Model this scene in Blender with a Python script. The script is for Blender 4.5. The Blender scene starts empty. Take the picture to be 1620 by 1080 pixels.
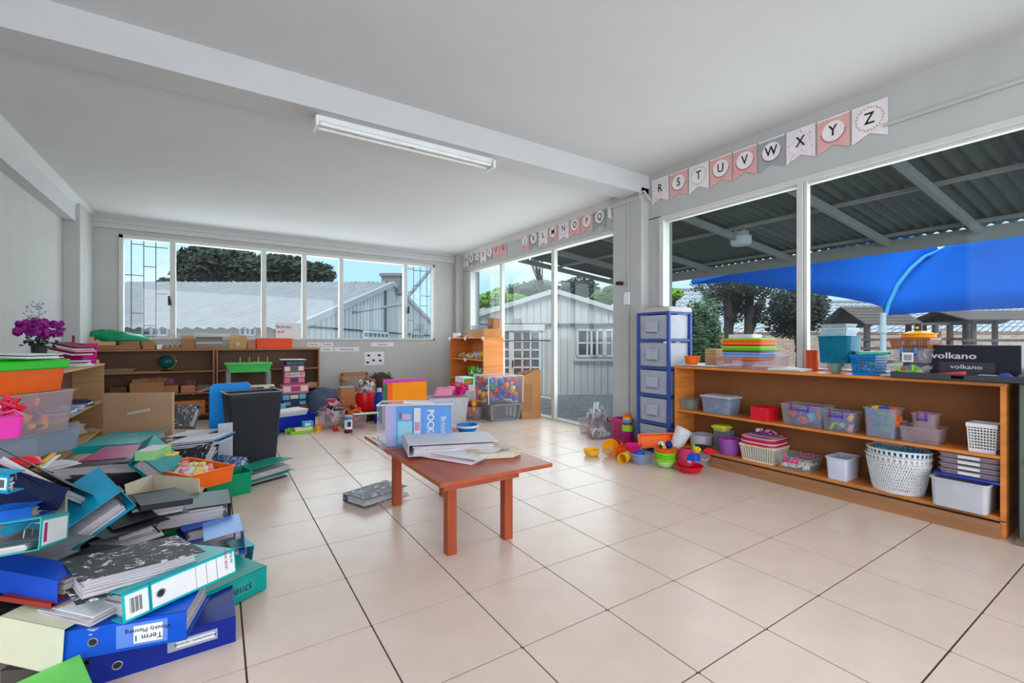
import bpy, bmesh, math, random
from mathutils import Vector, Matrix, Euler
random.seed(7)
SC = bpy.context.scene
COL = SC.collection
PI = math.pi
# ---------------------------------------------------------------- camera
CH = 1.175; FPX = 719.75; YAW = .5743
cam_d = bpy.data.cameras.new('camera'); cam = bpy.data.objects.new('camera', cam_d); COL.objects.link(cam)
cam.location = (0, 0, CH); cam.rotation_euler = (PI/2, 0, -YAW)
cam_d.sensor_width = 36; cam_d.lens = FPX/1620*36; cam_d.shift_y = .5/1620; cam_d.clip_start = .05; cam_d.clip_end = 400
SC.camera = cam
# ---------------------------------------------------------------- view, sky, lights
SC.view_settings.view_transform = 'Standard'; SC.view_settings.look = 'None'
SC.view_settings.gamma = 1; SC.view_settings.use_curve_mapping = False
SC.view_settings.exposure = 0.0
W = bpy.data.worlds.new('sky'); SC.world = W; W.use_nodes = True
nt = W.node_tree; nt.nodes.clear()
def N(t, kind, **kw):
    n = t.nodes.new(kind)
    for k, v in kw.items():
        if k[0] == '_': setattr(n, k[1:], v)
        else: n.inputs[k.replace('__', ' ')].default_value = v
    return n
wo = N(nt, 'ShaderNodeOutputWorld'); bg = N(nt, 'ShaderNodeBackground', Strength=1.85)
tc = N(nt, 'ShaderNodeTexCoord'); mp = N(nt, 'ShaderNodeMapping'); mp.inputs['Scale'].default_value = (1, 1, 2.4)
mp.inputs['Location'].default_value = (.35, .1, .2)
nz = N(nt, 'ShaderNodeTexNoise', Scale=2.2, Detail=6.0, Roughness=.55)
cr = N(nt, 'ShaderNodeValToRGB')
cr.color_ramp.elements[0].position = .44; cr.color_ramp.elements[0].color = (.40, .64, .86, 1)
cr.color_ramp.elements[1].position = .62; cr.color_ramp.elements[1].color = (.84, .87, .91, 1)
nt.links.new(tc.outputs['Generated'], mp.inputs[0]); nt.links.new(mp.outputs[0], nz.inputs['Vector'])
nt.links.new(nz.outputs[0], cr.inputs[0]); nt.links.new(cr.outputs[0], bg.inputs[0]); nt.links.new(bg.outputs[0], wo.inputs[0])
sd = bpy.data.lights.new('sun', 'SUN'); sd.energy = 2.2; sd.angle = math.radians(25); sd.color = (1, .97, .92)
sun = bpy.data.objects.new('sun', sd); COL.objects.link(sun); sun.rotation_euler = Euler((math.radians(28), math.radians(-22), 0))
XWL = 4.42
def area(name, loc, rot, sx, sy, e, col=(1, 1, 1)):
    d = bpy.data.lights.new(name, 'AREA'); d.shape = 'RECTANGLE'; d.size = sx; d.size_y = sy; d.energy = e; d.color = col
    o = bpy.data.objects.new(name, d); COL.objects.link(o); o.location = loc; o.rotation_euler = rot; return o
# unseen area lamp added behind the camera as fill to brighten the room
area('daylight_behind', (0.8, -3.2, 1.7), (math.radians(95), 0, math.radians(-8)), 7, 2.6, 205, (1, .985, .97))
# daylight entering through the panes: right window, sliding doors, back window
area('daylight_right', (XWL, 1.9, 1.75), (math.radians(90), 0, math.radians(90)), 2.9, 1.5, 50, (.96, .98, 1))
area('daylight_doors', (XWL, 6.1, 1.4), (math.radians(90), 0, math.radians(90)), 3.8, 2.2, 105, (.96, .98, 1))
area('daylight_back', (1.2, 8.75, 1.95), (math.radians(-90), 0, 0), 4.6, 1.4, 95, (.96, .98, 1))
# ---------------------------------------------------------------- pixel to place
cY, sY = math.cos(YAW), math.sin(YAW)
def ray(u, v):
    a = (u-810)/FPX; b = -(v-540.5)/FPX
    return Vector((a*cY+sY, -a*sY+cY, b))
def atZ(u, v, z): r = ray(u, v); return Vector((0, 0, CH))+r*((z-CH)/r.z)
def atX(u, v, x): r = ray(u, v); return Vector((0, 0, CH))+r*(x/r.x)
def atY(u, v, y): r = ray(u, v); return Vector((0, 0, CH))+r*(y/r.y)
def atD(u, v, d): return Vector((0, 0, CH))+ray(u, v)*d
# ---------------------------------------------------------------- materials
def lin(c):
    return tuple(((x/255/12.92) if x/255 <= .04045 else ((x/255+.055)/1.055)**2.4) for x in c)+(1,)
MATS = {}
def mat(name, c, rough=.55, metal=0., var=.06, scale=9., bump=0., clear=0., tint=None, grain=None, spec=.25, emit=0, splat=None):
    if name in MATS: return MATS[name]
    m = bpy.data.materials.new(name); m.use_nodes = True; t = m.node_tree
    p = t.nodes['Principled BSDF']; out = t.nodes['Material Output']
    p.inputs['Roughness'].default_value = rough; p.inputs['Metallic'].default_value = metal
    p.inputs['Specular IOR Level'].default_value = spec
    base = lin(c)
    tcn = N(t, 'ShaderNodeTexCoord')
    mpn = N(t, 'ShaderNodeMapping'); t.links.new(tcn.outputs['Object'], mpn.inputs[0])
    if grain: mpn.inputs['Scale'].default_value = grain
    n = N(t, 'ShaderNodeTexNoise', Scale=scale, Detail=4.0, Roughness=.6); t.links.new(mpn.outputs[0], n.inputs['Vector'])
    r = N(t, 'ShaderNodeValToRGB')
    r.color_ramp.elements[0].position = .3; r.color_ramp.elements[1].position = .7
    r.color_ramp.elements[0].color = tuple(max(0, x*(1-var)) for x in base[:3])+(1,)
    r.color_ramp.elements[1].color = tuple(min(1, x*(1+var)) for x in base[:3])+(1,)
    t.links.new(n.outputs[0], r.inputs[0]); colout = r.outputs[0]
    if splat:      # splatter print: (colour, scale, threshold)
        sc, ss, th = splat
        n2 = N(t, 'ShaderNodeTexNoise', Scale=ss, Detail=6.0, Roughness=.75, Distortion=1.2); t.links.new(tcn.outputs['Object'], n2.inputs['Vector'])
        r2 = N(t, 'ShaderNodeValToRGB'); r2.color_ramp.interpolation = 'CONSTANT'
        r2.color_ramp.elements[0].color = (0, 0, 0, 1); r2.color_ramp.elements[1].position = th; r2.color_ramp.elements[1].color = (1, 1, 1, 1)
        t.links.new(n2.outputs[0], r2.inputs[0])
        mx = N(t, 'ShaderNodeMix'); mx.data_type = 'RGBA'
        t.links.new(r2.outputs[0], mx.inputs[0]); t.links.new(colout, mx.inputs[6]); mx.inputs[7].default_value = lin(sc)
        colout = mx.outputs[2]
    t.links.new(colout, p.inputs['Base Color'])
    if bump:
        bn = N(t, 'ShaderNodeBump', Strength=bump, Distance=.01)
        t.links.new(n.outputs[0], bn.inputs['Height']); t.links.new(bn.outputs[0], p.inputs['Normal'])
    if emit:
        p.inputs['Emission Color'].default_value = base; p.inputs['Emission Strength'].default_value = emit
    if clear:
        tr = N(t, 'ShaderNodeBsdfTransparent'); tr.inputs[0].default_value = lin(tint) if tint else (1, 1, 1, 1)
        ms = N(t, 'ShaderNodeMixShader'); ms.inputs[0].default_value = clear
        t.links.new(p.outputs[0], ms.inputs[1]); t.links.new(tr.outputs[0], ms.inputs[2]); t.links.new(ms.outputs[0], out.inputs[0])
    m.diffuse_color = base; MATS[name] = m; return m
def glassmat(name, refl=.07, tint=(235, 240, 240)):
    m = bpy.data.materials.new(name); m.use_nodes = True; t = m.node_tree; t.nodes.clear()
    out = N(t, 'ShaderNodeOutputMaterial'); tr = N(t, 'ShaderNodeBsdfTransparent'); tr.inputs[0].default_value = lin(tint)
    g = N(t, 'ShaderNodeBsdfGlossy'); g.inputs['Roughness'].default_value = .02; g.inputs[0].default_value = (.9, .9, .9, 1)
    ms = N(t, 'ShaderNodeMixShader'); lw = N(t, 'ShaderNodeLayerWeight', Blend=.5); pw = N(t, 'ShaderNodeMath', _operation='POWER'); pw.inputs[1].default_value = 4.0; mu = N(t, 'ShaderNodeMath', _operation='MULTIPLY_ADD'); mu.inputs[1].default_value = .35; mu.inputs[2].default_value = refl*.3
    t.links.new(lw.outputs['Facing'], pw.inputs[0]); t.links.new(pw.outputs[0], mu.inputs[0]); t.links.new(mu.outputs[0], ms.inputs[0]); t.links.new(tr.outputs[0], ms.inputs[1]); t.links.new(g.outputs[0], ms.inputs[2]); t.links.new(ms.outputs[0], out.inputs[0])
    MATS[name] = m; return m
# ---------------------------------------------------------------- mesh building
def uvec(*a): return Vector(a[:3])
class B:
    """collects shapes, builds them as ONE mesh object; M = current transform; mi = current material slot"""
    def __init__(s, M=None): s.v = []; s.f = []; s.mi = []; s.M = M or Matrix(); s.k = 0
    def add(s, vs, fs):
        o = len(s.v); s.v += [s.M @ Vector(p) for p in vs]; s.f += [tuple(i+o for i in f) for f in fs]; s.mi += [s.k]*len(fs); return s
    def box(s, x0, y0, z0, x1, y1, z1):
        return s.add([(x0,y0,z0),(x1,y0,z0),(x1,y1,z0),(x0,y1,z0),(x0,y0,z1),(x1,y0,z1),(x1,y1,z1),(x0,y1,z1)],
            [(0,3,2,1),(4,5,6,7),(0,1,5,4),(1,2,6,5),(2,3,7,6),(3,0,4,7)])
    def cbox(s, cx, cy, cz, sx, sy, sz): return s.box(cx-sx/2, cy-sy/2, cz-sz/2, cx+sx/2, cy+sy/2, cz+sz/2)
    def prism(s, poly, h0, h1, axis='z'):
        n = len(poly)
        def P(a, b, h): return {'z': (a, b, h), 'y': (a, h, b), 'x': (h, a, b)}[axis]
        vs = [P(a, b, h0) for a, b in poly]+[P(a, b, h1) for a, b in poly]
        return s.add(vs, [tuple(range(n))[::-1], tuple(range(n, 2*n))]+[(i, (i+1) % n, n+(i+1) % n, n+i) for i in range(n)])
    def loft(s, rings, cap=True, close=True):
        n = len(rings[0]); vs = [p for r in rings for p in r]; fs = []
        for k in range(len(rings)-1):
            for i in range(n if close else n-1):
                a = k*n+i; b = k*n+(i+1) % n; fs.append((a, b, b+n, a+n))
        if cap: fs += [tuple(range(n))[::-1], tuple(range((len(rings)-1)*n, len(rings)*n))]
        return s.add(vs, fs)
    def lathe(s, prof, n=20, cap=True, sx=1, sy=1, c=(0, 0)):
        return s.loft([[(c[0]+r*sx*math.cos(2*PI*i/n), c[1]+r*sy*math.sin(2*PI*i/n), z) for i in range(n)] for r, z in prof], cap)
    def cyl(s, p, q, r, n=10, r2=None):
        p = Vector(p); q = Vector(q); d = (q-p).normalized(); a = d.orthogonal().normalized(); b = d.cross(a)
        r2 = r if r2 is None else r2
        return s.loft([[p+(a*math.cos(2*PI*i/n)+b*math.sin(2*PI*i/n))*r for i in range(n)], [q+(a*math.cos(2*PI*i/n)+b*math.sin(2*PI*i/n))*r2 for i in range(n)]])
    def tube(s, pts, r, n=6):
        pts = [Vector(p) for p in pts]; rings = []; a = None
        for i, p in enumerate(pts):
            d = (pts[min(i+1, len(pts)-1)]-pts[max(i-1, 0)]).normalized()
            if a is None: a = d.orthogonal().normalized()
            a = (a-d*a.dot(d)).normalized(); b = d.cross(a)
            rings.append([p+(a*math.cos(2*PI*k/n)+b*math.sin(2*PI*k/n))*r for k in range(n)])
        return s.loft(rings)
    def ball(s, c, r, n=10, m=6, sc=(1, 1, 1)):
        c = Vector(c); vs = [c+Vector((0, 0, -r*sc[2]))]; fs = []
        for j in range(1, m):
            t = -PI/2+PI*j/m
            for i in range(n): vs.append(c+Vector((r*sc[0]*math.cos(t)*math.cos(2*PI*i/n), r*sc[1]*math.cos(t)*math.sin(2*PI*i/n), r*sc[2]*math.sin(t))))
        vs.append(c+Vector((0, 0, r*sc[2]))); L = len(vs)-1
        for i in range(n):
            fs.append((0, 1+(i+1) % n, 1+i)); fs.append((L, L-n+i, L-n+(i+1) % n))
            for j in range(m-2):
                a = 1+j*n+i; b = 1+j*n+(i+1) % n; fs.append((a, b, b+n, a+n))
        return s.add(vs, fs)
    def slab(s, quad, t):
        """4+ corner points (3D) thickened by t along their normal"""
        q = [Vector(p) for p in quad]; n = (q[1]-q[0]).cross(q[2]-q[0]).normalized()*t; k = len(q)
        return s.add(q+[p+n for p in q], [tuple(range(k))[::-1], tuple(range(k, 2*k))]+[(i, (i+1) % k, k+(i+1) % k, k+i) for i in range(k)])
    def shell(s, outer, t=.003, floor=.004):
        """open tub: outer = list of (half_x, half_y, z, corner_r) rings from bottom up, given a wall thickness"""
        def rr(hx, hy, z, r, n=4):
            r = min(r, hx*.98, hy*.98); pts = []
            for cx, cy, a0 in ((hx-r, hy-r, 0), (-hx+r, hy-r, PI/2), (-hx+r, -hy+r, PI), (hx-r, -hy+r, 1.5*PI)):
                for i in range(n+1):
                    a = a0+PI/2*i/n; pts.append((cx+r*math.cos(a), cy+r*math.sin(a), z))
            return pts
        R = [rr(*o) for o in outer]; I = [rr(hx-t, hy-t, z, max(r-t, .001)) for hx, hy, z, r in outer]; I[0] = [(x, y, z+floor) for x, y, z in I[0]]
        return s.loft(R+I[::-1])
    def rbox(s, hx, hy, z0, z1, r=.01, c=(0, 0), n=4, hx2=None, hy2=None):
        def rr(hx, hy, z, r):
            pts = []
            for cx, cy, a0 in ((hx-r, hy-r, 0), (-hx+r, hy-r, PI/2), (-hx+r, -hy+r, PI), (hx-r, -hy+r, 1.5*PI)):
                for i in range(n+1):
                    a = a0+PI/2*i/n; pts.append((c[0]+cx+r*math.cos(a), c[1]+cy+r*math.sin(a), z))
            return pts
        return s.loft([rr(hx, hy, z0, r), rr(hx2 or hx, hy2 or hy, z1, r)])
    def build(s, name, m, parent=None, label=None, smooth=False, bevel=0, kind=None, loc=None, rot=None):
        me = bpy.data.meshes.new(name); me.from_pydata([tuple(p) for p in s.v], [], s.f)
        ms = m if isinstance(m, (list, tuple)) else [m]
        for x in ms: me.materials.append(x)
        if len(ms) > 1: me.polygons.foreach_set('material_index', s.mi)
        bm = bmesh.new(); bm.from_mesh(me); bmesh.ops.recalc_face_normals(bm, faces=bm.faces); bm.to_mesh(me); bm.free()
        if smooth:
            me.polygons.foreach_set('use_smooth', [True]*len(me.polygons))
            if smooth is True: me.set_sharp_from_angle(angle=math.radians(38))
        me.update()
        o = bpy.data.objects.new(name, me); COL.objects.link(o)
        if parent: o.parent = parent
        if loc: o.location = loc
        if rot: o.rotation_euler = rot
        if label: o['label'] = label
        if kind: o['kind'] = kind
        if bevel:
            b = o.modifiers.new('bevel', 'BEVEL'); b.width = bevel; b.segments = 2; b.limit_method = 'ANGLE'
        return o
def tag(o, label, cat, group=None, kind=None):
    o['label'] = label; o['category'] = cat
    if group: o['group'] = group
    if kind: o['kind'] = kind
    return o
def thing(name, label, cat, loc=(0, 0, 0), rz=0, group=None, rot=None):
    o = bpy.data.objects.new(name, None); COL.objects.link(o); o.empty_display_size = .05
    o.location = loc; o.rotation_euler = rot if rot else (0, 0, rz)
    return tag(o, label, cat, group)
def struct(o): o['kind'] = 'structure'; return o
def clone(me_obj, parent, loc, rot=None, name=None):
    o = me_obj.copy(); COL.objects.link(o); o.parent = parent; o.location = loc
    if rot: o.rotation_euler = rot
    return o
def copy_tree(o, parent=None):
    c = o.copy(); COL.objects.link(c); c.parent = parent
    for ch in list(o.children): copy_tree(ch, c)
    return c
FONT = {}
def text(s, size, m, parent, loc, rot, name='lettering', thick=.0006, align='CENTER', sx=1, bold=0.):
    cu = bpy.data.curves.new(name, 'FONT'); cu.body = s; cu.size = size; cu.align_x = align; cu.align_y = 'CENTER'; cu.extrude = thick; cu.offset = bold; cu.resolution_u = 3
    tmp = bpy.data.objects.new('tmp', cu); COL.objects.link(tmp)
    dg = bpy.context.evaluated_depsgraph_get(); me = bpy.data.meshes.new_from_object(tmp.evaluated_get(dg))
    bpy.data.objects.remove(tmp); bpy.data.curves.remove(cu)
    me.materials.clear(); me.materials.append(m)
    o = bpy.data.objects.new(name, me); COL.objects.link(o); o.parent = parent; o.location = loc; o.rotation_euler = rot; o.scale = (sx, 1, 1)
    return o
# ================================================================ SETTING
m_wall = mat('wall_paint', (186, 186, 184), .85, var=.04, scale=3, bump=.15)
m_ceil = mat('ceiling_paint', (208, 208, 208), .9, var=.02, scale=2)
m_beam = mat('beam_paint', (196, 196, 196), .85, var=.03, scale=3)
m_frame = mat('white_frame', (205, 205, 200), .5, var=.04)
m_grout = mat('grout', (92, 78, 68), .9, var=.25, scale=3)
m_tile = mat('floor_tile', (222, 199, 184), .28, var=.045, scale=5, spec=.35)
m_glass = glassmat('window_glass')
T = .45
XW = 4.25; YB = 8.55; XL = -1.62; ZC = 2.96; ZN = 3.12; YBM = 3.61
JX = [(j+1.1905)*T for j in range(-7, 10)]          # grout lines running away from the camera
IY = [(8.2218-i)*T for i in range(-11, 17)]
# floor: a grout bed and single tiles
fl = struct(B().box(XL-.1, -.7, -.12, XW+.02, YB+.1, -.006).build('floor', m_grout))
g = .0035
tile = None; nt_ = 0
for i in range(len(JX)-1):
    for k in range(len(IY)-1):
        x0, x1, y1, y0 = JX[i], JX[i+1], IY[k], IY[k+1]
        if y0 < -.6 or (y0 < .1 and x0 < .8) or y1 > YB+.5: continue
        x0c, x1c, y1c = max(x0, XL), min(x1, XW), min(y1, YB)
        if x1c-x0c < .05 or y1c-y0 < .03: continue
        # skip what the frame never shows (near left)
        if x1 < -1.15*(y0+.5)-.2: continue
        full = (x0c == x0 and x1c == x1 and y1c == y1)
        if full:
            if tile is None:
                tile = B().rbox(T/2-g, T/2-g, -.0055, 0, r=.004, n=1).build('tile', m_tile, fl); o = tile
            else:
                o = tile.copy(); COL.objects.link(o)
            o.location = ((x0+x1)/2, (y0+y1)/2, random.uniform(-.0004, 0))
        else:
            B().box(x0c+g, y0+g, -.0055, x1c-g, y1c-g, 0).build('tile', m_tile, fl)
        nt_ += 1
print('tiles', nt_)
# ceilings and beams
struct(B().box(XL-.2, -3.5, ZN, XW+.25, YBM+.02, ZN+.12).build('ceiling', m_ceil))
struct(B().box(XL-.2, YBM+.28, ZC, XW+.25, YB+.25, ZC+.12).build('ceiling', m_ceil))
struct(B().box(XL-.2, YBM, 2.90, XW+.05, YBM+.285, ZN+.05).build('trim_1', m_beam))
struct(B().prism([(1.40, 0), (3.12, 0), (3.12, .004), (1.40, .004)], 2.09, 2.135).build('trim_2', m_ceil, loc=(0, 0, ZN-.003)))
bpy.data.objects['trim_2'].location = (0, 0, ZN-.004)
# left wall, its beam, cornice and pilaster
struct(B().box(XL-.2, 2.2, 0, XL, YB+.2, 3.1).build('wall_left', m_wall))
struct(B().box(XL, 3.7, 2.69, -1.50, YB, 2.98).build('trim_3', m_beam))
struct(B().prism([(-1.50, 2.90), (-1.43, ZC), (-1.50, ZC)], 3.9, YB, 'y').build('trim_4', m_ceil))
struct(B().box(XL, 7.8, 0, -1.46, YB, 2.96).build('trim_5', m_wall, bevel=.004))
# back wall with its wide window
WX0, WX1, WZ0, WZ1 = -1.19, 3.67, 1.207, 2.72
bw = B()
bw.box(XL-.2, YB, 0, XW+.2, YB+.2, WZ0); bw.box(XL-.2, YB, WZ1, XW+.2, YB+.2, 3.1)
bw.box(XL-.2, YB, WZ0, WX0, YB+.2, WZ1); bw.box(WX1, YB, WZ0, XW+.2, YB+.2, WZ1)
struct(bw.build('wall_back', m_wall))
struct(B().box(-1.46, YB-.05, 2.79, XW, YB, 2.96).build('trim_6', m_beam))
struct(B().box(-1.46, YB-.09, 2.86, XW, YB, 2.885).build('trim_7', m_beam))
struct(B().box(4.09, YB-.13, 0, XW, YB, 2.96).build('trim_8', m_wall))
struct(B().box(3.72, YB-.012, 1.02, 4.09, YB, 1.04).build('trim_9', m_wall))
struct(B().prism([(YB-.05, 2.92), (YB-.11, ZC), (YB-.05, ZC)], -1.46, XW, 'x').build('trim_10', m_ceil))
# window 1
w1 = struct(B().box(WX0, YB-.02, WZ0, WX0+.05, YB+.1, WZ1).box(WX1-.04, YB-.02, WZ0, WX1, YB+.1, WZ1).box(WX0, YB-.02, WZ1-.05, WX1, YB+.1, WZ1).box(WX0, YB-.02, WZ0, WX1, YB+.1, WZ0+.035).build('window_1', m_frame, bevel=.003))
mulls = [atY(273.5, 450, YB).x, atY(417.5, 450, YB).x, atY(481.5, 450, YB).x, atY(540, 450, YB).x, atY(641.5, 450, YB).x]
edges = [WX0+.05]+[x for x in mulls]+[WX1-.04]
for k, x in enumerate(mulls):
    B().box(x-.035, YB-.015, WZ0+.03, x+.035, YB+.09, WZ1-.04).build('mullion', m_frame, w1, bevel=.003)
for a, b in zip(edges[:-1], edges[1:]):
    B().box(a, YB+.045, WZ0+.03, b, YB+.049, WZ1-.04).build('pane', m_glass, w1)
m_hw = mat('dark_metal', (45, 45, 47), .4, .6)
for x, s in ((mulls[0]-.045, -1), (mulls[4]+.05, 1)):
    B().box(x-.012, YB-.05, 1.72, x+.012, YB-.015, 1.86).tube([(x, YB-.05, 1.83), (x-.02*s, YB-.07, 1.79), (x-.03*s, YB-.07, 1.72)], .009).build('window_handle', m_hw, w1)
m_bar = mat('burglar_bar', (70, 70, 74), .5, .5)
def bars(xa, xb, off):
    b = B(); n = 4; xs = [xa+(xb-xa)*(k+.5)/n for k in range(n)]; y = YB+.13
    for k, x in enumerate(xs):
        if k < n-1 or off: b.cyl((x, y, WZ0), (x, y, WZ1), .006, 6)
    for z, k0, k1 in ((2.62, 0, 1), (2.6, 1, 3), (2.3, 1, 2), (2.16, -1, 1), (2.1, 2, 4), (1.6, 0, 1), (1.42, 1, 2), (1.22, -1, 4), (1.9, 2, 3)):
        a = xa if k0 < 0 else xs[k0] if k0 < n else xb; c = xb if k1 >= n else xs[k1]
        b.cyl((a, y, z), (c, y, z), .006, 6)
    return b
bars(edges[0], edges[1], 0).build('burglar_bars', m_bar, w1)
bars(edges[5], edges[6], 1).build('burglar_bars', m_bar, w1)
# right wall: header, column, sill
struct(B().box(XW, .1, 2.60, XW+.2, YBM, ZN).box(XW, YBM, 2.60, XW+.2, YB+.2, 3.05).box(XW, .1, 0, XW+.2, 3.46, .93).box(XW, 3.44, 0, XW+.2, 4.12, 2.61).box(XW, 8.09, 0, XW+.2, YB+.2, 2.61).build('wall_right', m_wall))
struct(B().box(4.12, YBM, 0, XW, 4.06, 2.97).build('trim_11', m_wall, bevel=.004))
struct(B().box(XW-.022, .1, 2.80, XW, 1.36, 2.825).build('trim_12', m_wall))
struct(B().prism([(XW, 2.90), (XW-.07, ZC), (XW, ZC)], YBM+.28, YB, 'y').build('trim_13', m_ceil))
# window 2: near bay, big fixed panes
w2 = struct(B().box(XW-.01, .1, 2.555, XW+.1, 3.46, 2.60).box(XW-.01, 3.40, .93, XW+.1, 3.46, 2.56).box(XW-.03, .1, .90, XW+.1, 3.46, .95).box(XW+.02, .1, 2.53, XW+.07, 3.40, 2.556).build('window_2', m_frame, bevel=.003))
B().box(XW-.01, 1.935, .94, XW+.09, 1.985, 2.56).build('mullion', m_frame, w2, bevel=.004)
B().box(XW+.0, 1.905, .94, XW+.06, 1.930, 2.56).build('mullion', m_frame, w2)
B().box(XW-.02, 3.425, 2.2, XW-.005, 3.45, 2.5).build('hinge', m_frame, w2)
for a, b in ((.1, 1.91), (1.985, 3.40)):
    B().box(XW+.045, a, .94, XW+.05, b, 2.55).build('pane', m_glass, w2)
# door 1: sliding glass doors to the floor, far bay
d1 = struct(B().box(XW-.01, 4.06, 2.56, XW+.1, 8.13, 2.605).box(XW-.01, 8.08, 0, XW+.1, 8.13, 2.57).box(XW-.02, 4.06, -.003, XW+.13, 8.13, .022).build('door_1', m_frame, bevel=.002))
for y in (6.93, 5.43):
    B().box(XW-.005, y-.035, .02, XW+.06, y+.035, 2.57).build('mullion', m_frame, d1, bevel=.003)
for a, b in ((4.06, 5.40), (5.46, 6.90), (6.96, 8.09)):
    B().box(XW+.045, a, .02, XW+.05, b, 2.56).build('pane', m_glass, d1)
B().box(XW-.05, 5.46, 1.185, XW-.02, 6.88, 1.20).build('security_bar', m_hw, d1)
B().box(XW-.03, 5.47, .30, XW-.005, 6.2, .325).build('door_rail', m_frame, d1)
# ================================================================ OUTSIDE
m_pave = bpy.data.materials.new('brick_paving'); m_pave.use_nodes = True
def brickmat(m, c1, c2, mo, scale, mort=.02, ratio=.5, rough=.8, coord='Object', mapr=None):
    t = m.node_tree; p = t.nodes['Principled BSDF']; p.inputs['Roughness'].default_value = rough
    tcn = N(t, 'ShaderNodeTexCoord'); mpn = N(t, 'ShaderNodeMapping'); t.links.new(tcn.outputs[coord], mpn.inputs[0])
    if mapr: mpn.inputs['Rotation'].default_value = mapr
    b = N(t, 'ShaderNodeTexBrick', Scale=scale); b.inputs['Color1'].default_value = lin(c1); b.inputs['Color2'].default_value = lin(c2); b.inputs['Mortar'].default_value = lin(mo)
    b.inputs['Mortar Size'].default_value = mort; b.inputs['Brick Width'].default_value = .5; b.inputs['Row Height'].default_value = .5*ratio
    t.links.new(mpn.outputs[0], b.inputs['Vector']); t.links.new(b.outputs[0], p.inputs['Base Color'])
    return m
brickmat(m_pave, (150, 148, 150), (176, 172, 174), (120, 118, 118), 2.4, ratio=.5)
struct(B().box(-40, -6, -.3, 60, 70, -.10).build('ground', m_pave))
m_corr = mat('roof_sheet', (160, 158, 160), .7, var=.14, scale=2.5, grain=(1, .15, 1), spec=.2)
m_siding = mat('grey_siding', (214, 212, 210), .8, var=.05, scale=4, grain=(4, 4, .3))
m_dark = mat('dark_gap', (60, 62, 66), .8)
m_winw = mat('white_joinery', (228, 228, 230), .5, var=.03)
m_pane = mat('dark_pane', (84, 88, 94), .12, var=.3, scale=3, spec=.7)
def corr(P0, P1, P2, P3, pitch, amp, thick=0):
    """corrugated sheet: ridges run P0->P3 ; P0->P1 is across"""
    P0, P1, P2, P3 = map(Vector, (P0, P1, P2, P3)); n = (P1-P0).cross(P3-P0).normalized()
    L = (P1-P0).length; k = max(8, int(L/pitch)*8); b = B(); r0 = []; r1 = []
    for i in range(k+1):
        t = i/k; off = n*amp*math.sin(i*PI/4)
        r0.append(P0.lerp(P1, t)+off); r1.append(P3.lerp(P2, t)+off)
    return b.loft([r0, r1], cap=False, close=False)
def cw(a, d, z=0):  # camera-aligned frame: a to the right, d straight ahead
    return Vector((a*cY+d*sY, -a*sY+d*cY, z))
def frameZ():  # matrix of that frame (x right, y ahead)
    return Matrix.Rotation(-YAW, 4, 'Z')
# --- long farm-style building seen through the back window
bd = thing('long_building', 'long grey building with corrugated metal roof and grey gable beyond the back window', 'building', (0, 0, 0), -YAW)
A_ = 7.0
GL, GA, GR = 2.03*A_, 3.79*A_, 5.67*A_
def ZR(v, d): return CH+(540.5-v)/FPX*d
zE, zA, zR = ZR(515, GL), ZR(446, GA), ZR(511, GR)
xg = -A_; xl = -(810-120)/FPX*GL-12
corr((xg+.15, GL-.25, zE-.08), (xl-14, GL-.25, zE-.08), (xl-14, GA, zA), (xg+.15, GA, zA), .36, .035).build('roof_sheeting', m_corr, bd, smooth=2)
corr((xg+.15, GA, zA), (xl-14, GA, zA), (xl-14, GR+.5, zR), (xg+.15, GR+.5, zR), .26, .03).build('roof_sheeting', m_corr, bd, smooth=2)
B().prism([(GL, -.2), (GR, -.2), (GR, zR-.1), (GA, zA-.12), (GL, zE-.12)], xg-.12, xg, 'x').build('gable_wall', m_siding, bd)
B().box(xl-14, GL+.2, -.2, xg, GL+.35, zE-.05).build('wall', mat('olive_wall', (150, 148, 140), .85), bd)
bb = B()
for i in range(46):
    y = GL+.5+i*.48
    if y > GR: break
    zt = (zE+(zA-zE)*(y-GL)/(GA-GL) if y < GA else zA+(zR-zA)*(y-GA)/(GR-GA))-.2
    bb.box(xg, y, 0, xg+.03, y+.04, zt)
bb.build('cover_strips', mat('siding_batten', (196, 195, 195), .8), bd, kind='stuff')
b = B(); 
for (y0, z0, y1, z1) in ((GL-.3, zE-.1, GA, zA), (GA, zA, GR+.5, zR)):
    b.prism([(y0, z0-.22), (y1, z1-.22), (y1, z1+.03), (y0, z0+.03)], xg+.02, xg+.18, 'x')
b.build('barge_board', mat('barge_grey', (190, 189, 188), .7), bd)
zb_ = ZR(507, 720*A_/315)
B().box(xg, GL+.4, zE-.02, xg+.05, GR, zE+.05).build('belt_strip', m_dark, bd)
B().box(xg, 24.9, zE+.05, xg+.12, 25.05, zA-.6).build('downpipe', mat('siding_edge', (120, 122, 126), .8), bd)
xch = -(810-620)/FPX*27.5
B().box(xch-.55, 27.2, zA-.6, xch+.55, 28.2, zA+.55).box(xch-.65, 27.1, zA+.45, xch+.65, 28.3, zA+.62).build('chimney', mat('chimney_brick', (150, 140, 138), .9, var=.2), bd)
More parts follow.
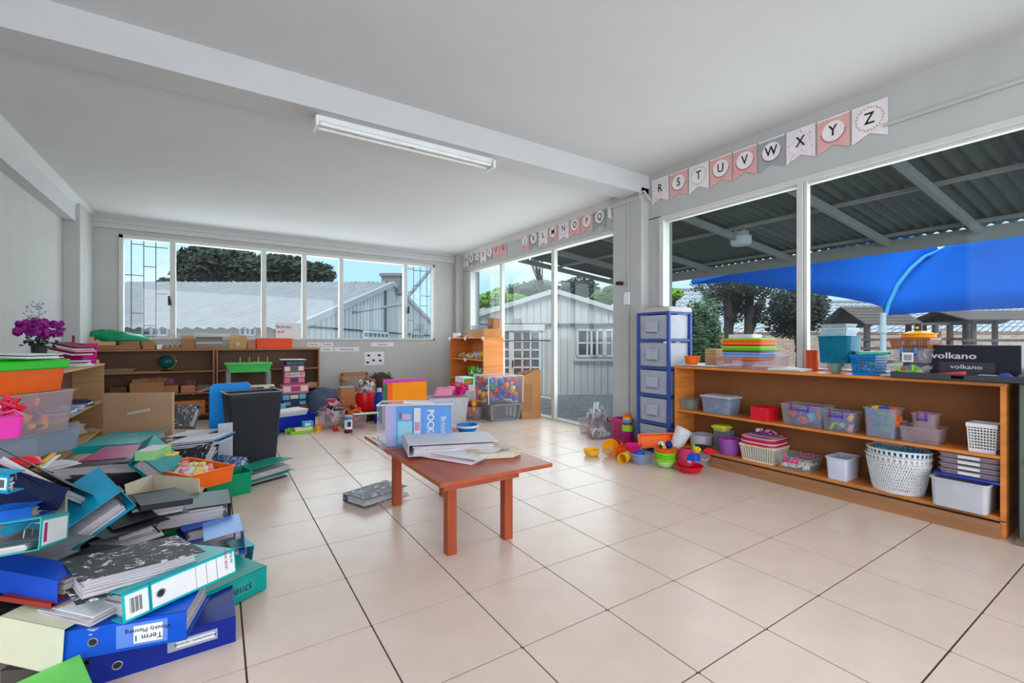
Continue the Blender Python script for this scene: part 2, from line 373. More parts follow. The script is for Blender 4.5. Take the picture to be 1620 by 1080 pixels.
def win_unit(parent, M, w, h, nx, ny, fr=.05, bar=.03, depth=.05, name='window'):
    """white joinery window in local xz plane"""
    b = B(M); b.box(0, -depth, 0, fr, 0, h).box(w-fr, -depth, 0, w, 0, h).box(0, -depth, 0, w, 0, fr).box(0, -depth, h-fr, w, 0, h)
    for i in range(1, nx): x = fr+(w-2*fr)*i/nx; b.box(x-bar/2, -depth*.8, fr, x+bar/2, 0, h-fr)
    for j in range(1, ny): z = fr+(h-2*fr)*j/ny; b.box(fr, -depth*.8, z-bar/2, w-fr, 0, z+bar/2)
    o = b.build(name, m_winw, parent)
    B(M).box(fr*.5, -.012, fr*.5, w-fr*.5, -.002, h-fr*.5).build('pane', m_pane, o)
    return o
# gable windows (white joinery, low)
dg = -A_
def gside(u0, u1, v0, v1, nx, ny):
    d0 = 720*A_/(810-u0); d1 = 720*A_/(810-u1); dm = (d0+d1)/2
    z0 = ZR(v1, dm); z1 = ZR(v0, dm)
    M = Matrix.Translation((xg+.03, d0, z0)) @ Matrix.Rotation(PI/2, 4, 'Z')
    return win_unit(bd, M, d1-d0, z1-z0, nx, ny, .1, .09, .08)
gside(571, 612, 524, 545, 6, 2); gside(648, 668, 527, 545, 5, 2)
for u0, u1 in ((226, 268), (380, 406)):
    x0 = -(810-u0)/FPX*(GL+.2); x1 = -(810-u1)/FPX*(GL+.2)
    win_unit(bd, Matrix.Translation((x0, GL+.2, ZR(531, GL))), x1-x0, .28, 3, 1, .05, .08, .06)
B().cyl((xg+2.0, GA-6, zA-1.8), (xg+3.3, GA-1, zA+1.6), .09, 8).cyl((xg+2.0, GA-6, zA-1.8), (xg, GA-6.6, zA-2.2), .06, 8).build('drain_pipe', mat('pipe_grey', (150, 152, 155), .5), bd)
# --- small board-clad cottage seen through the sliding doors
D2 = 11.0
def P2(u, v, d=D2): return Vector(((u-810)/FPX*d, d, ZR(v, d)))
ct = thing('garden_cottage', 'pale grey board-clad cottage with low gable and white French doors', 'building', (0, 0, 0), -YAW)
xL2, xR2, xA2 = P2(738, 0).x, P2(1016, 0).x, P2(877, 0).x
zE2, zA2, zB2 = ZR(502, D2), ZR(459, D2), ZR(512, D2)
nb = 26; w_ = (xR2-xL2)/nb
for i in range(nb):
    x0 = xL2+i*w_; x1 = x0+w_-.012
    def top(x): return zA2-(zA2-zE2)*abs(x-xA2)/(xA2-xL2)
    poly = [(x0, zB2+.0), (x1, zB2+.0), (x1, top(x1)-.03)] + ([(xA2, top(xA2)-.03)] if x0 < xA2 < x1 else []) + [(x0, top(x0)-.03)]
    B().prism(poly, D2-.03, D2, 'y').build('board', m_siding, ct)
    xm = (x0+x1)/2; u = 810+xm/D2*FPX
    if 797 < u < 861: continue
    lo = -.1
    if 912 < u < 980:
        B().box(x0, D2+.03, lo, x1, D2+.06, ZR(564, D2)).build('board', m_siding, ct)
    else:
        B().box(x0, D2+.03, lo, x1, D2+.06, zB2).build('board', m_siding, ct)
B().box(xL2, D2+.06, -.1, xR2, D2+.12, zB2).prism([(xL2, zB2), (xR2, zB2), (xR2, zE2-.05), (xA2, zA2-.05), (xL2, zE2-.05)], D2+.005, D2+.06, 'y').build('backing_wall', m_siding, ct)
B().box(xL2, D2-.04, zB2-.03, xR2, D2+.03, zB2+.01).build('belt_strip', mat('belt', (120, 123, 128), .8), ct)
ov = .12
for s in (-1, 1):
    xe = xA2+s*(xA2-xL2+ov)
    ze = zA2-(zA2-zE2)*((xA2-xL2+ov)/(xA2-xL2))
    B().prism([(xA2, zA2-.08), (xe, ze-.08), (xe, ze+.03), (xA2, zA2+.03)], D2-.14, D2-.08, 'y').build('barge_board', m_siding, ct)
    c0 = (xA2, D2-.12, zA2+.03); c1 = (xA2, D2+5, zA2+.03); c2 = (xe, D2+5, ze+.03); c3 = (xe, D2-.12, ze+.03)
    corr(c0, c1, c2, c3, .2, .012).build('roof_sheeting', m_corr, ct)
B().box(xR2-.05, D2+.1, -.1, xR2, D2+5, zE2).box(xL2, D2+.1, -.1, xL2+.05, D2+5, zE2).build('side_wall', m_siding, ct)
def wrect(u0, v0, u1, v1, nx, ny, fr=.05, bar=.04, name='window', y=0):
    a = P2(u0, v1); c = P2(u1, v0)
    return win_unit(ct, Matrix.Translation((a.x, D2+.03+y, a.z)), c.x-a.x, c.z-a.z, nx, ny, fr, bar, .05, name)
wrect(912, 520, 946, 564.5, 2, 2); wrect(934, 520, 956.5, 564.5, 2, 2); wrect(956, 520, 980, 564.5, 2, 2)
wrect(808.5, 521, 857, 627, 3, 7, .07, .04, 'door_leaf'); wrect(780, 521, 808.5, 627, 2, 7, .05, .04, 'door_leaf')
a = P2(778, 523); c = P2(861.5, 513); e = P2(0, 628)
B().box(a.x, D2-.05, a.z, c.x, D2+.03, c.z).box(c.x-.05, D2-.03, e.z, c.x, D2+.03, a.z).build('door_surround', m_winw, ct)
B().box(P2(908, 0).x, D2-.05, ZR(571, D2), P2(990, 0).x, D2+.03, ZR(567, D2)).build('window_sill', m_siding, ct)
p = P2(811, 575); B().box(p.x-.02, D2-.08, p.z-.08, p.x+.02, D2-.02, p.z+.08).build('door_handle', m_hw, ct)
# far roof left of the cottage
p0 = atD(700, 487, 17); p1 = atD(815, 487, 17); p2 = atD(815, 512, 14); p3 = atD(700, 512, 14)
o = thing('distant_shed', 'low roof of corrugated sheets left of the pale cottage gable', 'building', (0, 0, 0))
corr(p0, p1, p2, p3, .22, .03).build('roof_sheeting', m_corr, o)
b = B(); b.slab([p3+Vector((0, .3, -.1)), p2+Vector((0, .3, -.1)), Vector((p2.x, p2.y+.3, -.1)), Vector((p3.x, p3.y+.3, -.1))], .1); b.build('wall', m_siding, o)
# --- patio roof over the near bay
pr = thing('patio_roof', 'patio roof of corrugated sheets on grey timber rafters outside the right windows', 'roof', (0, 0, 0))
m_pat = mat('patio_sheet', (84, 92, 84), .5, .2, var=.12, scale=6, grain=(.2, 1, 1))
m_raft = mat('rafter_paint', (160, 160, 154), .6, var=.06)
def zrf(x): return 2.80-(x-4.35)*(.30/2.95)
X0, X1, Y0_, Y1_ = 4.36, 7.35, -3.0, 6.98
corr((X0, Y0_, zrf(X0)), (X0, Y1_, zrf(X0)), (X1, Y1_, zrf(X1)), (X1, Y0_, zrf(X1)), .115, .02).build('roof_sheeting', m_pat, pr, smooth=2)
for y in (-1.6, -.3, .65, 1.409+.02, 2.25, 3.46, 4.75, 5.95, 6.93):
    B().prism([(X0, zrf(X0)-.135), (X1-.18, zrf(X1-.18)-.135), (X1-.18, zrf(X1-.18)-.055), (X0, zrf(X0)-.055)], y-.025, y+.025, 'y').build('rafter', m_raft, pr)
for x in (5.6, 7.0):
    B().box(x-.025, Y0_, zrf(x)-.055, x+.025, Y1_, zrf(x)-.02).build('purlin', m_raft, pr)
B().box(7.17, Y0_, zrf(7.2)-.20, 7.24, Y1_+.02, zrf(7.2)-.05).build('eaves_beam', m_raft, pr)
B().box(7.38, Y0_, 2.36, 7.50, Y1_+.02, 2.45).build('gutter', mat('gutter', (120, 114, 110), .5), pr)
for y in (6.8, -1.2):
    B().box(7.16, y-.04, -.1, 7.24, y+.04, 2.35).build('post', m_raft, pr)
lp = atZ(1172, 378, 2.55)
o = thing('patio_lamp', 'round white bulkhead lamp under the patio roof', 'lamp', (lp.x, lp.y, 2.47))
B().lathe([(.10, .12), (.13, .11), (.13, .03), (.115, 0), (.05, -.005)], 20).build('diffuser', m_winw, o, smooth=True)
B().lathe([(.10, .12), (.10, .20)], 16).build('base', m_frame, o)
# --- blue shade sail with its hoops and pole
m_sail = mat('sail_blue', (0, 118, 236), .75, var=.06, scale=2, clear=.12, tint=(60, 150, 250))
m_pipe = mat('white_pipe', (205, 214, 220), .4)
sl = thing('shade_sail', 'bright blue shade sail stretched beyond the patio roof', 'shade sail', (0, 0, 0))
low = [(1094, 450, 10.5), (1158, 446, 10.2), (1255, 459, 9.8), (1330, 470.5, 9.4), (1375, 479, 9.2), (1394, 485, 9.05), (1401, 499, 9.0)]
low2 = [(1401, 499, 9.0), (1470, 494, 9.0), (1540, 490, 9.1), (1620, 487, 9.2), (1750, 483, 9.4), (1900, 500, 9.6)]
def sailpatch(lo, hi, n=5):
    rings = []
    for t in range(n+1):
        s_ = t/n; rings.append([atD(u, v, d).lerp(atD(u2, v2, d2), s_)+Vector((0, 0, .18*math.sin(PI*s_))) for (u, v, d), (u2, v2, d2) in zip(lo, hi)])
    return B().loft(rings, cap=False, close=False)
hi1 = [(1094, 449, 10.5), (1165, 431, 9.6), (1260, 405, 9.2), (1350, 385, 9.0), (1430, 370, 9.0), (1470, 372, 9.0), (1485, 396, 9.0)]
hi2 = [(1485, 396, 9.0), (1510, 380, 8.6), (1560, 370, 8.5), (1640, 350, 8.5), (1800, 300, 8.6), (1990, 260, 9)]
for lo_, hi_, nm in ((low, hi1, 'sail_panel'), (low2, hi2, 'sail_panel')):
    o = sailpatch(lo_, hi_).build(nm, m_sail, sl, smooth=2); s_ = o.modifiers.new('s', 'SOLIDIFY'); s_.thickness = .006
hp = [atD(u, v, 8.97) for u, v in ((1401, 499), (1406, 480), (1420, 450), (1440, 425), (1462, 406), (1487, 396), (1530, 395), (1580, 401), (1625, 411), (1680, 432), (1740, 480))]
B().tube(hp, .035, 8).build('hoop', mat('hoop_blue', (70, 170, 215), .5), sl)
pp = atD(1397, 495, 8.95)
B().cyl((pp.x, pp.y, -.1), (pp.x, pp.y, pp.z), .05, 12).cyl((pp.x, pp.y, 1.35), (pp.x, pp.y, 1.5), .07, 12).build('pole', m_pipe, sl, smooth=True)
# --- brick boundary wall
m_brick = brickmat(bpy.data.materials.new('face_brick') if False else (lambda m: (setattr(m, 'use_nodes', True), m)[1])(bpy.data.materials.new('face_brick')), (200, 140, 114), (226, 190, 168), (208, 200, 190), 2.1, mort=.03, ratio=.34, mapr=(PI/2, 0, 0))
bwp0, bwp1 = cw(2.0, 17), cw(26, 14.5)
wl = thing('brick_boundary_wall', 'face brick boundary wall behind the play towers', 'wall', (0, 0, 0))
d_ = (bwp1-bwp0); ang = math.atan2(d_.y, d_.x); Lw = d_.length
M = Matrix.Translation(bwp0) @ Matrix.Rotation(ang, 4, 'Z')
wl.matrix_world = M
B().box(0, 0, -.1, Lw, .2, 1.45).build('wall_run', m_brick, wl)
B().box(0, -.03, 1.45, Lw, .23, 1.52).build('coping', mat('coping', (170, 130, 112), .8, var=.15), wl)
for k in range(8): B().box(k*3.2, -.09, -.1, k*3.2+.35, 0, 1.6).build('pier', m_brick, wl)
# --- white tiled house roofs behind the wall
m_rt = bpy.data.materials.new('roof_tiles'); m_rt.use_nodes = True
brickmat(m_rt, (222, 224, 230), (196, 200, 208), (98, 100, 108), 2.0, mort=.045, ratio=.8)
def tiled_house(label, u0, u1, vr, ve, dr, de):
    h = thing('tiled_house', label, 'building', (0, 0, 0))
    a, b_, c, d = atD(u0, vr, dr), atD(u1, vr, dr), atD(u1+25, ve, de), atD(u0-25, ve, de)
    me = B().slab([d, c, b_, a], .08).build('tiled_roof', m_rt, h)
    # rows of tile edges as real relief
    n = 9; r = B()
    for k in range(1, n):
        p = d.lerp(a, k/n); q = c.lerp(b_, k/n); r.tube([p+Vector((0, 0, .09)), q+Vector((0, 0, .09))], .03, 5)
    r.build('tile_courses', mat('tile_edge', (150, 152, 160), .7), h, kind='stuff')
    B().slab([Vector((d.x, d.y, -.1))+ (a-d)*.06, Vector((c.x, c.y, -.1))+(a-d)*.06, c+(a-d)*.06-Vector((0, 0, .1)), d+(a-d)*.06-Vector((0, 0, .1))], .1).build('wall', mat('house_wall', (200, 196, 188), .85), h)
    B().tube([a+Vector((0, 0, .1)), b_+Vector((0, 0, .1))], .12, 8).build('ridge', mat('tile_edge', (150, 152, 160)), h)
tiled_house('white tiled house roof behind the left play tower', 1240, 1480, 481, 530, 26, 21)
tiled_house('white tiled house roof right of the blue sail seam', 1500, 1800, 478, 526, 27, 22)
tiled_house('white tiled house roof glimpsed between the pine trunks', 1060, 1215, 462, 532, 25, 20)
# --- play towers
m_tw = mat('weathered_timber', (118, 104, 98), .85, var=.2, scale=6, grain=(1, 1, .2))
def play_tower(label, u0, u1, dv, apex_v, eave_v, rail):
    t = thing('play_tower', label, 'playhouse', atD((u0+u1)/2, 540, dv)*1.0, -YAW)
    t.location.z = 0
    hw = (u1-u0)/2/FPX*dv; za = ZR(apex_v, dv); ze = ZR(eave_v, dv); dp = 1.5
    for x in (-hw*.72, hw*.72):
        for y in (0, dp): B().box(x-.05, y-.05, -.1, x+.05, y+.05, ze+.05).build('post', m_tw, t)
    # saddle roof, ridge to the right, of planks
    for s, y0, y1 in ((1, -.25, dp/2), (-1, dp+.25, dp/2)):
        n = 6
        for k in range(n):
            a0, a1 = k/n, (k+1)/n-.02
            q = [(-hw+ (0 if s > 0 else 0), y0+(y1-y0)*a0, ze+(za-ze)*a0), (hw, y0+(y1-y0)*a0, ze+(za-ze)*a0), (hw, y0+(y1-y0)*a1, ze+(za-ze)*a1), (-hw, y0+(y1-y0)*a1, ze+(za-ze)*a1)]
            B().slab(q, .03).build('roof_plank', m_tw, t)
    B().prism([(0, ze), (dp, ze), (dp/2, za-.05)], -hw*.8, -hw*.76, 'x').build('gable_panel', mat('tower_dark', (64, 62, 62), .9), t)
    for z in rail: B().box(-hw*.95, -.08, z, hw*.95, -.03, z+.07).build('rail', m_tw, t)
    B().box(-hw*.8, 0, .55, hw*.8, dp, .62).build('deck', m_tw, t)
    return t
play_tower('brown timber play tower with pitched roof left of the white pole', 1358, 1450, 13.0, 482, 514, (1.2, .95))
play_tower('brown timber play tower with pitched roof at the far right', 1515, 1690, 12.5, 489, 507, (1.18, .9))
t = thing('climbing_frame', 'horizontal timber rails linking the two play towers', 'climbing frame', (0, 0, 0), -YAW)
for v in (512, 536): 
    a = P2(1440, v, 12.8); c = P2(1530, v, 12.6); B().box(a.x, 12.7, a.z-.04, c.x, 12.78, a.z+.03).build('rail', m_tw, t)
for u in (1450, 1477, 1500, 1525): a = P2(u, 512, 12.8); B().box(a.x-.05, 12.7, -.1, a.x+.05, 12.8, a.z).build('post', m_tw, t)
# --- trees
def leafcloud(b, c, r, n, ls, sq=(1, 1, .8), rnd=random):
    for _ in range(n):
        while True:
            p = Vector((rnd.uniform(-1, 1), rnd.uniform(-1, 1), rnd.uniform(-1, 1)))
            if .25 < p.length < 1: break
        p = Vector((p.x*r*sq[0], p.y*r*sq[1], p.z*r*sq[2]))+Vector(c)
        a = Vector((rnd.uniform(-1, 1), rnd.uniform(-1, 1), rnd.uniform(-.6, .6))).normalized()*ls*rnd.uniform(.6, 1.3)
        e = a.orthogonal().normalized()*ls*.5*rnd.uniform(.6, 1.2)
        b.add([p-a, p+e, p+a, p-e], [(0, 1, 2, 3)])
def foliage(name, c, var=.35):
    return mat(name, c, .8, var=var, scale=1.5)
m_trunk = mat('bark', (92, 82, 74), .95, var=.25, scale=5, grain=(1, 1, .2))
def tree(label, base, trunks, blobs, leafm, ls, n, trunkr=.16, name='tree', group=None):
    t = thing(name, label, 'tree', base, 0, group)
    tb = B(); h = 0
    for pts in trunks: tb.tube(pts, trunkr, 7)
    tb.build('trunk', m_trunk, t, smooth=2)
    lb = B()
    tot = sum(r**2 for c, r, s in blobs)
    for c, r, s in blobs: leafcloud(lb, c, r, int(n*r*r/tot), ls, s)
    lb.build('foliage', leafm, t, kind='stuff')
    return t
m_lf_dark = foliage('leaf_dark', (72, 78, 66)); m_lf_mid = foliage('leaf_mid', (104, 132, 74)); m_lf_bright = foliage('leaf_bright', (140, 176, 76)); m_lf_grey = foliage('leaf_grey', (112, 120, 98))
def ctree(label, u, d, vtop, vbot, uw, leafm, n, ls, zsq=.6, **k):
    b0 = atD(u, 540, d); b0.z = -.1; zt = ZR(vtop, d); zb = ZR(vbot, d); r = uw/2/FPX*d
    zc = (zt+zb)/2-b0.z; hz = (zt-zb)/2
    blobs = []
    for q in range(7):
        an = q*2.4; rr_ = r*.55*(.3+.7*random.random())
        blobs.append(((math.cos(an)*rr_, math.sin(an)*rr_*.6, zc+random.uniform(-.35, .35)*hz), r*.62, (1, .8, max(.3, hz/r*.85))))
    return tree(label, b0, [[(0, 0, 0), (.1, 0, zc*.5), (0, .1, zc)], [(0, 0, zc*.5), (r*.3, 0, zc*.9), (r*.45, 0, zc*1.05)]], blobs, leafm, ls, n, **k)
# big dark trees over the long roof (three crowns)
ctree('big dark evergreen tree with dense crown above the long roof, left of the tallest mullion', 335, 55, 378, 470, 130, m_lf_dark, 4200, .5, trunkr=.4)
ctree('dark evergreen crown above the long roof beside the second mullion', 420, 56, 392, 470, 110, m_lf_dark, 3200, .5, trunkr=.4)
ctree('dark evergreen crown above the long roof at its right end', 482, 57, 398, 468, 80, m_lf_dark, 2600, .5, trunkr=.4)
ctree('small dark tree peeping over the roof in the leftmost pane', 262, 52, 436, 462, 30, m_lf_dark, 500, .35, trunkr=.2)
# beyond the cottage
ctree('bright green bushy tree beyond the cottage roof left of the gable', 785, 30, 452, 500, 50, m_lf_bright, 2400, .18)
ctree('bright green tree directly behind the cottage left slope', 808, 32, 462, 492, 45, m_lf_bright, 1800, .18)
ctree('dark green conifer at the left edge of the sliding doors', 757, 34, 463, 500, 28, m_lf_mid, 1200, .17)
ctree('grey green tree behind the cottage left of the apex', 838, 38, 436, 478, 80, m_lf_grey, 3000, .2)
ctree('dark leafy tree behind the cottage right of the apex', 915, 36, 432, 480, 80, m_lf_dark, 1800, .22)
ctree('round green tree behind the cottage right slope', 955, 33, 448, 490, 52, m_lf_mid, 2600, .18)
bt = thing('bare_tree', 'leafless tree with thin forked branches above the cottage', 'tree', atD(862, 540, 30)*1.0)
bt.location.z = 0; b = B(); rnd = random.Random(4)
def branch(p, d, L, r, k):
    q = p+d*L; b.cyl(p, q, r, 5, r*.7)
    if k:
        for _ in range(3):
            nd = (d+Vector((rnd.uniform(-.6, .6), rnd.uniform(-.3, .3), rnd.uniform(-.1, .4)))).normalized(); branch(q, nd, L*.62, r*.62, k-1)
branch(Vector((0, 0, 0)), Vector((0, 0, 1)), 3.2, .12, 4); b.build('branches', m_trunk, bt)
# behind the near window
ctree('grey-green leafy shrub beside the drawer tower outside', 1112, 9.5, 450, 610, 80, foliage('leaf_shrub', (84, 112, 72)), 4600, .05, trunkr=.05)
ctree('bright green shrub behind the window jamb', 1062, 10, 452, 478, 42, m_lf_bright, 900, .07, trunkr=.04)
for lb_, u, d, lean in (('pine tree with bare brown trunk left of the paper trays', 1148, 13.2, .15), ('pine tree with thick trunk above the coloured trays', 1187, 13.6, -.1)):
    b0 = atD(u, 540, d); b0.z = -.1
    tree(lb_, b0, [[(0, 0, 0), (lean, 0, 1.5), (lean*.3, 0, 3.4)], [(lean*.7, 0, 1.6), (.7, .2, 2.2), (1.2, .3, 2.6)]], [((lean, 0, 2.9), .8, (1.8, 1, .5)), ((.5, .2, 2.25), .45, (1.3, 1, .5)), ((-.5, 0, 2.5), .35, (1.2, 1, .5)), ((.1, -.2, 1.95), .25, (1.2, 1, .5))], m_lf_dark, .06, 2600, .13, name='pine_tree')
ctree('dense dark bushy tree behind the window mullion', 1264, 12.6, 440, 560, 118, m_lf_dark, 9000, .06, trunkr=.12)
# ================================================================ BUILDERS
m_wood_o = mat('orange_wood', (214, 130, 60), .45, var=.22, scale=5, grain=(1, .25, 4), spec=.4)
m_wood_d = mat('brown_board', (138, 88, 50), .6, var=.12, scale=4)
m_wood_p = mat('pale_wood', (186, 148, 104), .6, var=.15, scale=6, grain=(.4, .4, 4))
m_wood_b = mat('brown_shelf', (160, 112, 76), .55, var=.18, scale=6, grain=(.3, 2, 4))
m_wood_bd = mat('shelf_back', (110, 84, 66), .7, var=.1, scale=4)
m_table = mat('red_brown_wood', (168, 78, 46), .4, var=.2, scale=5, grain=(3, .3, .6), spec=.45)
m_tableb = mat('table_leg_wood', (158, 74, 42), .45, var=.22, scale=7, grain=(4, 4, .4))
m_paper = mat('paper', (226, 226, 228), .8, var=.03)
m_paper2 = mat('paper_edges', (196, 188, 193), .85, var=.22, scale=30, grain=(.3, .3, 12))
m_black = mat('black_plastic', (40, 41, 44), .45, var=.1)
m_metal = mat('steel', (170, 172, 175), .3, .9)
m_card = mat('cardboard', (196, 160, 130), .85, var=.05, scale=3)
m_cardb = mat('brown_cardboard', (170, 122, 82), .85, var=.07, scale=3)
m_clear = mat('clear_plastic', (222, 222, 230), .18, clear=.88, tint=(252, 252, 253), spec=.5)
m_clearb = mat('clear_blueish', (196, 208, 226),   .2, clear=.76, tint=(236, 243, 250), spec=.6)
m_frost = mat('frosted_plastic', (218, 218, 226), .35, clear=.30, tint=(240, 240, 245))
m_clpink = mat('clear_pinkish', (226, 212, 218), .2, clear=.83, tint=(250, 244, 246), spec=.6)
m_white = mat('white_plastic', (226, 226, 226), .4)
def C(name, r, g, b, rough=.4, **k): return mat(name, (r, g, b), rough, **k)
RED = C('red_plastic', 214, 30, 46); BLUE = C('blue_plastic', 20, 96, 205); GREEN = C('green_plastic', 46, 170, 72); YEL = C('yellow_plastic', 244, 190, 34)
ORG = C('orange_plastic', 240, 104, 24); PNK = C('pink_plastic', 232, 44, 132); PUR = C('purple_plastic', 128, 52, 150); TEAL = C('teal_board', 0, 160, 162, .35)
CYAN = C('cyan_board', 4, 150, 190, .35); NAVY = C('navy_board', 22, 34, 92, .4); RBLUE = C('royal_blue_board', 24, 74, 190, .35); BBLUE = C('bright_blue_board', 14, 84, 205, .35)
MAG = C('magenta_board', 168, 34, 110, .4); BLK = C('black_board', 30, 31, 36, .5, spec=.25); LGRN = C('lime_plastic', 150, 214, 50); PGRN = C('pale_green', 140, 200, 130); LBLU = C('light_blue', 120, 170, 225)
AQUA = C('aqua_plastic', 60, 170, 200); BRN = C('brown_plastic', 150, 92, 62); CREAM = C('cream_card', 212, 200, 178, .8); MINT = C('mint', 90, 205, 190); LPNK = C('light_pink', 232, 150, 180)
WHT = m_white; GRY = C('grey_plastic', 150, 152, 155)
m_marble = mat('marbled_board', (50, 52, 56), .55, spec=.2, var=.1, splat=((222, 222, 224), 16, .585))
m_marble2 = mat('marbled_grey_board', (92, 98, 108), .5, var=.1, splat=((215, 218, 222), 22, .57))
m_bluesp = mat('blue_splash_board', (24, 78, 160), .5, splat=((225, 232, 240), 26, .53))
MULTI = [RED, BLUE, GREEN, YEL, ORG, PNK, PUR, AQUA]
def P(p):
    """(u, v, z) -> world, or ('d', u, v, depth) -> world"""
    return atD(*p[1:]) if p[0] == 'd' else atZ(*p)
def binder(label, O, X, Y=None, W=.33, t=.095, m=None, mode='spine', open=0., L=None, ring=True, lab=None, mech=True, inner=None, fill=.75, name='ring_binder', group=None, both=False):
    O = P(O) if not isinstance(O, Vector) else O; X = P(X) if not isinstance(X, Vector) else X
    x = X-O; D = x.length; x.normalize()
    if Y is None: y = Vector((0, 0, 1)).cross(x)
    else: y = (P(Y) if not isinstance(Y, Vector) else Y)-O
    y = (y-x*y.dot(x)).normalized(); n = x.cross(y)
    if n.z < 0 or (abs(n.z) < .3 and n.dot(Vector((0, 0, CH))-O) < 0): n = -n
    if mode in ('spine', 'fore'): Ls, Wd = (L or D), W
    else: Ls, Wd = (L or W), D
    sx, wy, o = {'spine': (x, y, O), 'fore': (x, -y, O+y*Wd), 'headR': (y, -x, O+x*Wd), 'headL': (y, x, O)}[mode]
    M = Matrix.Identity(4)
    for i in range(3): M[i][0] = sx[i]; M[i][1] = wy[i]; M[i][2] = -n[i]
    T_ = thing(name, label, 'binder', o, 0, group)
    th = .0035
    b = B(M); b.box(0, 0, 0, Ls, th, t); b.box(0, 0, t-th, Ls, Wd, t)
    b.M = M @ Matrix.Translation((0, th/2, th/2)) @ Matrix.Rotation(-open, 4, 'X') @ Matrix.Translation((0, -th/2, -th/2)); b.box(0, 0, 0, Ls, Wd, th)
    b.build('cover', m, T_, bevel=.0012)
    # papers: several wads with slightly shifted edges
    b = B(M); rnd = random.Random(hash(label) % 999); k = 7; tt = (t-2*th)*fill; c1 = t-th-.001
    for i in range(k):
        c0 = c1-tt/k*.93; a = .014+rnd.uniform(0, .012); e = Wd-.022-rnd.uniform(0, .02)
        b.box(a, .03+rnd.uniform(0, .01), c0, Ls-.014-rnd.uniform(0, .012), e, c1); c1 -= tt/k
    b.build('papers', m_paper2, T_)
    if mech:
        b = B(M); b.box(Ls*.5-.06, .012, t-th-.006, Ls*.5+.06, .042, t-th-.003)
        for q in (-.04, .04):
            b.tube([(Ls*.5+q, .022, t-th-.005), (Ls*.5+q, .020, t*.45), (Ls*.5+q, .03, t*.2), (Ls*.5+q, .055, t*.15), (Ls*.5+q, .07, t*.35), (Ls*.5+q, .072, t*.6)], .0018, 5)
        b.build('lever_arch', m_metal, T_)
    if ring:
        R = B(M); q = []
        a0 = Ls*.16 if ring is True else ring
        for i in range(16): an = 2*PI*i/16; q.append((a0+.0135*math.cos(an), -.001, t/2+.0135*math.sin(an)))
        R.tube(q+[q[0]], .0025, 6).build('finger_ring', m_metal, T_)
        H = B(M); H.loft([[(a0+.0115*math.cos(2*PI*i/14), -.0012, t/2+.0115*math.sin(2*PI*i/14)) for i in range(14)], [(a0+.0115*math.cos(2*PI*i/14), .0, t/2+.0115*math.sin(2*PI*i/14)) for i in range(14)]]).build('finger_hole', m_black, T_)
    T_['_'] = 0; del T_['_']
    if lab:
        for qi, (a0, a1, c0, c1, lm, nm) in enumerate(lab):
            B(M).box(a0*Ls, -.0010-.0004*qi, c0*t, a1*Ls, 0, c1*t).build(nm, lm, T_)
    return T_, M, Ls, Wd
def sheets(label, O, X, n=10, W=.3, dz=.004, m=None, jit=.02, name='paper_stack', cat='papers', L=None, Y=None, group=None):
    O = O if isinstance(O, Vector) else P(O); X = X if isinstance(X, Vector) else P(X); x = (X-O); D = L or x.length; x.normalize()
    y = Vector((0, 0, 1)).cross(x) if Y is None else P(Y)-O
    y = (y-x*y.dot(x)).normalized(); up = x.cross(y); up = up if up.z > 0 else -up
    T_ = thing(name, label, cat, O, 0, group); rnd = random.Random(len(label)*7+n)
    for i in range(n):
        a = rnd.uniform(-jit, jit); c = rnd.uniform(-jit, jit); r = rnd.uniform(-.05, .05)
        M = Matrix.Identity(4)
        for k in range(3): M[k][0] = x[k]; M[k][1] = y[k]; M[k][2] = up[k]
        b = B(M @ Matrix.Translation((a, c, -dz*(i+1))) @ Matrix.Rotation(r, 4, 'Z')); b.box(0, 0, 0, D, W, dz*.8)
        b.build('sheet', (m[i % len(m)] if isinstance(m, list) else m) or m_paper, T_)
    return T_
def slotX(u0, u1, vt, X, dx, zb, above=False):
    """item on the right-hand shelf: pixel extents -> (centre, half sizes, height)"""
    def r_(u): q = ray(u, 500); return q.x/q.y
    yf, yn = X/r_(u0), (X+dx)/r_(u1)
    if yf-yn < .03: yf = yn+.03
    def dep(x, y): return x*sY+y*cY
    d = dep(X, yn) if above else dep(X+dx, yf)
    zt = CH+(540.5-vt)/FPX*d
    return (X+dx/2, (yf+yn)/2, zb), dx/2, (yf-yn)/2, zt-zb
def slotY(u0, u1, vt, Y, dy, zb, above=False):
    def r_(u): q = ray(u, 500); return q.x/q.y
    x0 = (Y+dy)*r_(u0) if r_(u0) > 0 else Y*r_(u0); x1 = Y*r_(u1) if r_(u1) > 0 else (Y+dy)*r_(u1)
    if x1-x0 < .03: x1 = x0+.03
    d = ((x0+x1)/2)*sY+(Y+(0 if above else dy))*cY
    return ((x0+x1)/2, Y+dy/2, zb), (x1-x0)/2, dy/2, CH+(540.5-vt)/FPX*d-zb
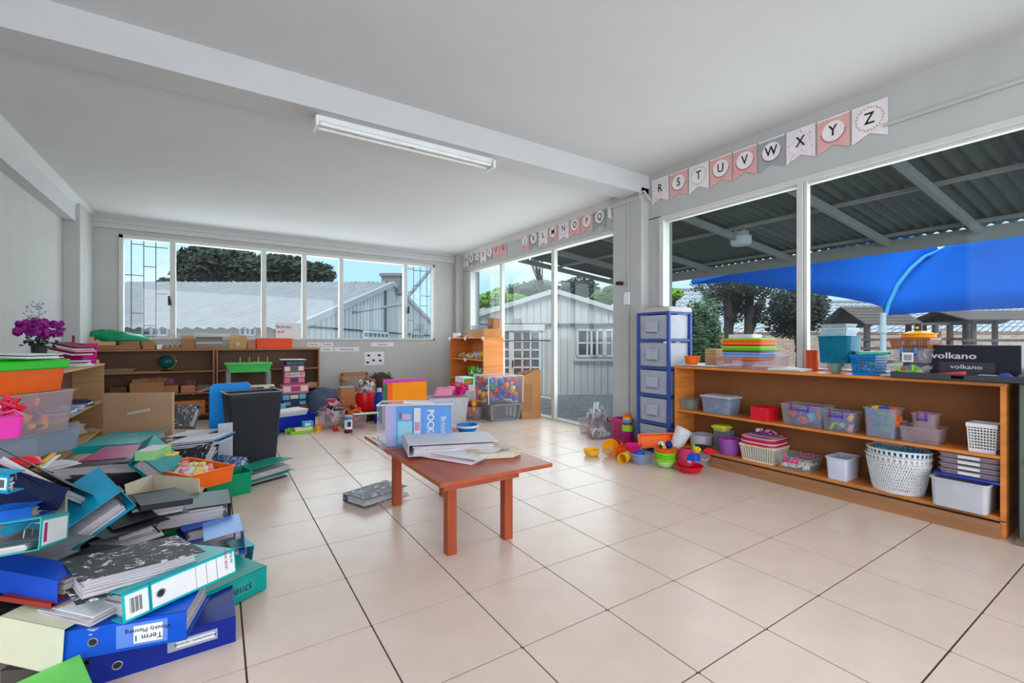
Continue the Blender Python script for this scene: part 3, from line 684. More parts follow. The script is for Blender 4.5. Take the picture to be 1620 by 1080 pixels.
def tub(name, label, cat, loc, hx, hy, h, m=None, rz=0, taper=.88, r=.025, lid=None, lidm=None, clip=None, clipside='x', group=None, t=.0025, rot=None, rim=True):
    T_ = thing(name, label, cat, loc, rz, group, rot)
    m = m or m_clear
    b = B(); b.shell([(hx*taper, hy*taper, 0, r*.8), (hx*.985, hy*.985, h-.012, r), (hx*.985, hy*.985, h, r)], t)
    b.build('body', m, T_, smooth=True)
    if rim:
        b = B(); b.shell([(hx*.99, hy*.99, h-.010, r), (hx+.006, hy+.006, h-.008, r), (hx+.006, hy+.006, h, r)], .009, 0)
        # ring only
        b2 = B()
        def rr(hx_, hy_, z, r_, n=4):
            pts = []
            for cx, cy, a0 in ((hx_-r_, hy_-r_, 0), (-hx_+r_, hy_-r_, PI/2), (-hx_+r_, -hy_+r_, PI), (hx_-r_, -hy_+r_, 1.5*PI)):
                for i in range(n+1): a = a0+PI/2*i/n; pts.append((cx+r_*math.cos(a), cy+r_*math.sin(a), z))
            return pts
        rr_ = [rr(hx*.985, hy*.985, h-.009, r), rr(hx+.006, hy+.006, h-.009, r), rr(hx+.006, hy+.006, h, r), rr(hx*.985, hy*.985, h, r)]
        b2.loft(rr_+[rr_[0]], cap=False); b2.build('rim', m, T_)
    if lid:
        b = B(); b.rbox(hx+.01, hy+.01, h, h+.012, r); b.rbox(hx*.88, hy*.88, h+.012, h+.02, r); b.build('lid', lidm or m, T_, bevel=.002)
    if clip:
        s = ((-hx-.012, 0), (hx+.012, 0)) if clipside == 'x' else ((0, -hy-.012), (0, hy+.012)) if clipside == 'y' else ((-hx-.012, 0), (0, -hy-.012))
        for cx, cy in s:
            b = B()
            w = (hy if cx else hx)*.42
            if cx: b.box(cx-.006, -w, h-.045, cx+.006, w, h-.03).box(cx-.006, -w, h-.045, cx+.006, -w+.012, h+.012).box(cx-.006, w-.012, h-.045, cx+.006, w, h+.012)
            else: b.box(-w, cy-.006, h-.045, w, cy+.006, h-.03).box(-w, cy-.006, h-.045, -w+.012, cy+.006, h+.012).box(w-.012, cy-.006, h-.045, w, cy+.006, h+.012)
            b.build('clip', clip, T_, bevel=.003)
    return T_
def jumble(label, loc, hx, hy, h, cols, n=40, s=.03, rz=0, kinds='bcr', name='toy_pieces', cat='toys', seed=1):
    """a heap nobody could count: one object"""
    rnd = random.Random(seed); b = B()
    for i in range(n):
        b.k = rnd.randrange(len(cols)); k = rnd.choice(kinds); s_ = s*rnd.uniform(.6, 1.3)
        c = (rnd.uniform(-hx+s_, hx-s_), rnd.uniform(-hy+s_, hy-s_), rnd.uniform(s_*.7, max(h-s_*.6, s_*.75)))
        b.M = Matrix.Translation(c) @ Euler((rnd.uniform(0, 6), rnd.uniform(0, 6), rnd.uniform(0, 6))).to_matrix().to_4x4()
        if k == 'b': b.cbox(0, 0, 0, s_*1.4, s_*1.0, s_*.5)
        elif k == 'c': b.cyl((0, 0, -s_*.4), (0, 0, s_*.4), s_*.5, 8)
        elif k == 'r': b.tube([(s_*.6*math.cos(a*PI/4), s_*.6*math.sin(a*PI/4), 0) for a in range(9)], s_*.18, 5)
        elif k == 's': b.ball((0, 0, 0), s_*.6, 8, 5)
        elif k == 'l': b.cbox(0, 0, 0, s_*2.4, s_*.5, s_*.25)
    b.M = Matrix(); o = b.build(name, cols, loc=loc, rot=(0, 0, rz)); return tag(o, label, cat, kind='stuff')
def basket(name, label, loc, hx, hy, h, m, rz=0, taper=.86, nx=9, ny=7, nz=5, group=None, solid=.012, rot=None, cat='basket'):
    """perforated plastic basket: lattice walls, solid floor and rim"""
    T_ = thing(name, label, cat, loc, rz, group, rot)
    def sc(z): return taper+(1-taper)*z/h
    b = B(); b.rbox(hx*taper, hy*taper, 0, .004, .01)
    w = .0022
    for sgn in (-1, 1):
        for i in range(nx+1):
            a = -1+2*i/nx; t0, t1 = sc(0), 1; ww = .25*2*hx/nx
            b.loft([[(a*hx*t-ww*.5, sgn*hy*t-w, z), (a*hx*t+ww*.5, sgn*hy*t-w, z), (a*hx*t+ww*.5, sgn*hy*t+w, z), (a*hx*t-ww*.5, sgn*hy*t+w, z)] for t, z in ((t0, 0), (t1, h))])
        for i in range(ny+1):
            a = -1+2*i/ny; ww = .25*2*hy/ny; t0, t1 = sc(0), 1
            b.loft([[(sgn*hx*t-w, a*hy*t-ww*.5, z), (sgn*hx*t+w, a*hy*t-ww*.5, z), (sgn*hx*t+w, a*hy*t+ww*.5, z), (sgn*hx*t-w, a*hy*t+ww*.5, z)] for t, z in ((t0, 0), (t1, h))])
    for j in range(nz+1):
        z = h*(.10+.70*j/nz); t = sc(z); hh = h*.8/nz*.17
        b.box(-hx*t, -hy*t-w, z-hh, hx*t, -hy*t+w, z+hh).box(-hx*t, hy*t-w, z-hh, hx*t, hy*t+w, z+hh).box(-hx*t-w, -hy*t, z-hh, -hx*t+w, hy*t, z+hh).box(hx*t-w, -hy*t, z-hh, hx*t+w, hy*t, z+hh)
    t = sc(h*.05); b.box(-hx*t, -hy*t-w, 0, hx*t, -hy*t+w, h*.08).box(-hx*t, hy*t-w, 0, hx*t, hy*t+w, h*.08).box(-hx*t-w, -hy*t, 0, -hx*t+w, hy*t, h*.08).box(hx*t-w, -hy*t, 0, hx*t+w, hy*t, h*.08)
    b.build('lattice_body', m, T_)
    b = B(); zz = h*.86
    for (x0, y0, x1, y1) in ((-hx-.005, -hy-.005, hx+.005, -hy+.003), (-hx-.005, hy-.003, hx+.005, hy+.005), (-hx-.005, -hy, -hx+.003, hy), (hx-.003, -hy, hx+.005, hy)):
        b.box(x0, y0, zz, x1, y1, h)
    b.build('rim', m, T_, bevel=.002)
    return T_
def box_open(name, label, cat, loc, hx, hy, h, m, rz=0, t=.004, group=None, rot=None, taper=1., flaps=0):
    T_ = thing(name, label, cat, loc, rz, group, rot)
    B().shell([(hx*taper, hy*taper, 0, .004), (hx, hy, h, .004)], t).build('body', m, T_)
    return T_
def solid(name, label, cat, loc, hx, hy, h, m, rz=0, r=.006, group=None, rot=None, bevel=.002, hx2=None, hy2=None):
    o = B().rbox(hx, hy, 0, h, r, hx2=hx2, hy2=hy2).build(name, m, loc=loc, bevel=bevel); o.rotation_euler = rot if rot else (0, 0, rz)
    return tag(o, label, cat, group)
def game_box(label, loc, hx, hy, h, m, rz=0, bands=(), name='board_game_box', cat='game box', group=None, txt=None, txm=None):
    """lidded cardboard game box: lid, base, printed side panels"""
    T_ = thing(name, label, cat, loc, rz, group)
    B().box(-hx+.003, -hy+.003, 0, hx-.003, hy-.003, h*.9).build('box_base', m, T_)
    B().box(-hx, -hy, h*.12, hx, hy, h).build('box_lid', m, T_, bevel=.0015)
    rnd = random.Random(int((loc[0]*31+loc[2]*77)*100))
    for (f0, f1, c0, c1, bm_) in bands:
        B().box(-hx+2*hx*f0, -hy-.0012, h*c0, -hx+2*hx*f1, -hy, h*c1).build('printed_panel', bm_, T_)
    if txt: text(txt, h*.5, txm or WHT, T_, (0, -hy-.002, h*.5), (PI/2, 0, 0), name='title')
    return T_
def bowl(name, label, loc, r, h, m, rot=None, group=None, cat='bowl', foot=.5, t=.003, sx=1, sy=1, n=24):
    T_ = thing(name, label, cat, loc, 0, group, rot)
    pr = [(r*foot, 0), (r*(foot+(1-foot)*.55), h*.22), (r*.93, h*.62), (r, h)]
    B().lathe(pr+[(a-t, b_+t) for a, b_ in pr[::-1]], n, True, sx, sy).build('bowl_body', m, T_, smooth=True)
    q = [(r*sx*math.cos(2*PI*i/n), r*sy*math.sin(2*PI*i/n), h) for i in range(n+1)]
    B().tube(q, t*1.2, 6).build('rim', m, T_, smooth=2)
    return T_
def cup(name, label, loc, r0, r1, h, m, rot=None, group=None, cat='cup', t=.003, n=20, handle=None, band=None):
    T_ = thing(name, label, cat, loc, 0, group, rot)
    B().lathe([(r0, 0), (r1, h), (r1-t, h), (r0-t, t)], n).build('cup_body', m, T_, smooth=True)
    B().tube([(r1*math.cos(2*PI*i/n), r1*math.sin(2*PI*i/n), h-.002) for i in range(n+1)], t, 5).build('rim', band or m, T_)
    if handle: B().tube([(r1*math.cos(a), 0, h+r1*1.0*math.sin(a)) for a in [PI*i/10 for i in range(11)]], .003, 5).build('handle', handle, T_)
    return T_
def bookcase(name, label, loc, w, d, h, shelves, mf, mb, rz=0, t=.02, top=.022, plinth=0, mplinth=None, edge=None, base=.08, backm=None, mats=None):
    """front faces local -y, x along the width, origin at front-left foot"""
    T_ = thing(name, label, 'bookcase', loc, rz)
    B().box(0, 0, 0, t, d, h-top).build('side_panel', mf, T_, bevel=.0015); B().box(w-t, 0, 0, w, d, h-top).build('side_panel', mf, T_, bevel=.0015)
    B().box(-.006, -.008, h-top, w+.006, d, h).build('top_board', mf, T_, bevel=.002)
    B().box(t, d-.008, base, w-t, d-.002, h-top).build('back_panel', mb, T_)
    for z in shelves: B().box(t, .004, z-.02, w-t, d-.009, z).build('shelf', mf, T_, bevel=.0015)
    if plinth: B().box(.0, -plinth, .0, w-.02, -plinth+.02, base-.01).build('plinth', mplinth or mf, T_, bevel=.001)
    return T_
# ================================================================ FURNITURE
# long low bookcase under the near window (front faces -X: rotate -90)
bc = bookcase('low_bookcase', 'long low orange-brown wooden bookcase with two tiers of tubs under the near window', (3.93, 3.01, 0), 2.335, .30, .93, (.125, .49), m_wood_o, m_wood_d, -PI/2, t=.024, plinth=.04, mplinth=m_wood_b, base=.105)
B().box(1.15, .004, .125, 1.165, .02, .13).build('shelf_bracket', m_wood_b, bc)
B().box(0, 0, .10, 2.335, .3, .106).build('bottom_board', m_wood_b, bc)
# bookcase in the back right corner (front faces -X)
bc2 = bookcase('tall_bookcase', 'waist-high orange-brown bookcase with toys in the far right corner by the sliding doors', (3.79, 8.08, 0), 1.33, .40, 1.255, (.12, .50, .865), m_wood_o, m_wood_o, -PI/2, base=.05)
for k, (a, z) in enumerate(((.0, 1.235), (.66, 1.235), (1.31, 1.235), (.66, .85))):
    B().box(a-.03, -.010, z-.03, a+.03, -.0, z+.03).build('tape_patch', WHT, bc2)
# two brown bookcases against the back wall
b3 = bookcase('brown_bookcase', 'brown wooden bookcase with green globe on its shelf below the back window', (-1.47, 8.22, 0), 1.43, .30, 1.065, (.10, .42, .745), m_wood_b, m_wood_bd, 0)
b4 = bookcase('brown_bookcase', 'brown wooden bookcase behind the green toy sink and the stacked game boxes', (-.015, 8.22, 0), 1.46, .30, 1.065, (.10, .42, .745), m_wood_b, m_wood_bd, 0)
# small bookcase along the left wall, front faces +X
b5 = bookcase('pale_bookcase', 'pale wooden bookcase with papers on its shelves along the left wall', (-1.20, 5.05, 0), 2.55, .30, .905, (.10, .45), m_wood_p, m_wood_bd, PI/2, base=.05)
# low table
tb = thing('low_table', 'low red-brown wooden children\'s table in the middle of the room', 'table', (1.27, 2.76, 0), 0)
M = Matrix.Translation((0, 0, .455))
B(M).rbox(.352, .69, 0, .022, .012).build('tabletop', m_table, tb, bevel=.003)
for sx in (-1, 1):
    for sy in (-1, 1):
        B().box(sx*.185-.028, sy*.45-.028, 0, sx*.185+.028, sy*.45+.028, .455).build('leg', m_tableb, tb, bevel=.003)
for s in (-1, 1):
    B().box(-.245, s*.485-.012, .365, .245, s*.485+.012, .455).build('apron', m_table, tb, bevel=.002)
    B().box(s*.225-.011, -.473, .375, s*.225+.011, .473, .455).build('apron', m_table, tb, bevel=.002)
    B().cyl((s*.19, -.499, .41), (s*.19, -.497, .41), .006, 8).build('screw_head', m_hw, tb)
# drawer tower
dt = thing('drawer_tower', 'tall blue-framed tower of five frosted plastic drawers beside the column', 'drawers', (4.085, 3.265, 0))
fb = C('blue_frame', 52, 78, 150, .4); hx, hy, H5 = .175, .20, 1.49
m_drawer = mat('drawer_plastic', (188, 192, 204), .35, clear=.22, tint=(235, 235, 242))
for sx in (-1, 1):
    for sy in (-1, 1):
        B().box(sx*hx-.016, sy*hy-.016, 0, sx*hx+.016, sy*hy+.016, H5).build('corner_post', fb, dt, bevel=.005)
for k in range(6):
    z = k*(H5-.02)/5
    B().box(-hx-.018, -hy-.01, z, hx+.01, hy+.01, z+.028).build('frame_shelf', fb, dt, bevel=.004)
for k in range(5):
    z = k*(H5-.02)/5+.032; hh = (H5-.02)/5-.045
    dr = B(Matrix.Translation((-.005, 0, z))).shell([(hx*.93, hy*.93, 0, .01), (hx*.97, hy*.93, hh, .01)], .004).build('drawer', m_drawer, dt)
    B().box(-hx-.028, -.075, z+hh*.25, -hx-.008, .075, z+hh*.30).box(-hx-.028, -.075, z+hh*.25, -hx-.020, .075, z+hh*.72).box(-hx-.026, -.075, z+hh*.68, -hx-.008, .075, z+hh*.74)  .build('handle', m_drawer, dr, bevel=.003)
B().rbox(hx+.02, hy+.02, H5, H5+.05, .03).build('top_cover', C('greyish_lid', 190, 178, 180, .6), dt, bevel=.006)
# small cabinet at the far right edge
cb = bookcase('dark_cabinet', 'dark grey-green cabinet with an orange wooden shelf at the right edge', (3.93, .62, 0), .8, .30, .98, (.50,), C('cabinet_grey', 104, 108, 98, .6), C('cabinet_back', 96, 100, 92, .7), -PI/2, base=.08)
B().box(.02, -.006, .465, .8, .0, .50).build('shelf_edge', m_wood_o, cb)
B().box(-.005, -.06, 0, .9, .3, .03).build('base_board', C('base_brown', 120, 100, 84, .7), cb)
tub('storage_tub', 'grey-green plastic tub on the shelf of the dark cabinet', 'tub', (4.05, .42, .502), .1, .14, .20, C('tub_green', 96, 122, 110))
# ceiling batten light
lt = thing('batten_light', 'white twin-tube fluorescent batten fixed under the ceiling beam', 'ceiling light', (1.405, 3.74, 2.83))
B().rbox(.775, .045, .03, .07, .006).build('housing', m_white, lt, bevel=.003)
B().prism([(-.045, .03), (.045, .03), (.02, .012), (-.02, .012)], -.76, .76, 'x').build('reflector', m_white, lt)
for s in (-1, 1):
    B().cyl((-.75, s*.042, .006), (.75, s*.042, .006), .013, 12).build('tube', mat('fluorescent_tube', (238, 238, 235), .3), lt, smooth=True)
    B().box(s*.775-.012, -.075, -.02, s*.775+.012, .075, .05).build('end_bracket', m_white, lt, bevel=.003)
    B().cyl((s*.7, 0, .03), (s*.7, 0, .026), .01, 8).build('screw', m_hw, lt)
B().box(-.02, -.006, .008, .02, .006, .012).build('clip', m_hw, lt)
# sensors, camera, conduit at the column
o = B().rbox(.045, .03, 0, .14, .012).build('motion_sensor', m_white, bevel=.004); p = atX(962, 334, 4.19); o.location = (4.19, 4.15, 2.74); tag(o, 'white motion sensor at the top of the column beside the letter Q pennant', 'sensor')
o = B().rbox(.012, .045, 0, .15, .01).build('junction_box', m_white, bevel=.003); p = atX(991, 482, 4.10); o.location = (4.108, p.y, p.z); tag(o, 'white flat wall box on the column beside the sliding doors', 'wall box')
p = atX(984, 448, 4.09); t_ = thing('security_camera', 'small black camera on the column edge above the white wall box', 'camera', (4.07, p.y+.02, p.z))
B().rbox(.04, .03, -.02, .02, .01).build('camera_body', m_black, t_, bevel=.004); B().cyl((.04, 0, 0), (.05, 0, 0), .015, 10).build('mount', m_black, t_); B().cyl((-.04, 0, 0), (-.046, 0, 0), .014, 12).build('lens', C('lens_glass', 20, 20, 24, .1), t_)
b = B(); b.cyl((4.112, 3.80, 0.1), (4.112, 3.80, 2.86), .008, 8); b.box(4.10, 3.62, 2.83, 4.12, 4.1, 2.875); b.tube([(4.10, 3.63, 2.86), (4.06, 3.58, 2.88), (4.1, 3.55, 2.9), (4.2, 3.54, 2.8)], .012, 6)
tag(b.build('conduit', m_wall), 'thin painted cable conduit running up the column', 'conduit')
# alphabet pennants
fl_pink = mat('pennant_pink', (226, 172, 168), .8, var=.06); fl_grey = mat('pennant_grey', (158, 164, 166), .8); fl_white = mat('pennant_white', (234, 226, 228), .8)
fl_floral = mat('pennant_floral', (234, 224, 228), .8, splat=((176, 110, 122), 30, .60)); fl_rose = mat('pennant_rose_floral', (222, 168, 168), .8, splat=((160, 110, 112), 28, .62))
m_ink = mat('black_ink', (26, 26, 28), .7); m_oval = mat('pennant_oval', (236, 230, 230), .8)
m_wreath = mat('wreath_print', (150, 92, 104), .8)
kinds = {'R': 3, 'S': 0, 'T': 2, 'U': 0, 'V': 4, 'W': 1, 'X': 3, 'Y': 0, 'Z': 2, 'A': 2, 'B': 1, 'C': 1, 'D': 3, 'E': 1, 'F': 4, 'G': 4, 'J': 0, 'K': 1, 'L': 3, 'M': 4, 'N': 2, 'O': 0, 'P': 0, 'Q': 1}
desc = ['dusty pink', 'grey', 'pale white', 'white floral', 'rose floral']
fm = [fl_pink, fl_grey, fl_white, fl_floral, fl_rose]
def pennant(ch, y, zt, w=.232, h=.285):
    k = kinds[ch]; rx = random.uniform(-.02, .03)
    t_ = thing('pennant', '%s swallow-tailed pennant printed with the letter %s on the right wall' % (desc[k], ch), 'pennant', (XW-.006, y, zt), 0, None, (rx*0, 0, 0))
    t_['group'] = 'alphabet pennants'
    B().prism([(-w/2, 0), (w/2, 0), (w/2, -h), (0, -h+.055), (-w/2, -h)], -.002, .0, 'x').build('card', fm[k], t_)
    if k != 3 and k != 4 or ch in 'VM':
        B().loft([[(x, .082*math.cos(2*PI*i/20), -.118+.082*math.sin(2*PI*i/20)) for i in range(20)] for x in (-.0032, -.002)]).build('oval_panel', m_oval, t_)
        b = B()
        for i in range(26):
            a = PI*1.02+i/25*PI*.96 if k != 2 else 2*PI*i/26
            c = Vector((-.0035, .088*math.cos(a), -.118+.088*math.sin(a))); d = Vector((0, math.cos(a+.7*(-1)**i), math.sin(a+.7*(-1)**i)))*.012; e = Vector((0, -d.z, d.y))*.22
            b.slab([c-d, c+e, c+d, c-e], .0006)
        b.build('wreath', m_wreath, t_)
    text(ch, .125, m_ink, t_, (-.0045, 0, -.118), (PI/2, 0, -PI/2), name='letter', sx=.85, bold=.001)
    B().box(-.004, -w/2, -.012, -.001, w/2, 0).build('fold', m_oval, t_)
for i, ch in enumerate('RSTUVWXYZ'): pennant(ch, 3.561-.1165-i*.2485, 3.045-.003*i)
for i, ch in enumerate('JKLMNOPQ'): pennant(ch, 6.281-.116-i*.2485, 2.945)
for i, ch in enumerate('ABCDEFG'): pennant(ch, 8.40-.116-i*.2400, 2.955)
# notes on the back wall
def note(label, u0, v0, u1, v1, txts=(), name='wall_note', cat='note', y=YB, group=None):
    a, c = atY(u0, v1, y), atY(u1, v0, y); t_ = thing(name, label, cat, ((a.x+c.x)/2, y-.001, (a.z+c.z)/2), 0, group); w, h = (c.x-a.x)/2, (c.z-a.z)/2
    B().box(-w, -.002, -h, w, 0, h).build('sheet', m_paper, t_)
    for s, sz, x, z in txts: text(s, sz, m_ink, t_, (x, -.003, z), (PI/2, 0, 0), thick=.0003)
    return t_, w, h
note('long white word strip below the window, left of upper row', 486, 541.5, 506, 548, [('Monday', .045, 0, 0)])
note('long white word strip below the window, second in the upper row', 507, 541.5, 527, 548, [('Tuesday', .045, 0, 0)])
note('white word strip in the lower row, left one', 507, 549, 527, 556, [('Friday', .045, 0, 0)])
note('wide white word strip in the lower row', 529, 549, 568, 556, [('Wednesday', .05, 0, 0)])
note('white word strip near the middle of the wall below the window', 587, 541.5, 623, 548, [('Saturday', .05, 0, 0)])
n_, w, h = note('white picture sheet with four small drawings on the back wall', 577, 556, 607.5, 577.5, name='picture_sheet', cat='poster')
b = B()
for cx, cz in ((-.6, .45), (.5, .45), (-.1, -.3), (.6, -.35), (-.7, -.6)):
    b.M = Matrix.Translation((cx*w, -.003, cz*h)); b.loft([[(.03*math.cos(a*PI/5), y, .02*math.sin(a*PI/5)) for a in range(10)] for y in (-.0006, 0)])
b.build('drawings', m_hw, n_)
note('white sign with handwriting taped to the window pane above the orange tray', 436, 511, 472.5, 534.5, [('Birthday', .07, -.05, .06), ('wall', .07, -.1, -.02)], name='window_sign', cat='sign', y=YB-.03)
PD = atD
# ================================================================ THE HEAP OF BINDERS (left)
ins_t = mat('spine_insert_blue', (96, 134, 214), .3)
D = lambda u, v, d: ('d', u, v, d)
T1, M1, l1, w1 = binder('dark blue ring binder lying at the very bottom front of the heap on the tiles', (140, 1041, .10), (373, 974, .10), t=.105, m=C('deep_blue_board', 10, 34, 130, .4), ring=.075, W=.34,
    lab=[(.50, .86, .25, .62, C('holder_grey', 150, 156, 176), 'label_holder'), (.56, .84, .33, .53, m_paper, 'spine_label')])
B1c = T1
T2, M2, l2, w2 = binder('bright blue ring binder labelled Term 1 Weekly Planning, upside down', (97, 999, .205), (295, 966, .205), t=.105, m=C('azure_board', 8, 80, 192, .35), ring=.085, W=.33,
    lab=[(.42, .84, .12, .88, ins_t, 'label_pocket'), (.56, .80, .22, .80, m_paper, 'spine_label')])
def on_spine(T_, M_, s, size, a, c, m, flip=False, rot90=False, nm='handwriting', depth=.0022):
    """text on a spine: M maps (along, away, down)"""
    x = Vector((M_[0][0], M_[1][0], M_[2][0])); y = Vector((M_[0][1], M_[1][1], M_[2][1])); n = Vector((M_[0][2], M_[1][2], M_[2][2]))
    X = x; Yv = -n; Z = -y
    if X.cross(Yv).dot(Z) < 0: X = -X
    if flip: X, Yv = -X, -Yv
    if rot90: X, Yv = Yv, -X
    R = Matrix((X, Yv, Z)).transposed()
    p = x*a-y*depth+n*c
    return text(s, size, m, T_, p, R.to_euler(), name=nm, thick=.0003)
on_spine(T2, M2, 'Term 1', .028, l2*.68, .065, m_ink, flip=True); on_spine(T2, M2, 'Weekly Planning', .020, l2*.68, .040, m_ink, flip=True)
on_spine(T1, M1, 'Assessment records', .016, l1*.70, .045, m_ink, flip=True)
T4, M4, l4, w4 = binder('teal ring binder under the white-labelled one, its square end sticking out to the right', (262, 968, .115), (422, 894, .115), t=.11, m=C('teal_fresh', 0, 150, 140, .35), ring=.10, W=.33, lab=[(.52, .86, .2, .75, C('teal_pocket', 40, 150, 146), 'label_pocket')])
on_spine(T4, M4, '57/10/', .035, l4*.72, .055, m_ink, flip=True)
T3, M3, l3, w3 = binder('teal ring binder with full-length white spine label and barcode', D(192, 940, 1.553), D(371, 867, 1.90), Y=D(120, 925, 1.70), t=.10, m=C('teal_bright', 0, 172, 178, .35), ring=.115, W=.33,
    lab=[(.225, .985, .10, .90, m_paper, 'spine_label'), (.02, .195, .10, .90, m_paper, 'barcode_label'), (.205, .215, 0, 1, C('teal_line', 0, 130, 140), 'label_line'), (.60, .604, .1, .9, GRY, 'fold'), (.70, .704, .1, .9, GRY, 'fold'), (.80, .804, .1, .9, GRY, 'fold')])
b = B(M3)
for k in range(9): b.box(l3*.055+k*.004, -.0022, .025, l3*.055+k*.004+(.0022 if k % 3 else .001), -.0014, .075)
b.build('barcode', m_ink, T3)
on_spine(T3, M3, 'LEVER ARCH', .014, l3*.90, .03, MAG, rot90=True); on_spine(T3, M3, 'A4 FILE', .014, l3*.955, .03, m_ink, rot90=True)
binder('black ring binder with white splatter-marbled cover, topmost at the front of the heap', D(124, 920, 1.511), D(325, 871, 1.80), Y=D(88, 888, 1.70), t=.075, m=m_marble, mode='fore', ring=False, W=.34, fill=.9)
binder('big cyan ring binder tilted on end, its mouth gaping towards the room', D(192, 776, 2.12), D(161, 744, 2.29), Y=D(51, 893, 1.84), t=.11, m=CYAN, ring=False, W=.40, L=.36, open=.0, fill=.45)
T7, M7, l7, w7 = binder('teal ring binder with a big white spine label at the left edge', D(66, 818, 1.55), D(110, 809, 1.80), Y=D(0, 829, 1.42), t=.105, m=C('teal_soft', 30, 168, 165, .35), ring=False, W=.33, fill=.2,
    lab=[(.06, .93, .12, .9, m_paper, 'spine_label'), (.10, .2, .2, .8, MAG, 'label_stripe')])
binder('royal blue ring binder with plain spine at the left edge below the teal label', (-40, 893, .37), (91, 917, .35), t=.085, m=RBLUE, ring=False, W=.10)
binder('thin red and teal edged folder squeezed under the plain blue binder', (0, 942, .285), (80, 954, .275), t=.02, m=C('dark_red_card', 150, 50, 40), ring=False, mech=False, W=.3)
sheets('fan of dog-eared grey-white papers left of the barcode label', (66, 957, .25), (150, 975, .24), n=14, W=.14, dz=.0045, jit=.015, m=[m_paper, m_paper2])
T9, M9, l9, w9 = binder('cream box file filling the bottom left corner of the heap', (0, 974, .24), (101, 995, .22), t=.16, m=C('cream_board', 206, 204, 178, .7), ring=False, mech=False, W=.30)
q = [P(D(20, 1084, 1.50)), P(D(127, 1036, 1.52)), P(D(168, 1130, 1.22)), P(D(60, 1190, 1.2))]
o = B(Matrix.Translation(-q[1])).slab(q, -.004).build('green_folder', C('grass_green', 104, 196, 88, .5), loc=q[1]); tag(o, 'bright green card folder poking up at the bottom edge of the heap', 'folder')
binder('black ring binder sloping down from the left edge, papers bulging out', D(0, 708, 1.95), D(108, 765, 1.95), Y=D(0, 702, 2.5), t=.055, m=BLK, mode='fore', ring=False, W=.33, fill=.6)
T_ = thing('ring_binder', 'dark navy ring binder board hanging under the sloping black one', 'binder', PD(0, 800, 1.93))
q = [PD(u, v, d)-T_.location for u, v, d in ((-40, 722, 1.93), (108, 772, 1.93), (90, 808, 1.90), (-40, 800, 1.90))]
B().slab(q, .004).build('cover', C('midnight_board', 12, 24, 62, .4), T_)
o = solid('card_divider', 'small grey card standing between the navy and the cyan binder', 'card', P(D(97, 800, 1.95))-Vector((0, 0, .06)), .035, .003, .12, C('grey_card', 150, 152, 146, .8), rz=-.9)
T_, M_, l_, w_ = binder('cyan ring binder end with a barcode sticker at the left edge', D(-60, 744, 1.70), D(14, 750, 1.70), t=.075, m=CYAN, ring=False, W=.06, lab=[(.80, .97, .2, .8, m_paper, 'barcode_sticker')])
b = B(M_); [b.box(l_*.82+k*.004, -.0022, .022, l_*.82+k*.004+.002, -.0014, .052) for k in range(5)]; b.build('barcode', m_ink, T_)
binder('blue ring binder board seen under the barcode sticker binder', D(-30, 812, 1.80), D(48, 801, 1.84), t=.06, m=C('clear_blue_board', 20, 104, 214, .4), ring=False, W=.12)
binder('black ring binder lying open with a thick wad of pinkish papers behind the cyan one', (72, 742, .36), (219, 729, .36), t=.085, m=BLK, mode='fore', ring=False, W=.12, fill=.98)
binder('empty black ring binder showing its metal arch, right of the pinkish papers', (222, 731, .35), (264, 712, .35), t=.09, m=C('black_glossy', 34, 34, 38, .3), mode='headR', ring=False, W=.16, fill=.08)
binder('magenta ring binder in front of the flat teal one', (123, 730, .34), (217, 722, .34), t=.05, m=MAG, ring=False, W=.50, mech=False)
binder('flat teal ring binder with a small white sticker lying below the cardboard box', (114, 707, .33), (218, 701, .33), t=.06, m=TEAL, ring=False, W=.62, mech=False)
o = solid('sticker', 'small white sticker on the flat teal binder', 'sticker', (atZ(211, 687, .3305)), .03, .012, .001, m_paper, r=.002)
binder('teal ring binder standing on edge beside the pale green box', D(222, 722, 2.95), D(250, 676, 3.3), Y=D(250, 722, 3.1), t=.09, m=C('teal_deep', 0, 138, 142, .35), ring=False, W=.25, L=.3)
pg = P(D(243, 722, 2.9)); box_open('card_box', 'small pale green box full of index cards on the heap', 'box', pg, .055, .10, .055, PGRN, rz=-.35, t=.003)
for k in range(12):
    o = solid('index_card', 'index card in the small pale green box, %s from the front' % ['first', 'second', 'third', 'fourth', 'fifth', 'sixth', 'seventh', 'eighth', 'ninth', 'tenth', 'eleventh', 'twelfth'][k], 'card', pg+Vector((0, 0, .005))+Matrix.Rotation(-.35, 3, 'Z') @ Vector((0, -.085+k*.0145, 0)), .048, .0025, .052, m_paper if k % 3 else C('card_pinkish', 214, 190, 180, .8), rz=-.35, r=.001, bevel=0, group='index cards in the pale green box')
T_, M_, l_, w_ = binder('splatter-marbled black ring binder standing upright behind the orange tray', D(281, 699, 3.75), D(339, 694, 3.75), Y=D(283, 735, 3.60), t=.09, m=m_marble, mode='spine', ring=False, W=.22)
sheets('white and pale blue papers on top of the upright marbled binder', D(270, 700, 3.7), D(343, 692, 3.75), n=8, W=.3, dz=.008, jit=.03, m=[m_paper, LBLU, m_paper, m_black])
sheets('loose papers and dark folders beside the cardboard box', D(272, 688, 4.2), D(330, 684, 4.2), n=9, W=.28, dz=.012, jit=.05, m=[m_paper, BLK, LBLU, m_paper, NAVY])
T_, M_, l_, w_ = binder('marbled black ring binder leaning behind the loose papers', D(269, 640, 5.0), D(312, 640, 5.0), Y=D(269, 672, 4.9), t=.08, m=m_marble2, ring=False, W=.25)
o = thing('yellow_clip', 'square yellow clip with black centre lying beside the marbled binder', 'clip', P(D(272, 719, 2.9)), -.5)
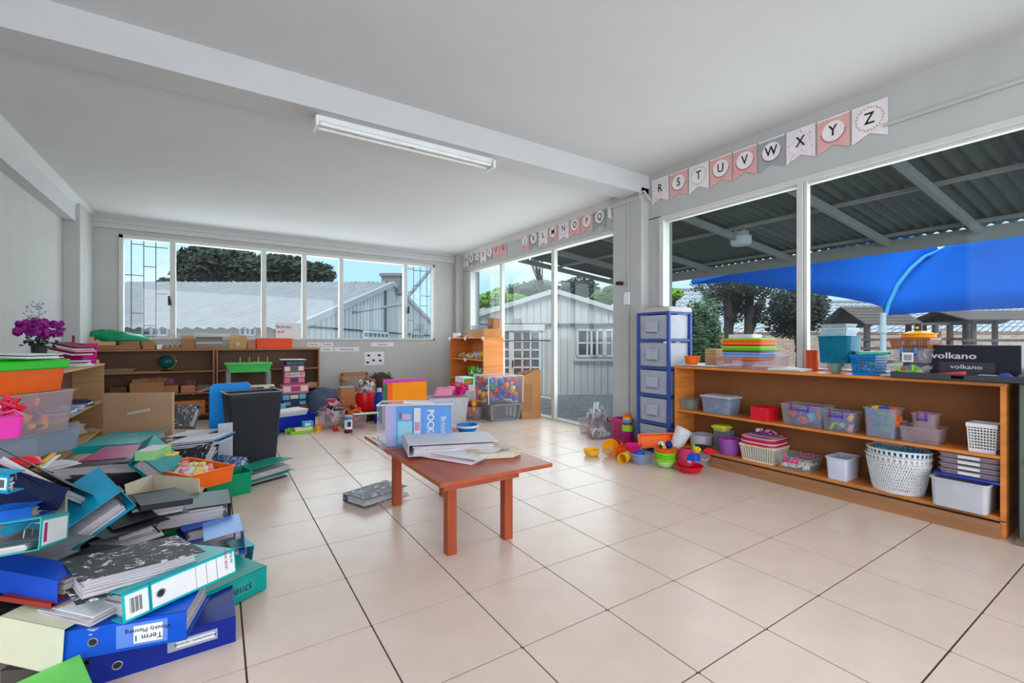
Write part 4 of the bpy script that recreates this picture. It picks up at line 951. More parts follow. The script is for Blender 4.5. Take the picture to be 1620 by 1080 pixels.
B().shell([(.028, .03, 0, .006), (.028, .03, .012, .006)], .009, .0).build('clip_frame', YEL, o); B().box(-.012, -.018, .002, .012, .018, .010).build('clip_core', m_black, o)
# orange tray, cream box, green bins
po = P((352, 771, .15)); 
tub('desk_tray', 'bright orange plastic tray tipped on the heap, full of scraps', 'tray', (-.17, 3.93, .185), .22, .17, .115, ORG, rz=-.87, t=.004, r=.012, taper=.95, rot=(math.radians(-3), math.radians(3), -.87))
jumble('paper scraps and stickers heaped in the orange tray', (-.17, 3.93, .22), .18, .13, .085, [C('salmon', 226, 150, 124, .8), m_paper, C('scrap_yellow', 226, 214, 120, .8), CREAM, LPNK], n=46, s=.05, kinds='b', rz=-.87, name='paper_scraps', cat='scraps', seed=3)
q0, q1, q2, q3 = P(D(242, 750, 2.98)), P(D(315, 757, 2.86)), P(D(316, 787, 2.86)), P(D(241, 786, 2.98))
q4, q5 = P(D(198, 766, 2.66)), P(D(203, 800, 2.66))
cbx = thing('magazine_file', 'cream cardboard magazine file opened out below the orange tray', 'box file', q3)
B(Matrix.Translation(-q3)).slab([q0, q1, q2, q3], .004).build('front_panel', CREAM, cbx, bevel=.001); B(Matrix.Translation(-q3)).slab([q0, q3, q5, q4], .004).build('side_panel', CREAM, cbx, bevel=.001)
B(Matrix.Translation(-q3)).slab([q3, q2, q2+Vector((0.02, .22, 0)), q3+Vector((-.02, .22, 0))], .004).build('bottom_panel', CREAM, cbx)
pe = (atZ(350, 790, 0)+atZ(388, 783, 0))/2
tub('desk_bin', 'emerald green plastic bin end standing on the tiles beside the heap', 'bin', (pe.x-.05, pe.y+.12, 0), .155, .11, .165, C('emerald', 0, 146, 100), rz=.25, t=.004, r=.012, taper=.96)
tub('desk_bin', 'brighter green plastic bin beneath the orange tray', 'bin', (-.23, 3.42, .0), .17, .12, .15, C('leaf_green', 26, 160, 62), rz=.35, t=.004, r=.012, taper=.96)
binder('blue ring binder with white splashed cover behind the orange tray', D(345, 757, 3.75), D(380, 731, 3.95), t=.07, m=m_bluesp, ring=False, W=.3, L=.3)
sheets('beige card folders sticking out beside the splashed blue binder', D(352, 759, 3.6), D(392, 737, 3.9), n=4, W=.06, dz=.01, m=[CREAM, m_card], jit=.008, name='card_folders', cat='folders')
binder('teal ring binder wedged half open on the tiles in front of the black bin', (390, 751, .11), (462, 730, .125), t=.075, m=C('teal_green', 0, 150, 132, .35), mode='fore', ring=False, W=.30, open=.10, fill=.6, L=.42)
binder('thin black ring binder under the wedged teal one', (390, 764, .04), (456, 746, .04), t=.035, m=BLK, mode='fore', ring=False, W=.30, fill=.6)
binder('black ring binder with teal rounded back and a fat wad of white papers', (238, 814, .26), (366, 795, .25), t=.10, m=C('green_black_board', 16, 40, 42, .4), mode='headR', ring=False, W=.30, fill=.85)
binder('thin black ring binder above the fat wad of papers', (205, 806, .34), (300, 789, .33), t=.07, m=BLK, mode='fore', ring=False, W=.30, fill=.9)
binder('grey-black ring binder lying flat under the magazine file', (222, 800, .36), (306, 788, .34), Y=(232, 781, .36), t=.03, m=C('slate_board', 44, 47, 54, .5), mode='spine', ring=False, W=.22, mech=False)
binder('bright blue ring binder with a ragged wad of papers below the fat one', (288, 840, .165), (368, 822, .165), t=.075, m=BBLUE, mode='headR', ring=False, W=.30, fill=.7)
binder('pale blue plastic ring binder curling down at the right side of the heap', D(322, 856, 2.25), D(386, 838, 2.35), t=.13, m=C('pale_blue_plastic', 92, 146, 220, .3), mode='headR', ring=False, W=.28, fill=.1, mech=False)
binder('aqua and black ring binder end low on the right side of the heap', (368, 868, .10), (403, 862, .085), t=.08, m=C('aqua_board', 90, 190, 200, .4), mode='headR', ring=False, W=.14, fill=.4)
# fillers deep in the heap, seen through the gaps
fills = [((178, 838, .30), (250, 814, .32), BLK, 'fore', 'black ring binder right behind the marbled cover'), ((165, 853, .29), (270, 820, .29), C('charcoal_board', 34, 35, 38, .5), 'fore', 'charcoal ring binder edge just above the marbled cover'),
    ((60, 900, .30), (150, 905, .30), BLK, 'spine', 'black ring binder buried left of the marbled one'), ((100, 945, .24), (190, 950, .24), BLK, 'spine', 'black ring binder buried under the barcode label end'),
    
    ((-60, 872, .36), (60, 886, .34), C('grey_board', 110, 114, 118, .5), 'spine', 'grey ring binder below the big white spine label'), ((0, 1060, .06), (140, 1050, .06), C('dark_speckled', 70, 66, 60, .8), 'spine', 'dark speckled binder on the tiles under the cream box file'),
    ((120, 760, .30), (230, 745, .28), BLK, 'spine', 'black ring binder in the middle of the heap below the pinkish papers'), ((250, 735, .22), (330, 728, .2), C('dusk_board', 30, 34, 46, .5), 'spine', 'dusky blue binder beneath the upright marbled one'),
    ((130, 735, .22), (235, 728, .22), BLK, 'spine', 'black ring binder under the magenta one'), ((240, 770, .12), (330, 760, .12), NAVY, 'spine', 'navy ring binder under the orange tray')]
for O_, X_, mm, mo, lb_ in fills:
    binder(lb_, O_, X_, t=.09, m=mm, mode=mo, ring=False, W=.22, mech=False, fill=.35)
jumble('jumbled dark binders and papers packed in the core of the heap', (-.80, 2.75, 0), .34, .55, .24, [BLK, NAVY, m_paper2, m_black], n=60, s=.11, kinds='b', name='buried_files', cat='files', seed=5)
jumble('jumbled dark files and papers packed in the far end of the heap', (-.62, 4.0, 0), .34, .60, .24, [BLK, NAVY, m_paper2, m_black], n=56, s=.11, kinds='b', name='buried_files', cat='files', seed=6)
# ---- left edge: boxes and tubs
dC = 2.55
def PD(u, v, d): return atD(u, v, d)
pc = PD(20, 612, 2.5)
oc = tub('toy_crate', 'big orange plastic crate under a bright green lid at the left edge', 'crate', PD(-38, 622, 2.62), .30, .24, .145, C('crate_orange', 226, 92, 10, .35), rz=-YAW+.02, t=.004, r=.03, taper=.93)
for s in (-1, 0, 1): B().box(s*.19-.06, -.24*.97-.004, .03, s*.25+.06, -.24*.97, .10).build('embossed_panel', C('crate_orange', 226, 92, 10), oc, bevel=.003)
pl = PD(-38, 571, 2.62)
ol = thing('crate_lid', 'bright green plastic lid clamped on the orange crate', 'lid', (oc.location.x, oc.location.y, oc.location.z+.135), -YAW+.02)
B().rbox(.315, .255, 0, .055, .04).build('lid_rim', C('lid_green', 30, 190, 20, .35), ol, bevel=.008); B().rbox(.26, .2, .055, .08, .03).build('lid_top', C('lid_green', 30, 190, 20), ol, bevel=.008)
ob = sheets('black and white papers lying on the green crate lid', D(-110, 545, 2.5), D(40, 549, 2.5), n=4, W=.2, dz=.006, m=[m_paper, BLK, m_paper], jit=.02)
ob.location.z = oc.location.z+.135+.08+.026
# clear box below the crate
o = tub('storage_box', 'clear plastic box of mixed toys holding up the orange crate', 'storage box', PD(-20, 690, 2.62), .29, .25, .25, m_clpink, rz=-YAW+.02, r=.04, taper=.9)
lb0 = o.location.copy()
jumble('orange, purple and white toy pieces inside the clear box under the crate', lb0+Vector((0, 0, .006)), .25, .2, .2, [C('amber', 236, 160, 60), C('plum', 96, 60, 110), C('slate', 70, 80, 96), C('amber', 236, 160, 60), C('magenta_t', 190, 50, 130), ORG, m_black], n=170, s=.05, rz=-YAW, kinds='bcs', seed=9)
o = tub('storage_tub', 'clear bluish plastic tub with a heavy rim below the clear toy box', 'tub', PD(-5, 722, 2.72), .30, .26, .135, m_clearb, rz=-YAW+.05, r=.06, taper=.92, t=.004)
B().rbox(.31, .27, .135, .15, .06).build('lid', m_clearb, o, bevel=.004)
bowl('toy_bowl', 'shiny red plastic bowl upside down on the left of the heap', PD(35, 722, 2.2), .075, .04, RED, rot=(math.radians(170), 0, 0))
bowl('toy_bowl', 'second red plastic dish at the left edge behind the pink bag', PD(2, 680, 2.25), .05, .05, C('deep_red', 200, 30, 40), rot=(.3, .2, 0))
T_ = thing('toy_basket', 'bright pink plastic toy basket at the left edge', 'basket', PD(8, 692, 2.2), .3)
B().shell([(.05, .035, 0, .015), (.06, .045, .10, .015)], .003).build('body', C('hot_pink', 230, 60, 170), T_, smooth=True); B().tube([(-.058, 0, .10), (-.03, 0, .13), (0, 0, .12), (.03, 0, .13), (.058, 0, .10)], .006, 6).build('handle', C('hot_pink', 230, 60, 170), T_)
o = thing('toy_eye', 'black and white round toy eye at the left edge above the pink basket', 'toy', PD(1, 641, 2.25), 0)
B().ball((0, 0, 0), .022, 12, 8).build('pupil', m_black, o, smooth=2); B().ball((0, -.014, -.004), .012, 10, 6).build('highlight', WHT, o, smooth=2)
jumble('red lattice toy pieces pressed against the clear box at the left edge', PD(14, 655, 2.26), .05, .03, .08, [RED, C('rose_lattice', 216, 50, 90)], n=14, s=.04, kinds='rl', seed=4)
for i, (u, v, mm, lb_) in enumerate(((62, 730, m_black, 'black pen'), (70, 727, YEL, 'yellow'), (78, 730, WHT, 'white'))):
    a = PD(u-12, v+9, 2.2); c = PD(u+14, v-11, 2.4); T_ = thing('plastic_comb' if i == 1 else 'ruler', '%s %s lying beside the red bowl on the heap' % (lb_ if i != 0 else 'black', 'plastic binding strip' if i == 1 else 'ruler'), 'strip' if i == 1 else 'ruler', a)
    d = c-a; n_ = d.cross(Vector((0, 0, 1))).normalized()*.012; B().slab([-n_, d-n_, d+n_, n_], .006).build('strip', mm, T_, bevel=.002)
    if i == 1: B().slab([n_*-.7+Vector((0, 0, .007)), d*.9-n_*.7+Vector((0, 0, .007)), d*.9-n_*.3+Vector((0, 0, .007)), -n_*.3+Vector((0, 0, .007))], .003).build('ridge', m_black, T_)
sheets('folded white receipts on the heap below the magenta binder', D(80, 738, 2.45), D(122, 728, 2.55), n=5, W=.12, dz=.004, jit=.03)
# flowers behind
fp = PD(62, 548, 3.73)
T_ = thing('flower_bouquet', 'bunch of purple artificial flowers with grey-green sprig standing by the left wall', 'flowers', fp); T_.scale = (.85, .85, .85)
solid('wooden_box', 'plain pale wooden box under the bunch of purple flowers', 'box', (fp.x, fp.y, .906), .09, .12, fp.z-.12*.85-.907, m_wood_p)
rnd = random.Random(11); b = B()
for k in range(60):
    a = rnd.uniform(0, 2*PI); r_ = rnd.uniform(0, .16); c = Vector((r_*math.cos(a), r_*math.sin(a)*.8, .17+rnd.uniform(-.07, .08)*(1-r_*2)))
    for j in range(14):
        d = Vector((rnd.gauss(0, 1), rnd.gauss(0, 1), rnd.gauss(0, .8))).normalized()*.042; e = d.orthogonal().normalized()*.022
        b.add([c, c+d*.6+e, c+d, c+d*.6-e], [(0, 1, 2, 3)])
b.build('blossoms', mat('purple_petal', (150, 44, 140), .7, var=.4, scale=30), T_, kind='stuff')
b = B()
for k in range(90):
    a = rnd.uniform(0, 2*PI); c = Vector((rnd.uniform(0, .13)*math.cos(a), rnd.uniform(0, .1)*math.sin(a), rnd.uniform(.0, .09))); d = Vector((rnd.gauss(0, 1), rnd.gauss(0, 1), rnd.gauss(0, .6))).normalized()*.05; e = d.orthogonal().normalized()*.012
    b.add([c, c+d*.5+e, c+d, c+d*.5-e], [(0, 1, 2, 3)])
b.build('leaves', C('dark_leaf', 36, 52, 40, .7), T_, kind='stuff')
b = B()
for k in range(80):
    z = rnd.uniform(.22, .42); w = .07*(1-(z-.3)/.3 if z > .3 else .7); c = Vector((-.03+rnd.uniform(-w, w), rnd.uniform(-w, w)*.6, z)); d = Vector((rnd.gauss(0, 1), rnd.gauss(0, 1), rnd.uniform(0, 1))).normalized()*.03; e = d.orthogonal().normalized()*.008
    b.add([c, c+d*.5+e, c+d, c+d*.5-e], [(0, 1, 2, 3)])
b.build('sprig', C('grey_sprig', 128, 146, 158, .7), T_, kind='stuff')
B().lathe([(.05, -.12), (.06, 0), (.05, .02)], 14).build('pot', C('dark_pot', 40, 40, 44), T_)
o = thing('magenta_tub', 'open magenta plastic box standing behind the green lid', 'box', Vector((PD(124, 567, 5.2).x, PD(124, 567, 5.2).y, .907)), -.5)
B().shell([(.12, .095, 0, .01), (.135, .105, .25, .01)], .004).build('body', C('magenta_pl', 190, 0, 120), o); B().box(-.06, -.01, .25, -.045, .01, .34).build('handle_post', C('wine', 120, 20, 60), o)
sheets('pink and white folders leaning over the magenta box', D(78, 540, 4.9), D(118, 548, 4.9), n=5, W=.25, dz=.02, m=[C('wine', 120, 20, 60), m_paper, LPNK], jit=.02)
# waste bin
wb = thing('waste_bin', 'tall black plastic waste bin standing behind the heap', 'bin', (.29, 5.20, 0), .17)
B().shell([(.19, .12, 0, .03), (.235, .15, .62, .035), (.24, .155, .63, .035), (.24, .155, .68, .035)], .005).build('body', C('bin_charcoal', 46, 49, 55, .45), wb, smooth=True)
b = B()
q = []
for cx, cy, a0 in ((.21, .125, 0), (-.21, .125, PI/2), (-.21, -.125, PI), (.21, -.125, 1.5*PI)):
    for i in range(5): a = a0+PI/2*i/4; q.append((cx+.032*math.cos(a), cy+.032*math.sin(a), .682))
b.tube(q+[q[0]], .008, 6).build('rim', C('bin_rim', 120, 122, 126, .4), wb, smooth=2)
jumble('crumpled dark bag lining the black waste bin', (.29, 5.20, .50), .18, .10, .14, [m_black, BLK], n=40, s=.07, kinds='b', rz=.17, name='bin_liner', cat='bin liner', seed=2)
# blue panel behind the bin
T_ = thing('plastic_sheet', 'tall bright blue plastic chair-back panel leaning behind the waste bin', 'panel', (.10, 5.55, 0), .12)
B().prism([(-.17, 0), (.20, 0), (.20, .72), (.17, .75), (-.14, .745), (-.175, .71)], -.012, .012, 'y').build('panel', C('sky_blue_pl', 0, 140, 226, .35), T_, bevel=.006)
solid('white_board', 'narrow white board leaning between the blue panel and the waste bin', 'board', (.06, 5.0, 0), .06, .008, .42, C('board_grey', 190, 192, 200), rz=.2)
# cardboard box
cbp = (P(D(168, 679, 4.65))+P(D(268, 674, 4.6)))/2; cbp.z = 0
T_ = thing('cardboard_box', 'open tan cardboard box with a strip of clear tape on its front', 'box', cbp-Vector((0, 0, .0)), -YAW+.12)
hw, hd, hh = .325, .02, .655
B().shell([(hw, hd, 0, .005), (hw, hd, hh, .005)], .005).build('body', m_card, T_, loc=(0, hd, 0))
B().slab([(-hw, 0, hh), (-hw, .02, hh+.0), (-.2, .03, hh+.0), (-.22, -.004, hh-.0)], .003).build('flap', m_card, T_)
B().slab([(-.1, -.002, hh*.66), (.12, -.002, hh*.72), (.12, -.002, hh*.76), (-.09, -.002, hh*.70)], .0006).build('tape', C('tape', 226, 214, 200, .25), T_)
# ================================================================ ON THE RIGHT BOOKCASE
def itemX(u0, u1, vt, zb, X=3.95, dx=.26, above=False): return slotX(u0, u1, vt, X, dx, zb, above)
SM, SB, ST = .49, .126, .932
def ctub(label, u0, u1, vt, zb, m=None, X=3.95, dx=.24, cont=None, n=40, s=.03, kinds='bcr', clabel=None, above=False, seed=1, name='storage_tub', cat='tub', **k):
    c, hx, hy, h = itemX(u0, u1, vt, zb, X, dx, above)
    T_ = tub(name, label, cat, c, hx-.006, hy-.006, h, m, **k)
    if cont: jumble(clabel, (c[0], c[1], c[2]+.006), hx*.84, hy*.84, h*.8, cont, n=n, s=s, kinds=kinds, seed=seed)
    return T_, c, hx, hy, h
# middle shelf
ctub('small clear box with a green card, leftmost on the middle shelf of the low bookcase', 1073, 1110, 630, SM, dx=.16, cont=[GREEN, ORG, C('moss', 60, 110, 80)], clabel='green and orange pieces inside the small clear box', n=26, s=.03, kinds='b', lid=True)
ctub('clear lidded box of blue-grey pieces, second on the middle shelf', 1106, 1176, 624, SM, m_clearb, dx=.22, cont=[C('slate_blue', 90, 120, 160), LBLU, C('dusty_red', 170, 100, 90)], clabel='blue and dusty red pieces inside the lidded clear box', n=50, s=.045, kinds='bl', lid=True, lidm=m_frost)
c, hx, hy, h = itemX(1187, 1234, 640, SM, 3.95, .2); box_open('craft_box', 'open bright red cardboard box on the middle shelf', 'box', c, hx, hy, h, RED, t=.003)
ctub('big clear tub with purple clips on the middle shelf', 1231, 1325, 634, SM, dx=.25, cont=[C('brick_red', 210, 70, 60), BLUE, C('sand', 210, 150, 80), LBLU, PUR], clabel='red, blue and sandy shapes inside the big tub with purple clips', n=46, s=.07, kinds='b', clip=C('purple_clip', 110, 60, 160), clipside='x', seed=3)
ctub('clear tub with purple clip holding flower and number blocks', 1296, 1368, 645, SM, dx=.18, cont=[YEL, BLUE, PUR, LGRN, C('dark_teal', 40, 70, 84), LPNK], clabel='small flower and number blocks inside the clear tub', n=50, s=.045, kinds='b', clip=C('purple_clip', 110, 60, 160), seed=4)
T_, c, hx, hy, h = ctub('clear open tub crammed with foam numbers in bright colours', 1363, 1434, 640, SM, m_clearb, dx=.2)
nums = [('1', RED), ('2', BLUE), ('7', BLUE), ('0', GREEN), ('8', GREEN), ('3', ORG), ('6', C('amber2', 240, 170, 80)), ('9', YEL), ('4', RED), ('5', BLUE), ('1', GREEN), ('8', ORG)]
for i, (ch, mm) in enumerate(nums):
    y = c[1]+hy*.68-(hy*1.36)*(i % 6)/5.; x = c[0]-hx*.55+.05*(i//6)
    o = text(ch, .15, mm, None, (x, y, c[2]+.10+(.025 if i % 2 else .0)+(.03 if i > 5 else 0)), (PI/2, random.uniform(-.3, .3), -PI/2), name='foam_number', thick=.006, bold=.006)
    tag(o, '%s foam number %s in the open clear tub, %s row, %s from the left' % (mm.name.split('_')[0].replace('amber2', 'amber'), ch, 'back' if i > 5 else 'front', ['first', 'second', 'third', 'fourth', 'fifth', 'sixth'][i % 6]), 'toy number', 'foam numbers')
T_, c, hx, hy, h = ctub('frosted low tub with a loose lid behind, right of the foam numbers', 1417, 1505, 667, SM, m_clpink, dx=.22, t=.004)
ctub('little clear dish with a purple handle lying in the frosted tub', 1438, 1492, 650, SM+h-.03, m_clpink, X=3.97, dx=.14, clip=C('purple_clip', 110, 60, 160), name='dish', cat='dish')
o = solid('loose_lid', 'frosted plastic lid leaning upright against the back board of the bookcase', 'lid', (4.16, 1.30, SM+.02), .10, .09, .006, m_frost, rot=(0, math.radians(-68), 0)); 
c, hx, hy, h = itemX(1526, 1590, 664, SM, 3.96, .14); basket('plastic_basket', 'small white plastic basket with square holes at the right end of the middle shelf', c, hx, hy-.01, h, m_white, nx=4, ny=9, nz=7)
# bottom shelf
c, hx, hy, h = itemX(1087, 1133, 682, SB-.02, 3.97, .22); tub('storage_tub', 'round-shouldered frosted tub at the left end of the bottom shelf', 'tub', c, hx, hy, h, m_frost, r=.06)
c, hx, hy, h = itemX(1128, 1180, 688, SB, 3.90, .24)
T_ = bowl('round_tub', 'translucent purple round tub with magenta contents on the bottom shelf', (c[0], c[1], SB), hy*1.1, h, mat('purple_clear', (190, 110, 200), .25, clear=.4, tint=(220, 150, 230)), foot=.75, t=.003)
jumble('magenta pieces inside the purple round tub', (c[0], c[1], SB+.02), hy*.7, hy*.7, h*.9, [C('magenta_c', 190, 10, 140), PNK], n=30, s=.04)
c, hx, hy, h = itemX(1124, 1160, 670, .335, 4.0, .13); ctub('small clear box with a lime green lid resting above the purple tub', 1124, 1160, 672, .325, mat('lime_clear', (210, 216, 130), .25, clear=.35, tint=(230, 235, 170)), X=3.99, dx=.14, lid=True, lidm=C('lime_lid', 214, 226, 30))
solid('storage_tub', 'low clear plastic box carrying the lime-lidded box', 'tub', (4.14, 2.60, SB), .05, .08, .195, m_clearb)
c, hx, hy, h = itemX(1167, 1252, 712, SB, 3.93, .26); h = .15
basket('plastic_basket', 'cream plastic basket with square holes on the bottom shelf', c, hx, hy-.02, h, C('cream_plastic', 222, 212, 196), nx=8, ny=13, nz=8)
for k, (mm, nm) in enumerate(((RED, 'red'), (C('pale_rose', 236, 190, 196), 'pale rose'), (C('cerise', 214, 30, 80), 'cerise'), (LPNK, 'light pink'))):
    tub('tray', '%s rounded plastic tray stacked on the cream basket' % nm, 'tray', (c[0], c[1], SB+h-.018+.020*k+.001), hx+.01, hy-.012-.003*k, .026, mm, r=.07, t=.004, group='trays on the cream basket')
ctub('clear plastic punnet lying on the pink trays', 1180, 1242, 682, SB+h+.075, X=3.98, dx=.16, name='punnet', cat='punnet', cont=[LPNK, WHT, PUR], clabel='pale wrappers inside the clear punnet', n=16, s=.03)
T_, c, hx, hy, h = ctub('clear tub with a hot pink clip and popcorn-like foam bits in the bottom', 1224, 1305, 711, SB, X=3.92, dx=.26, clip=C('hot_pink2', 240, 50, 140), cont=None)
jumble('cream foam bits on the floor of the clear tub with pink clip', (c[0], c[1], c[2]+.006), hx*.82, hy*.82, .05, [C('popcorn', 238, 222, 190, .8), WHT], n=120, s=.022, kinds='s', name='foam_bits', cat='foam bits')
T_, c, hx, hy, h = ctub('pale grey-white plastic tub left of the lace baskets', 1303, 1364, 714, SB, C('lilac_white', 206, 208, 224, .4), X=3.93, dx=.26, t=.004)
# lace baskets: oval, real openings
def lace_oval(label, loc, rx, ry, h, m, group=None, name='oval_basket', n=64, rows=9, handle=True):
    T_ = thing(name, label, 'basket', loc, 0, group); b = B()
    def ring(z, f): return [(rx*f*math.cos(2*PI*i/n), ry*f*math.sin(2*PI*i/n), z) for i in range(n)]
    def f(z): return .74+.26*(z/h)**.8
    def P3(i, z, off=0): a = 2*PI*i/n; q = f(z); return Vector(((rx*q+off)*math.cos(a), (ry*q+off)*math.sin(a), z))
    for j in range(rows):
        z0 = h*(.06+.80*j/rows); z1 = h*(.06+.80*(j+1)/rows); zm = (z0+z1)/2
        for i in range(n):
            s_ = .5 if j % 2 else 0
            for (a0, za, a1, zb_) in ((i+s_, z0, i+.5+s_, zm), (i+.5+s_, zm, i+1+s_, z0), (i+s_, z0+.004, i+.5+s_, z1-(z1-zm)*.0), (i+.5+s_, zm, i+s_, z1)):
                p, q = P3(a0, za), P3(a1, zb_); d = (q-p); w = Vector((0, 0, 1)).cross(d).normalized(); t_ = d.cross(w).normalized()*.0028
                b.add([p-t_, q-t_, q+t_, p+t_], [(0, 1, 2, 3)])
    o = b.build('lace_wall', m, T_); mo = o.modifiers.new('s', 'SOLIDIFY'); mo.thickness = .003
    b = B()
    for z0, z1 in ((0, .07*h), (.845*h, .86*h), (.96*h, h)):
        b = B(); r0 = [P3(i, z0) for i in range(n)]; r1 = [P3(i, z1) for i in range(n)]; r2 = [P3(i, z1, .005) for i in range(n)]; r3 = [P3(i, z0, .005) for i in range(n)]
        b.loft([r0, r1, r2, r3, r0], cap=False); b.build('band', m, T_)
    b = B(); b.loft([[P3(i, 0) for i in range(n)], [P3(i, .004) for i in range(n)]]).build('bottom', m, T_); b = B()
    for i in range(0, n, 2): b.add([P3(i, .86*h), P3(i+1, .86*h), P3(i+1, .96*h), P3(i, .96*h)], [(0, 1, 2, 3)])
    b.build('rim_slats', m, T_, kind='stuff')
    return T_
c, hx, hy, h = itemX(1357, 1489, 712, SB, 3.90, .30)
lace_oval('big oval white lace-patterned basket on the bottom shelf, outer of two', (c[0]-.01, c[1], SB), .155, hy-.005, .255, m_white, n=72)
lace_oval('oval white lace-patterned basket nested inside the outer one, its rim raised', (c[0]-.01, c[1]-.005, SB+.05), .152, hy-.008, .25, m_white, n=72)
lace_oval('blue oval plastic basket nested inside the white lace baskets', (c[0]+.01, c[1]-.02, SB+.09), .13, hy*.82, .21, C('blue_grey_basket', 96, 170, 200), n=60, rows=7)
c, hx, hy, h = itemX(1467, 1587, 770, SB-.0, 3.88, .30); h = .18
tub('storage_tub', 'large frosted clear tub at the right end of the bottom shelf', 'tub', c, hx, hy-.01, h, m_frost, r=.03, taper=.93)
zt = SB+h
tub('storage_tub', 'low clear tub with a blue lid resting on the large frosted tub', 'tub', (c[0]+.03, c[1]-.03, zt+.001), .125, .155, .02, C('blue_lid', 60, 76, 190), t=.01)
for k in range(4):
    o = tub('flat_case', 'flat clear case with purple inset, %s of the four stacked' % ['lowest', 'second from the bottom', 'third from the bottom', 'topmost'][k], 'case', (c[0]+.035, c[1]-.035, zt+.023+.034*k), .115, .140, .031, m_clpink, r=.02, taper=.97)
    B().box(-.09, -.11, .002, .09, .11, .010).build('inset', PUR, o); B().box(-.118, -.05, .008, -.114, .05, .026).build('white_label', WHT, o)
# ---- top of the low bookcase
c, hx, hy, h = itemX(1078, 1112, 552, ST, 3.96, .17, False); bowl('flower_pot', 'small orange plastic bucket with two lugs beside the drawer tower', (c[0], c[1], ST+.012), .075, .085, ORG, foot=.62, cat='bucket')
sheets('white papers lying on the left end of the bookcase top', Vector((3.95, 2.98, ST+.014)), Vector((3.97, 2.5, ST+.014)), n=3, W=.24, dz=.004, L=.42, jit=.015)
def xbox(name, label, u0, u1, vt, zb, m, X=4.0, dx=.16, cat='box', r=.006, above=False, **k):
    c, hx, hy, h = itemX(u0, u1, vt, zb, X, dx, above); return solid(name, label, cat, c, hx, hy, h, m, r=r, **k), c, hx, hy, h
T_ = thing('wooden_block', 'upright block of brown wooden boards beside the orange bucket', 'boards', (4.14, 2.70, ST))
for k in range(7): B().box(-.07, -.055, .025*k, .07, .055, .025*k+.023).build('board', m_wood_p, T_, bevel=.001)
# flat clear boxes under the trays
_, c, hx, hy, h = ctub('flat clear lidded box under the tray stack, left', 1128, 1196, 565, ST, m_clpink, dx=.25, lid=True, X=3.94)
_, c, hx, hy, h = ctub('flat clear lidded box under the tray stack, right', 1170, 1254, 562, ST, m_clpink, dx=.25, lid=True, X=3.96)
zs = ST+.058
cY_ = 2.33
tub('tray', 'wide orange tray at the foot of the tray stack', 'tray', (4.08, 2.37, zs+.016), .13, .225, .022, ORG, r=.02, taper=.9)
zs += .040
stack = [('green', LGRN), ('orange', ORG), ('orange', ORG), ('amber', C('amber3', 236, 140, 40)), ('red', C('deep_red2', 190, 24, 34)), ('lime', LGRN), ('lime', C('lime2', 130, 200, 40)), ('green', C('grass2', 80, 180, 50)), ('crimson', C('crimson', 150, 20, 60)), ('pale blue', LBLU), ('blue', C('mid_blue', 90, 140, 220)), ('sky blue', C('sky_tray', 150, 190, 230))]
pos = ['topmost', 'second from the top', 'third from the top', 'fourth from the top', 'fifth from the top', 'sixth from the top', 'seventh from the top', 'eighth from the top', 'fourth from the bottom', 'third from the bottom', 'second from the bottom', 'lowest']
for k, (nm, mm) in enumerate(stack[::-1]):
    i = 11-k
    tub('tray', '%s shallow tray, %s of the tray stack' % (nm, pos[i]), 'tray', (4.09+random.uniform(-.004, .004), cY_+random.uniform(-.006, .006), zs+k*.0140), .125, .185, .022, mm, r=.02, taper=.93, t=.003, group='stacked coloured trays')
solid('white_box', 'white flat lidded box lying on top of the coloured trays', 'box', (4.09, 2.36, zs+11*.014+.024), .08, .12, .035, C('lilac_box', 214, 210, 224), r=.02)
sheets('white papers on the bookcase top in front of the window mullion', Vector((3.95, 2.08, ST+.022)), Vector((3.95, 1.8, ST+.022)), n=5, W=.22, dz=.004, L=.26, jit=.01)
c, hx, hy, h = itemX(1276, 1294, 546, ST, 4.12, .07); bowl('orange_jar', 'translucent orange jar behind the mullion beside the teal tub', (c[0]+.02, c[1]+.01, ST), .05, .17, mat('orange_clear', (230, 90, 40), .3, clear=.2, tint=(250, 160, 110)), foot=.8, cat='jar')
# teal clear tub stack
_, c, hx, hy, h = ctub('clear tub of green and red toys under the teal tub', 1297, 1346, 573, ST, m_clear, X=3.95, dx=.22, cont=[GREEN, RED, BRN, C('fern', 20, 140, 70)], clabel='green and brown toy pieces in the clear tub below the teal one', n=40, s=.05, kinds='bs')
m_tealc = mat('teal_clear', (40, 150, 180), .2, clear=.62, tint=(110, 200, 220))
za = ST+h
_, c, hx, hy, h = ctub('translucent teal tub of toys on the bookcase top', 1290, 1367, 531, za+.002, m_tealc, X=3.94, dx=.24, cont=[YEL, LGRN, BLUE, RED, C('cobalt', 20, 70, 190)], clabel='yellow, lime and blue toys inside the translucent teal tub', n=40, s=.055, kinds='bs', above=True)
zb2 = za+h+.004
basket('plastic_basket', 'pale blue-grey plastic basket with holes on the teal tub', (c[0]+.01, c[1]+.01, zb2), hx*.85, hy*.80, .058, C('pale_blue_basket', 176, 200, 212), nx=7, ny=10, nz=4)
basket('plastic_basket', 'grey plastic basket nested in the pale blue-grey one', (c[0]+.01, c[1]+.01, zb2+.035), hx*.78, hy*.72, .055, C('mid_grey_basket', 150, 160, 164), nx=7, ny=10, nz=3)
c, hx, hy, h = itemX(1345, 1404, 560, ST, 3.92, .22)
basket('plastic_basket', 'bright blue plastic basket with square holes on the bookcase top', c, hx, hy, h, C('basket_blue', 0, 110, 180), nx=8, ny=9, nz=5)
jumble('orange, white and green blocks inside the bright blue basket', (c[0], c[1], ST+.01), hx*.8, hy*.8, h*.95, [ORG, WHT, YEL, GREEN, AQUA], n=60, s=.035, kinds='b', seed=8)
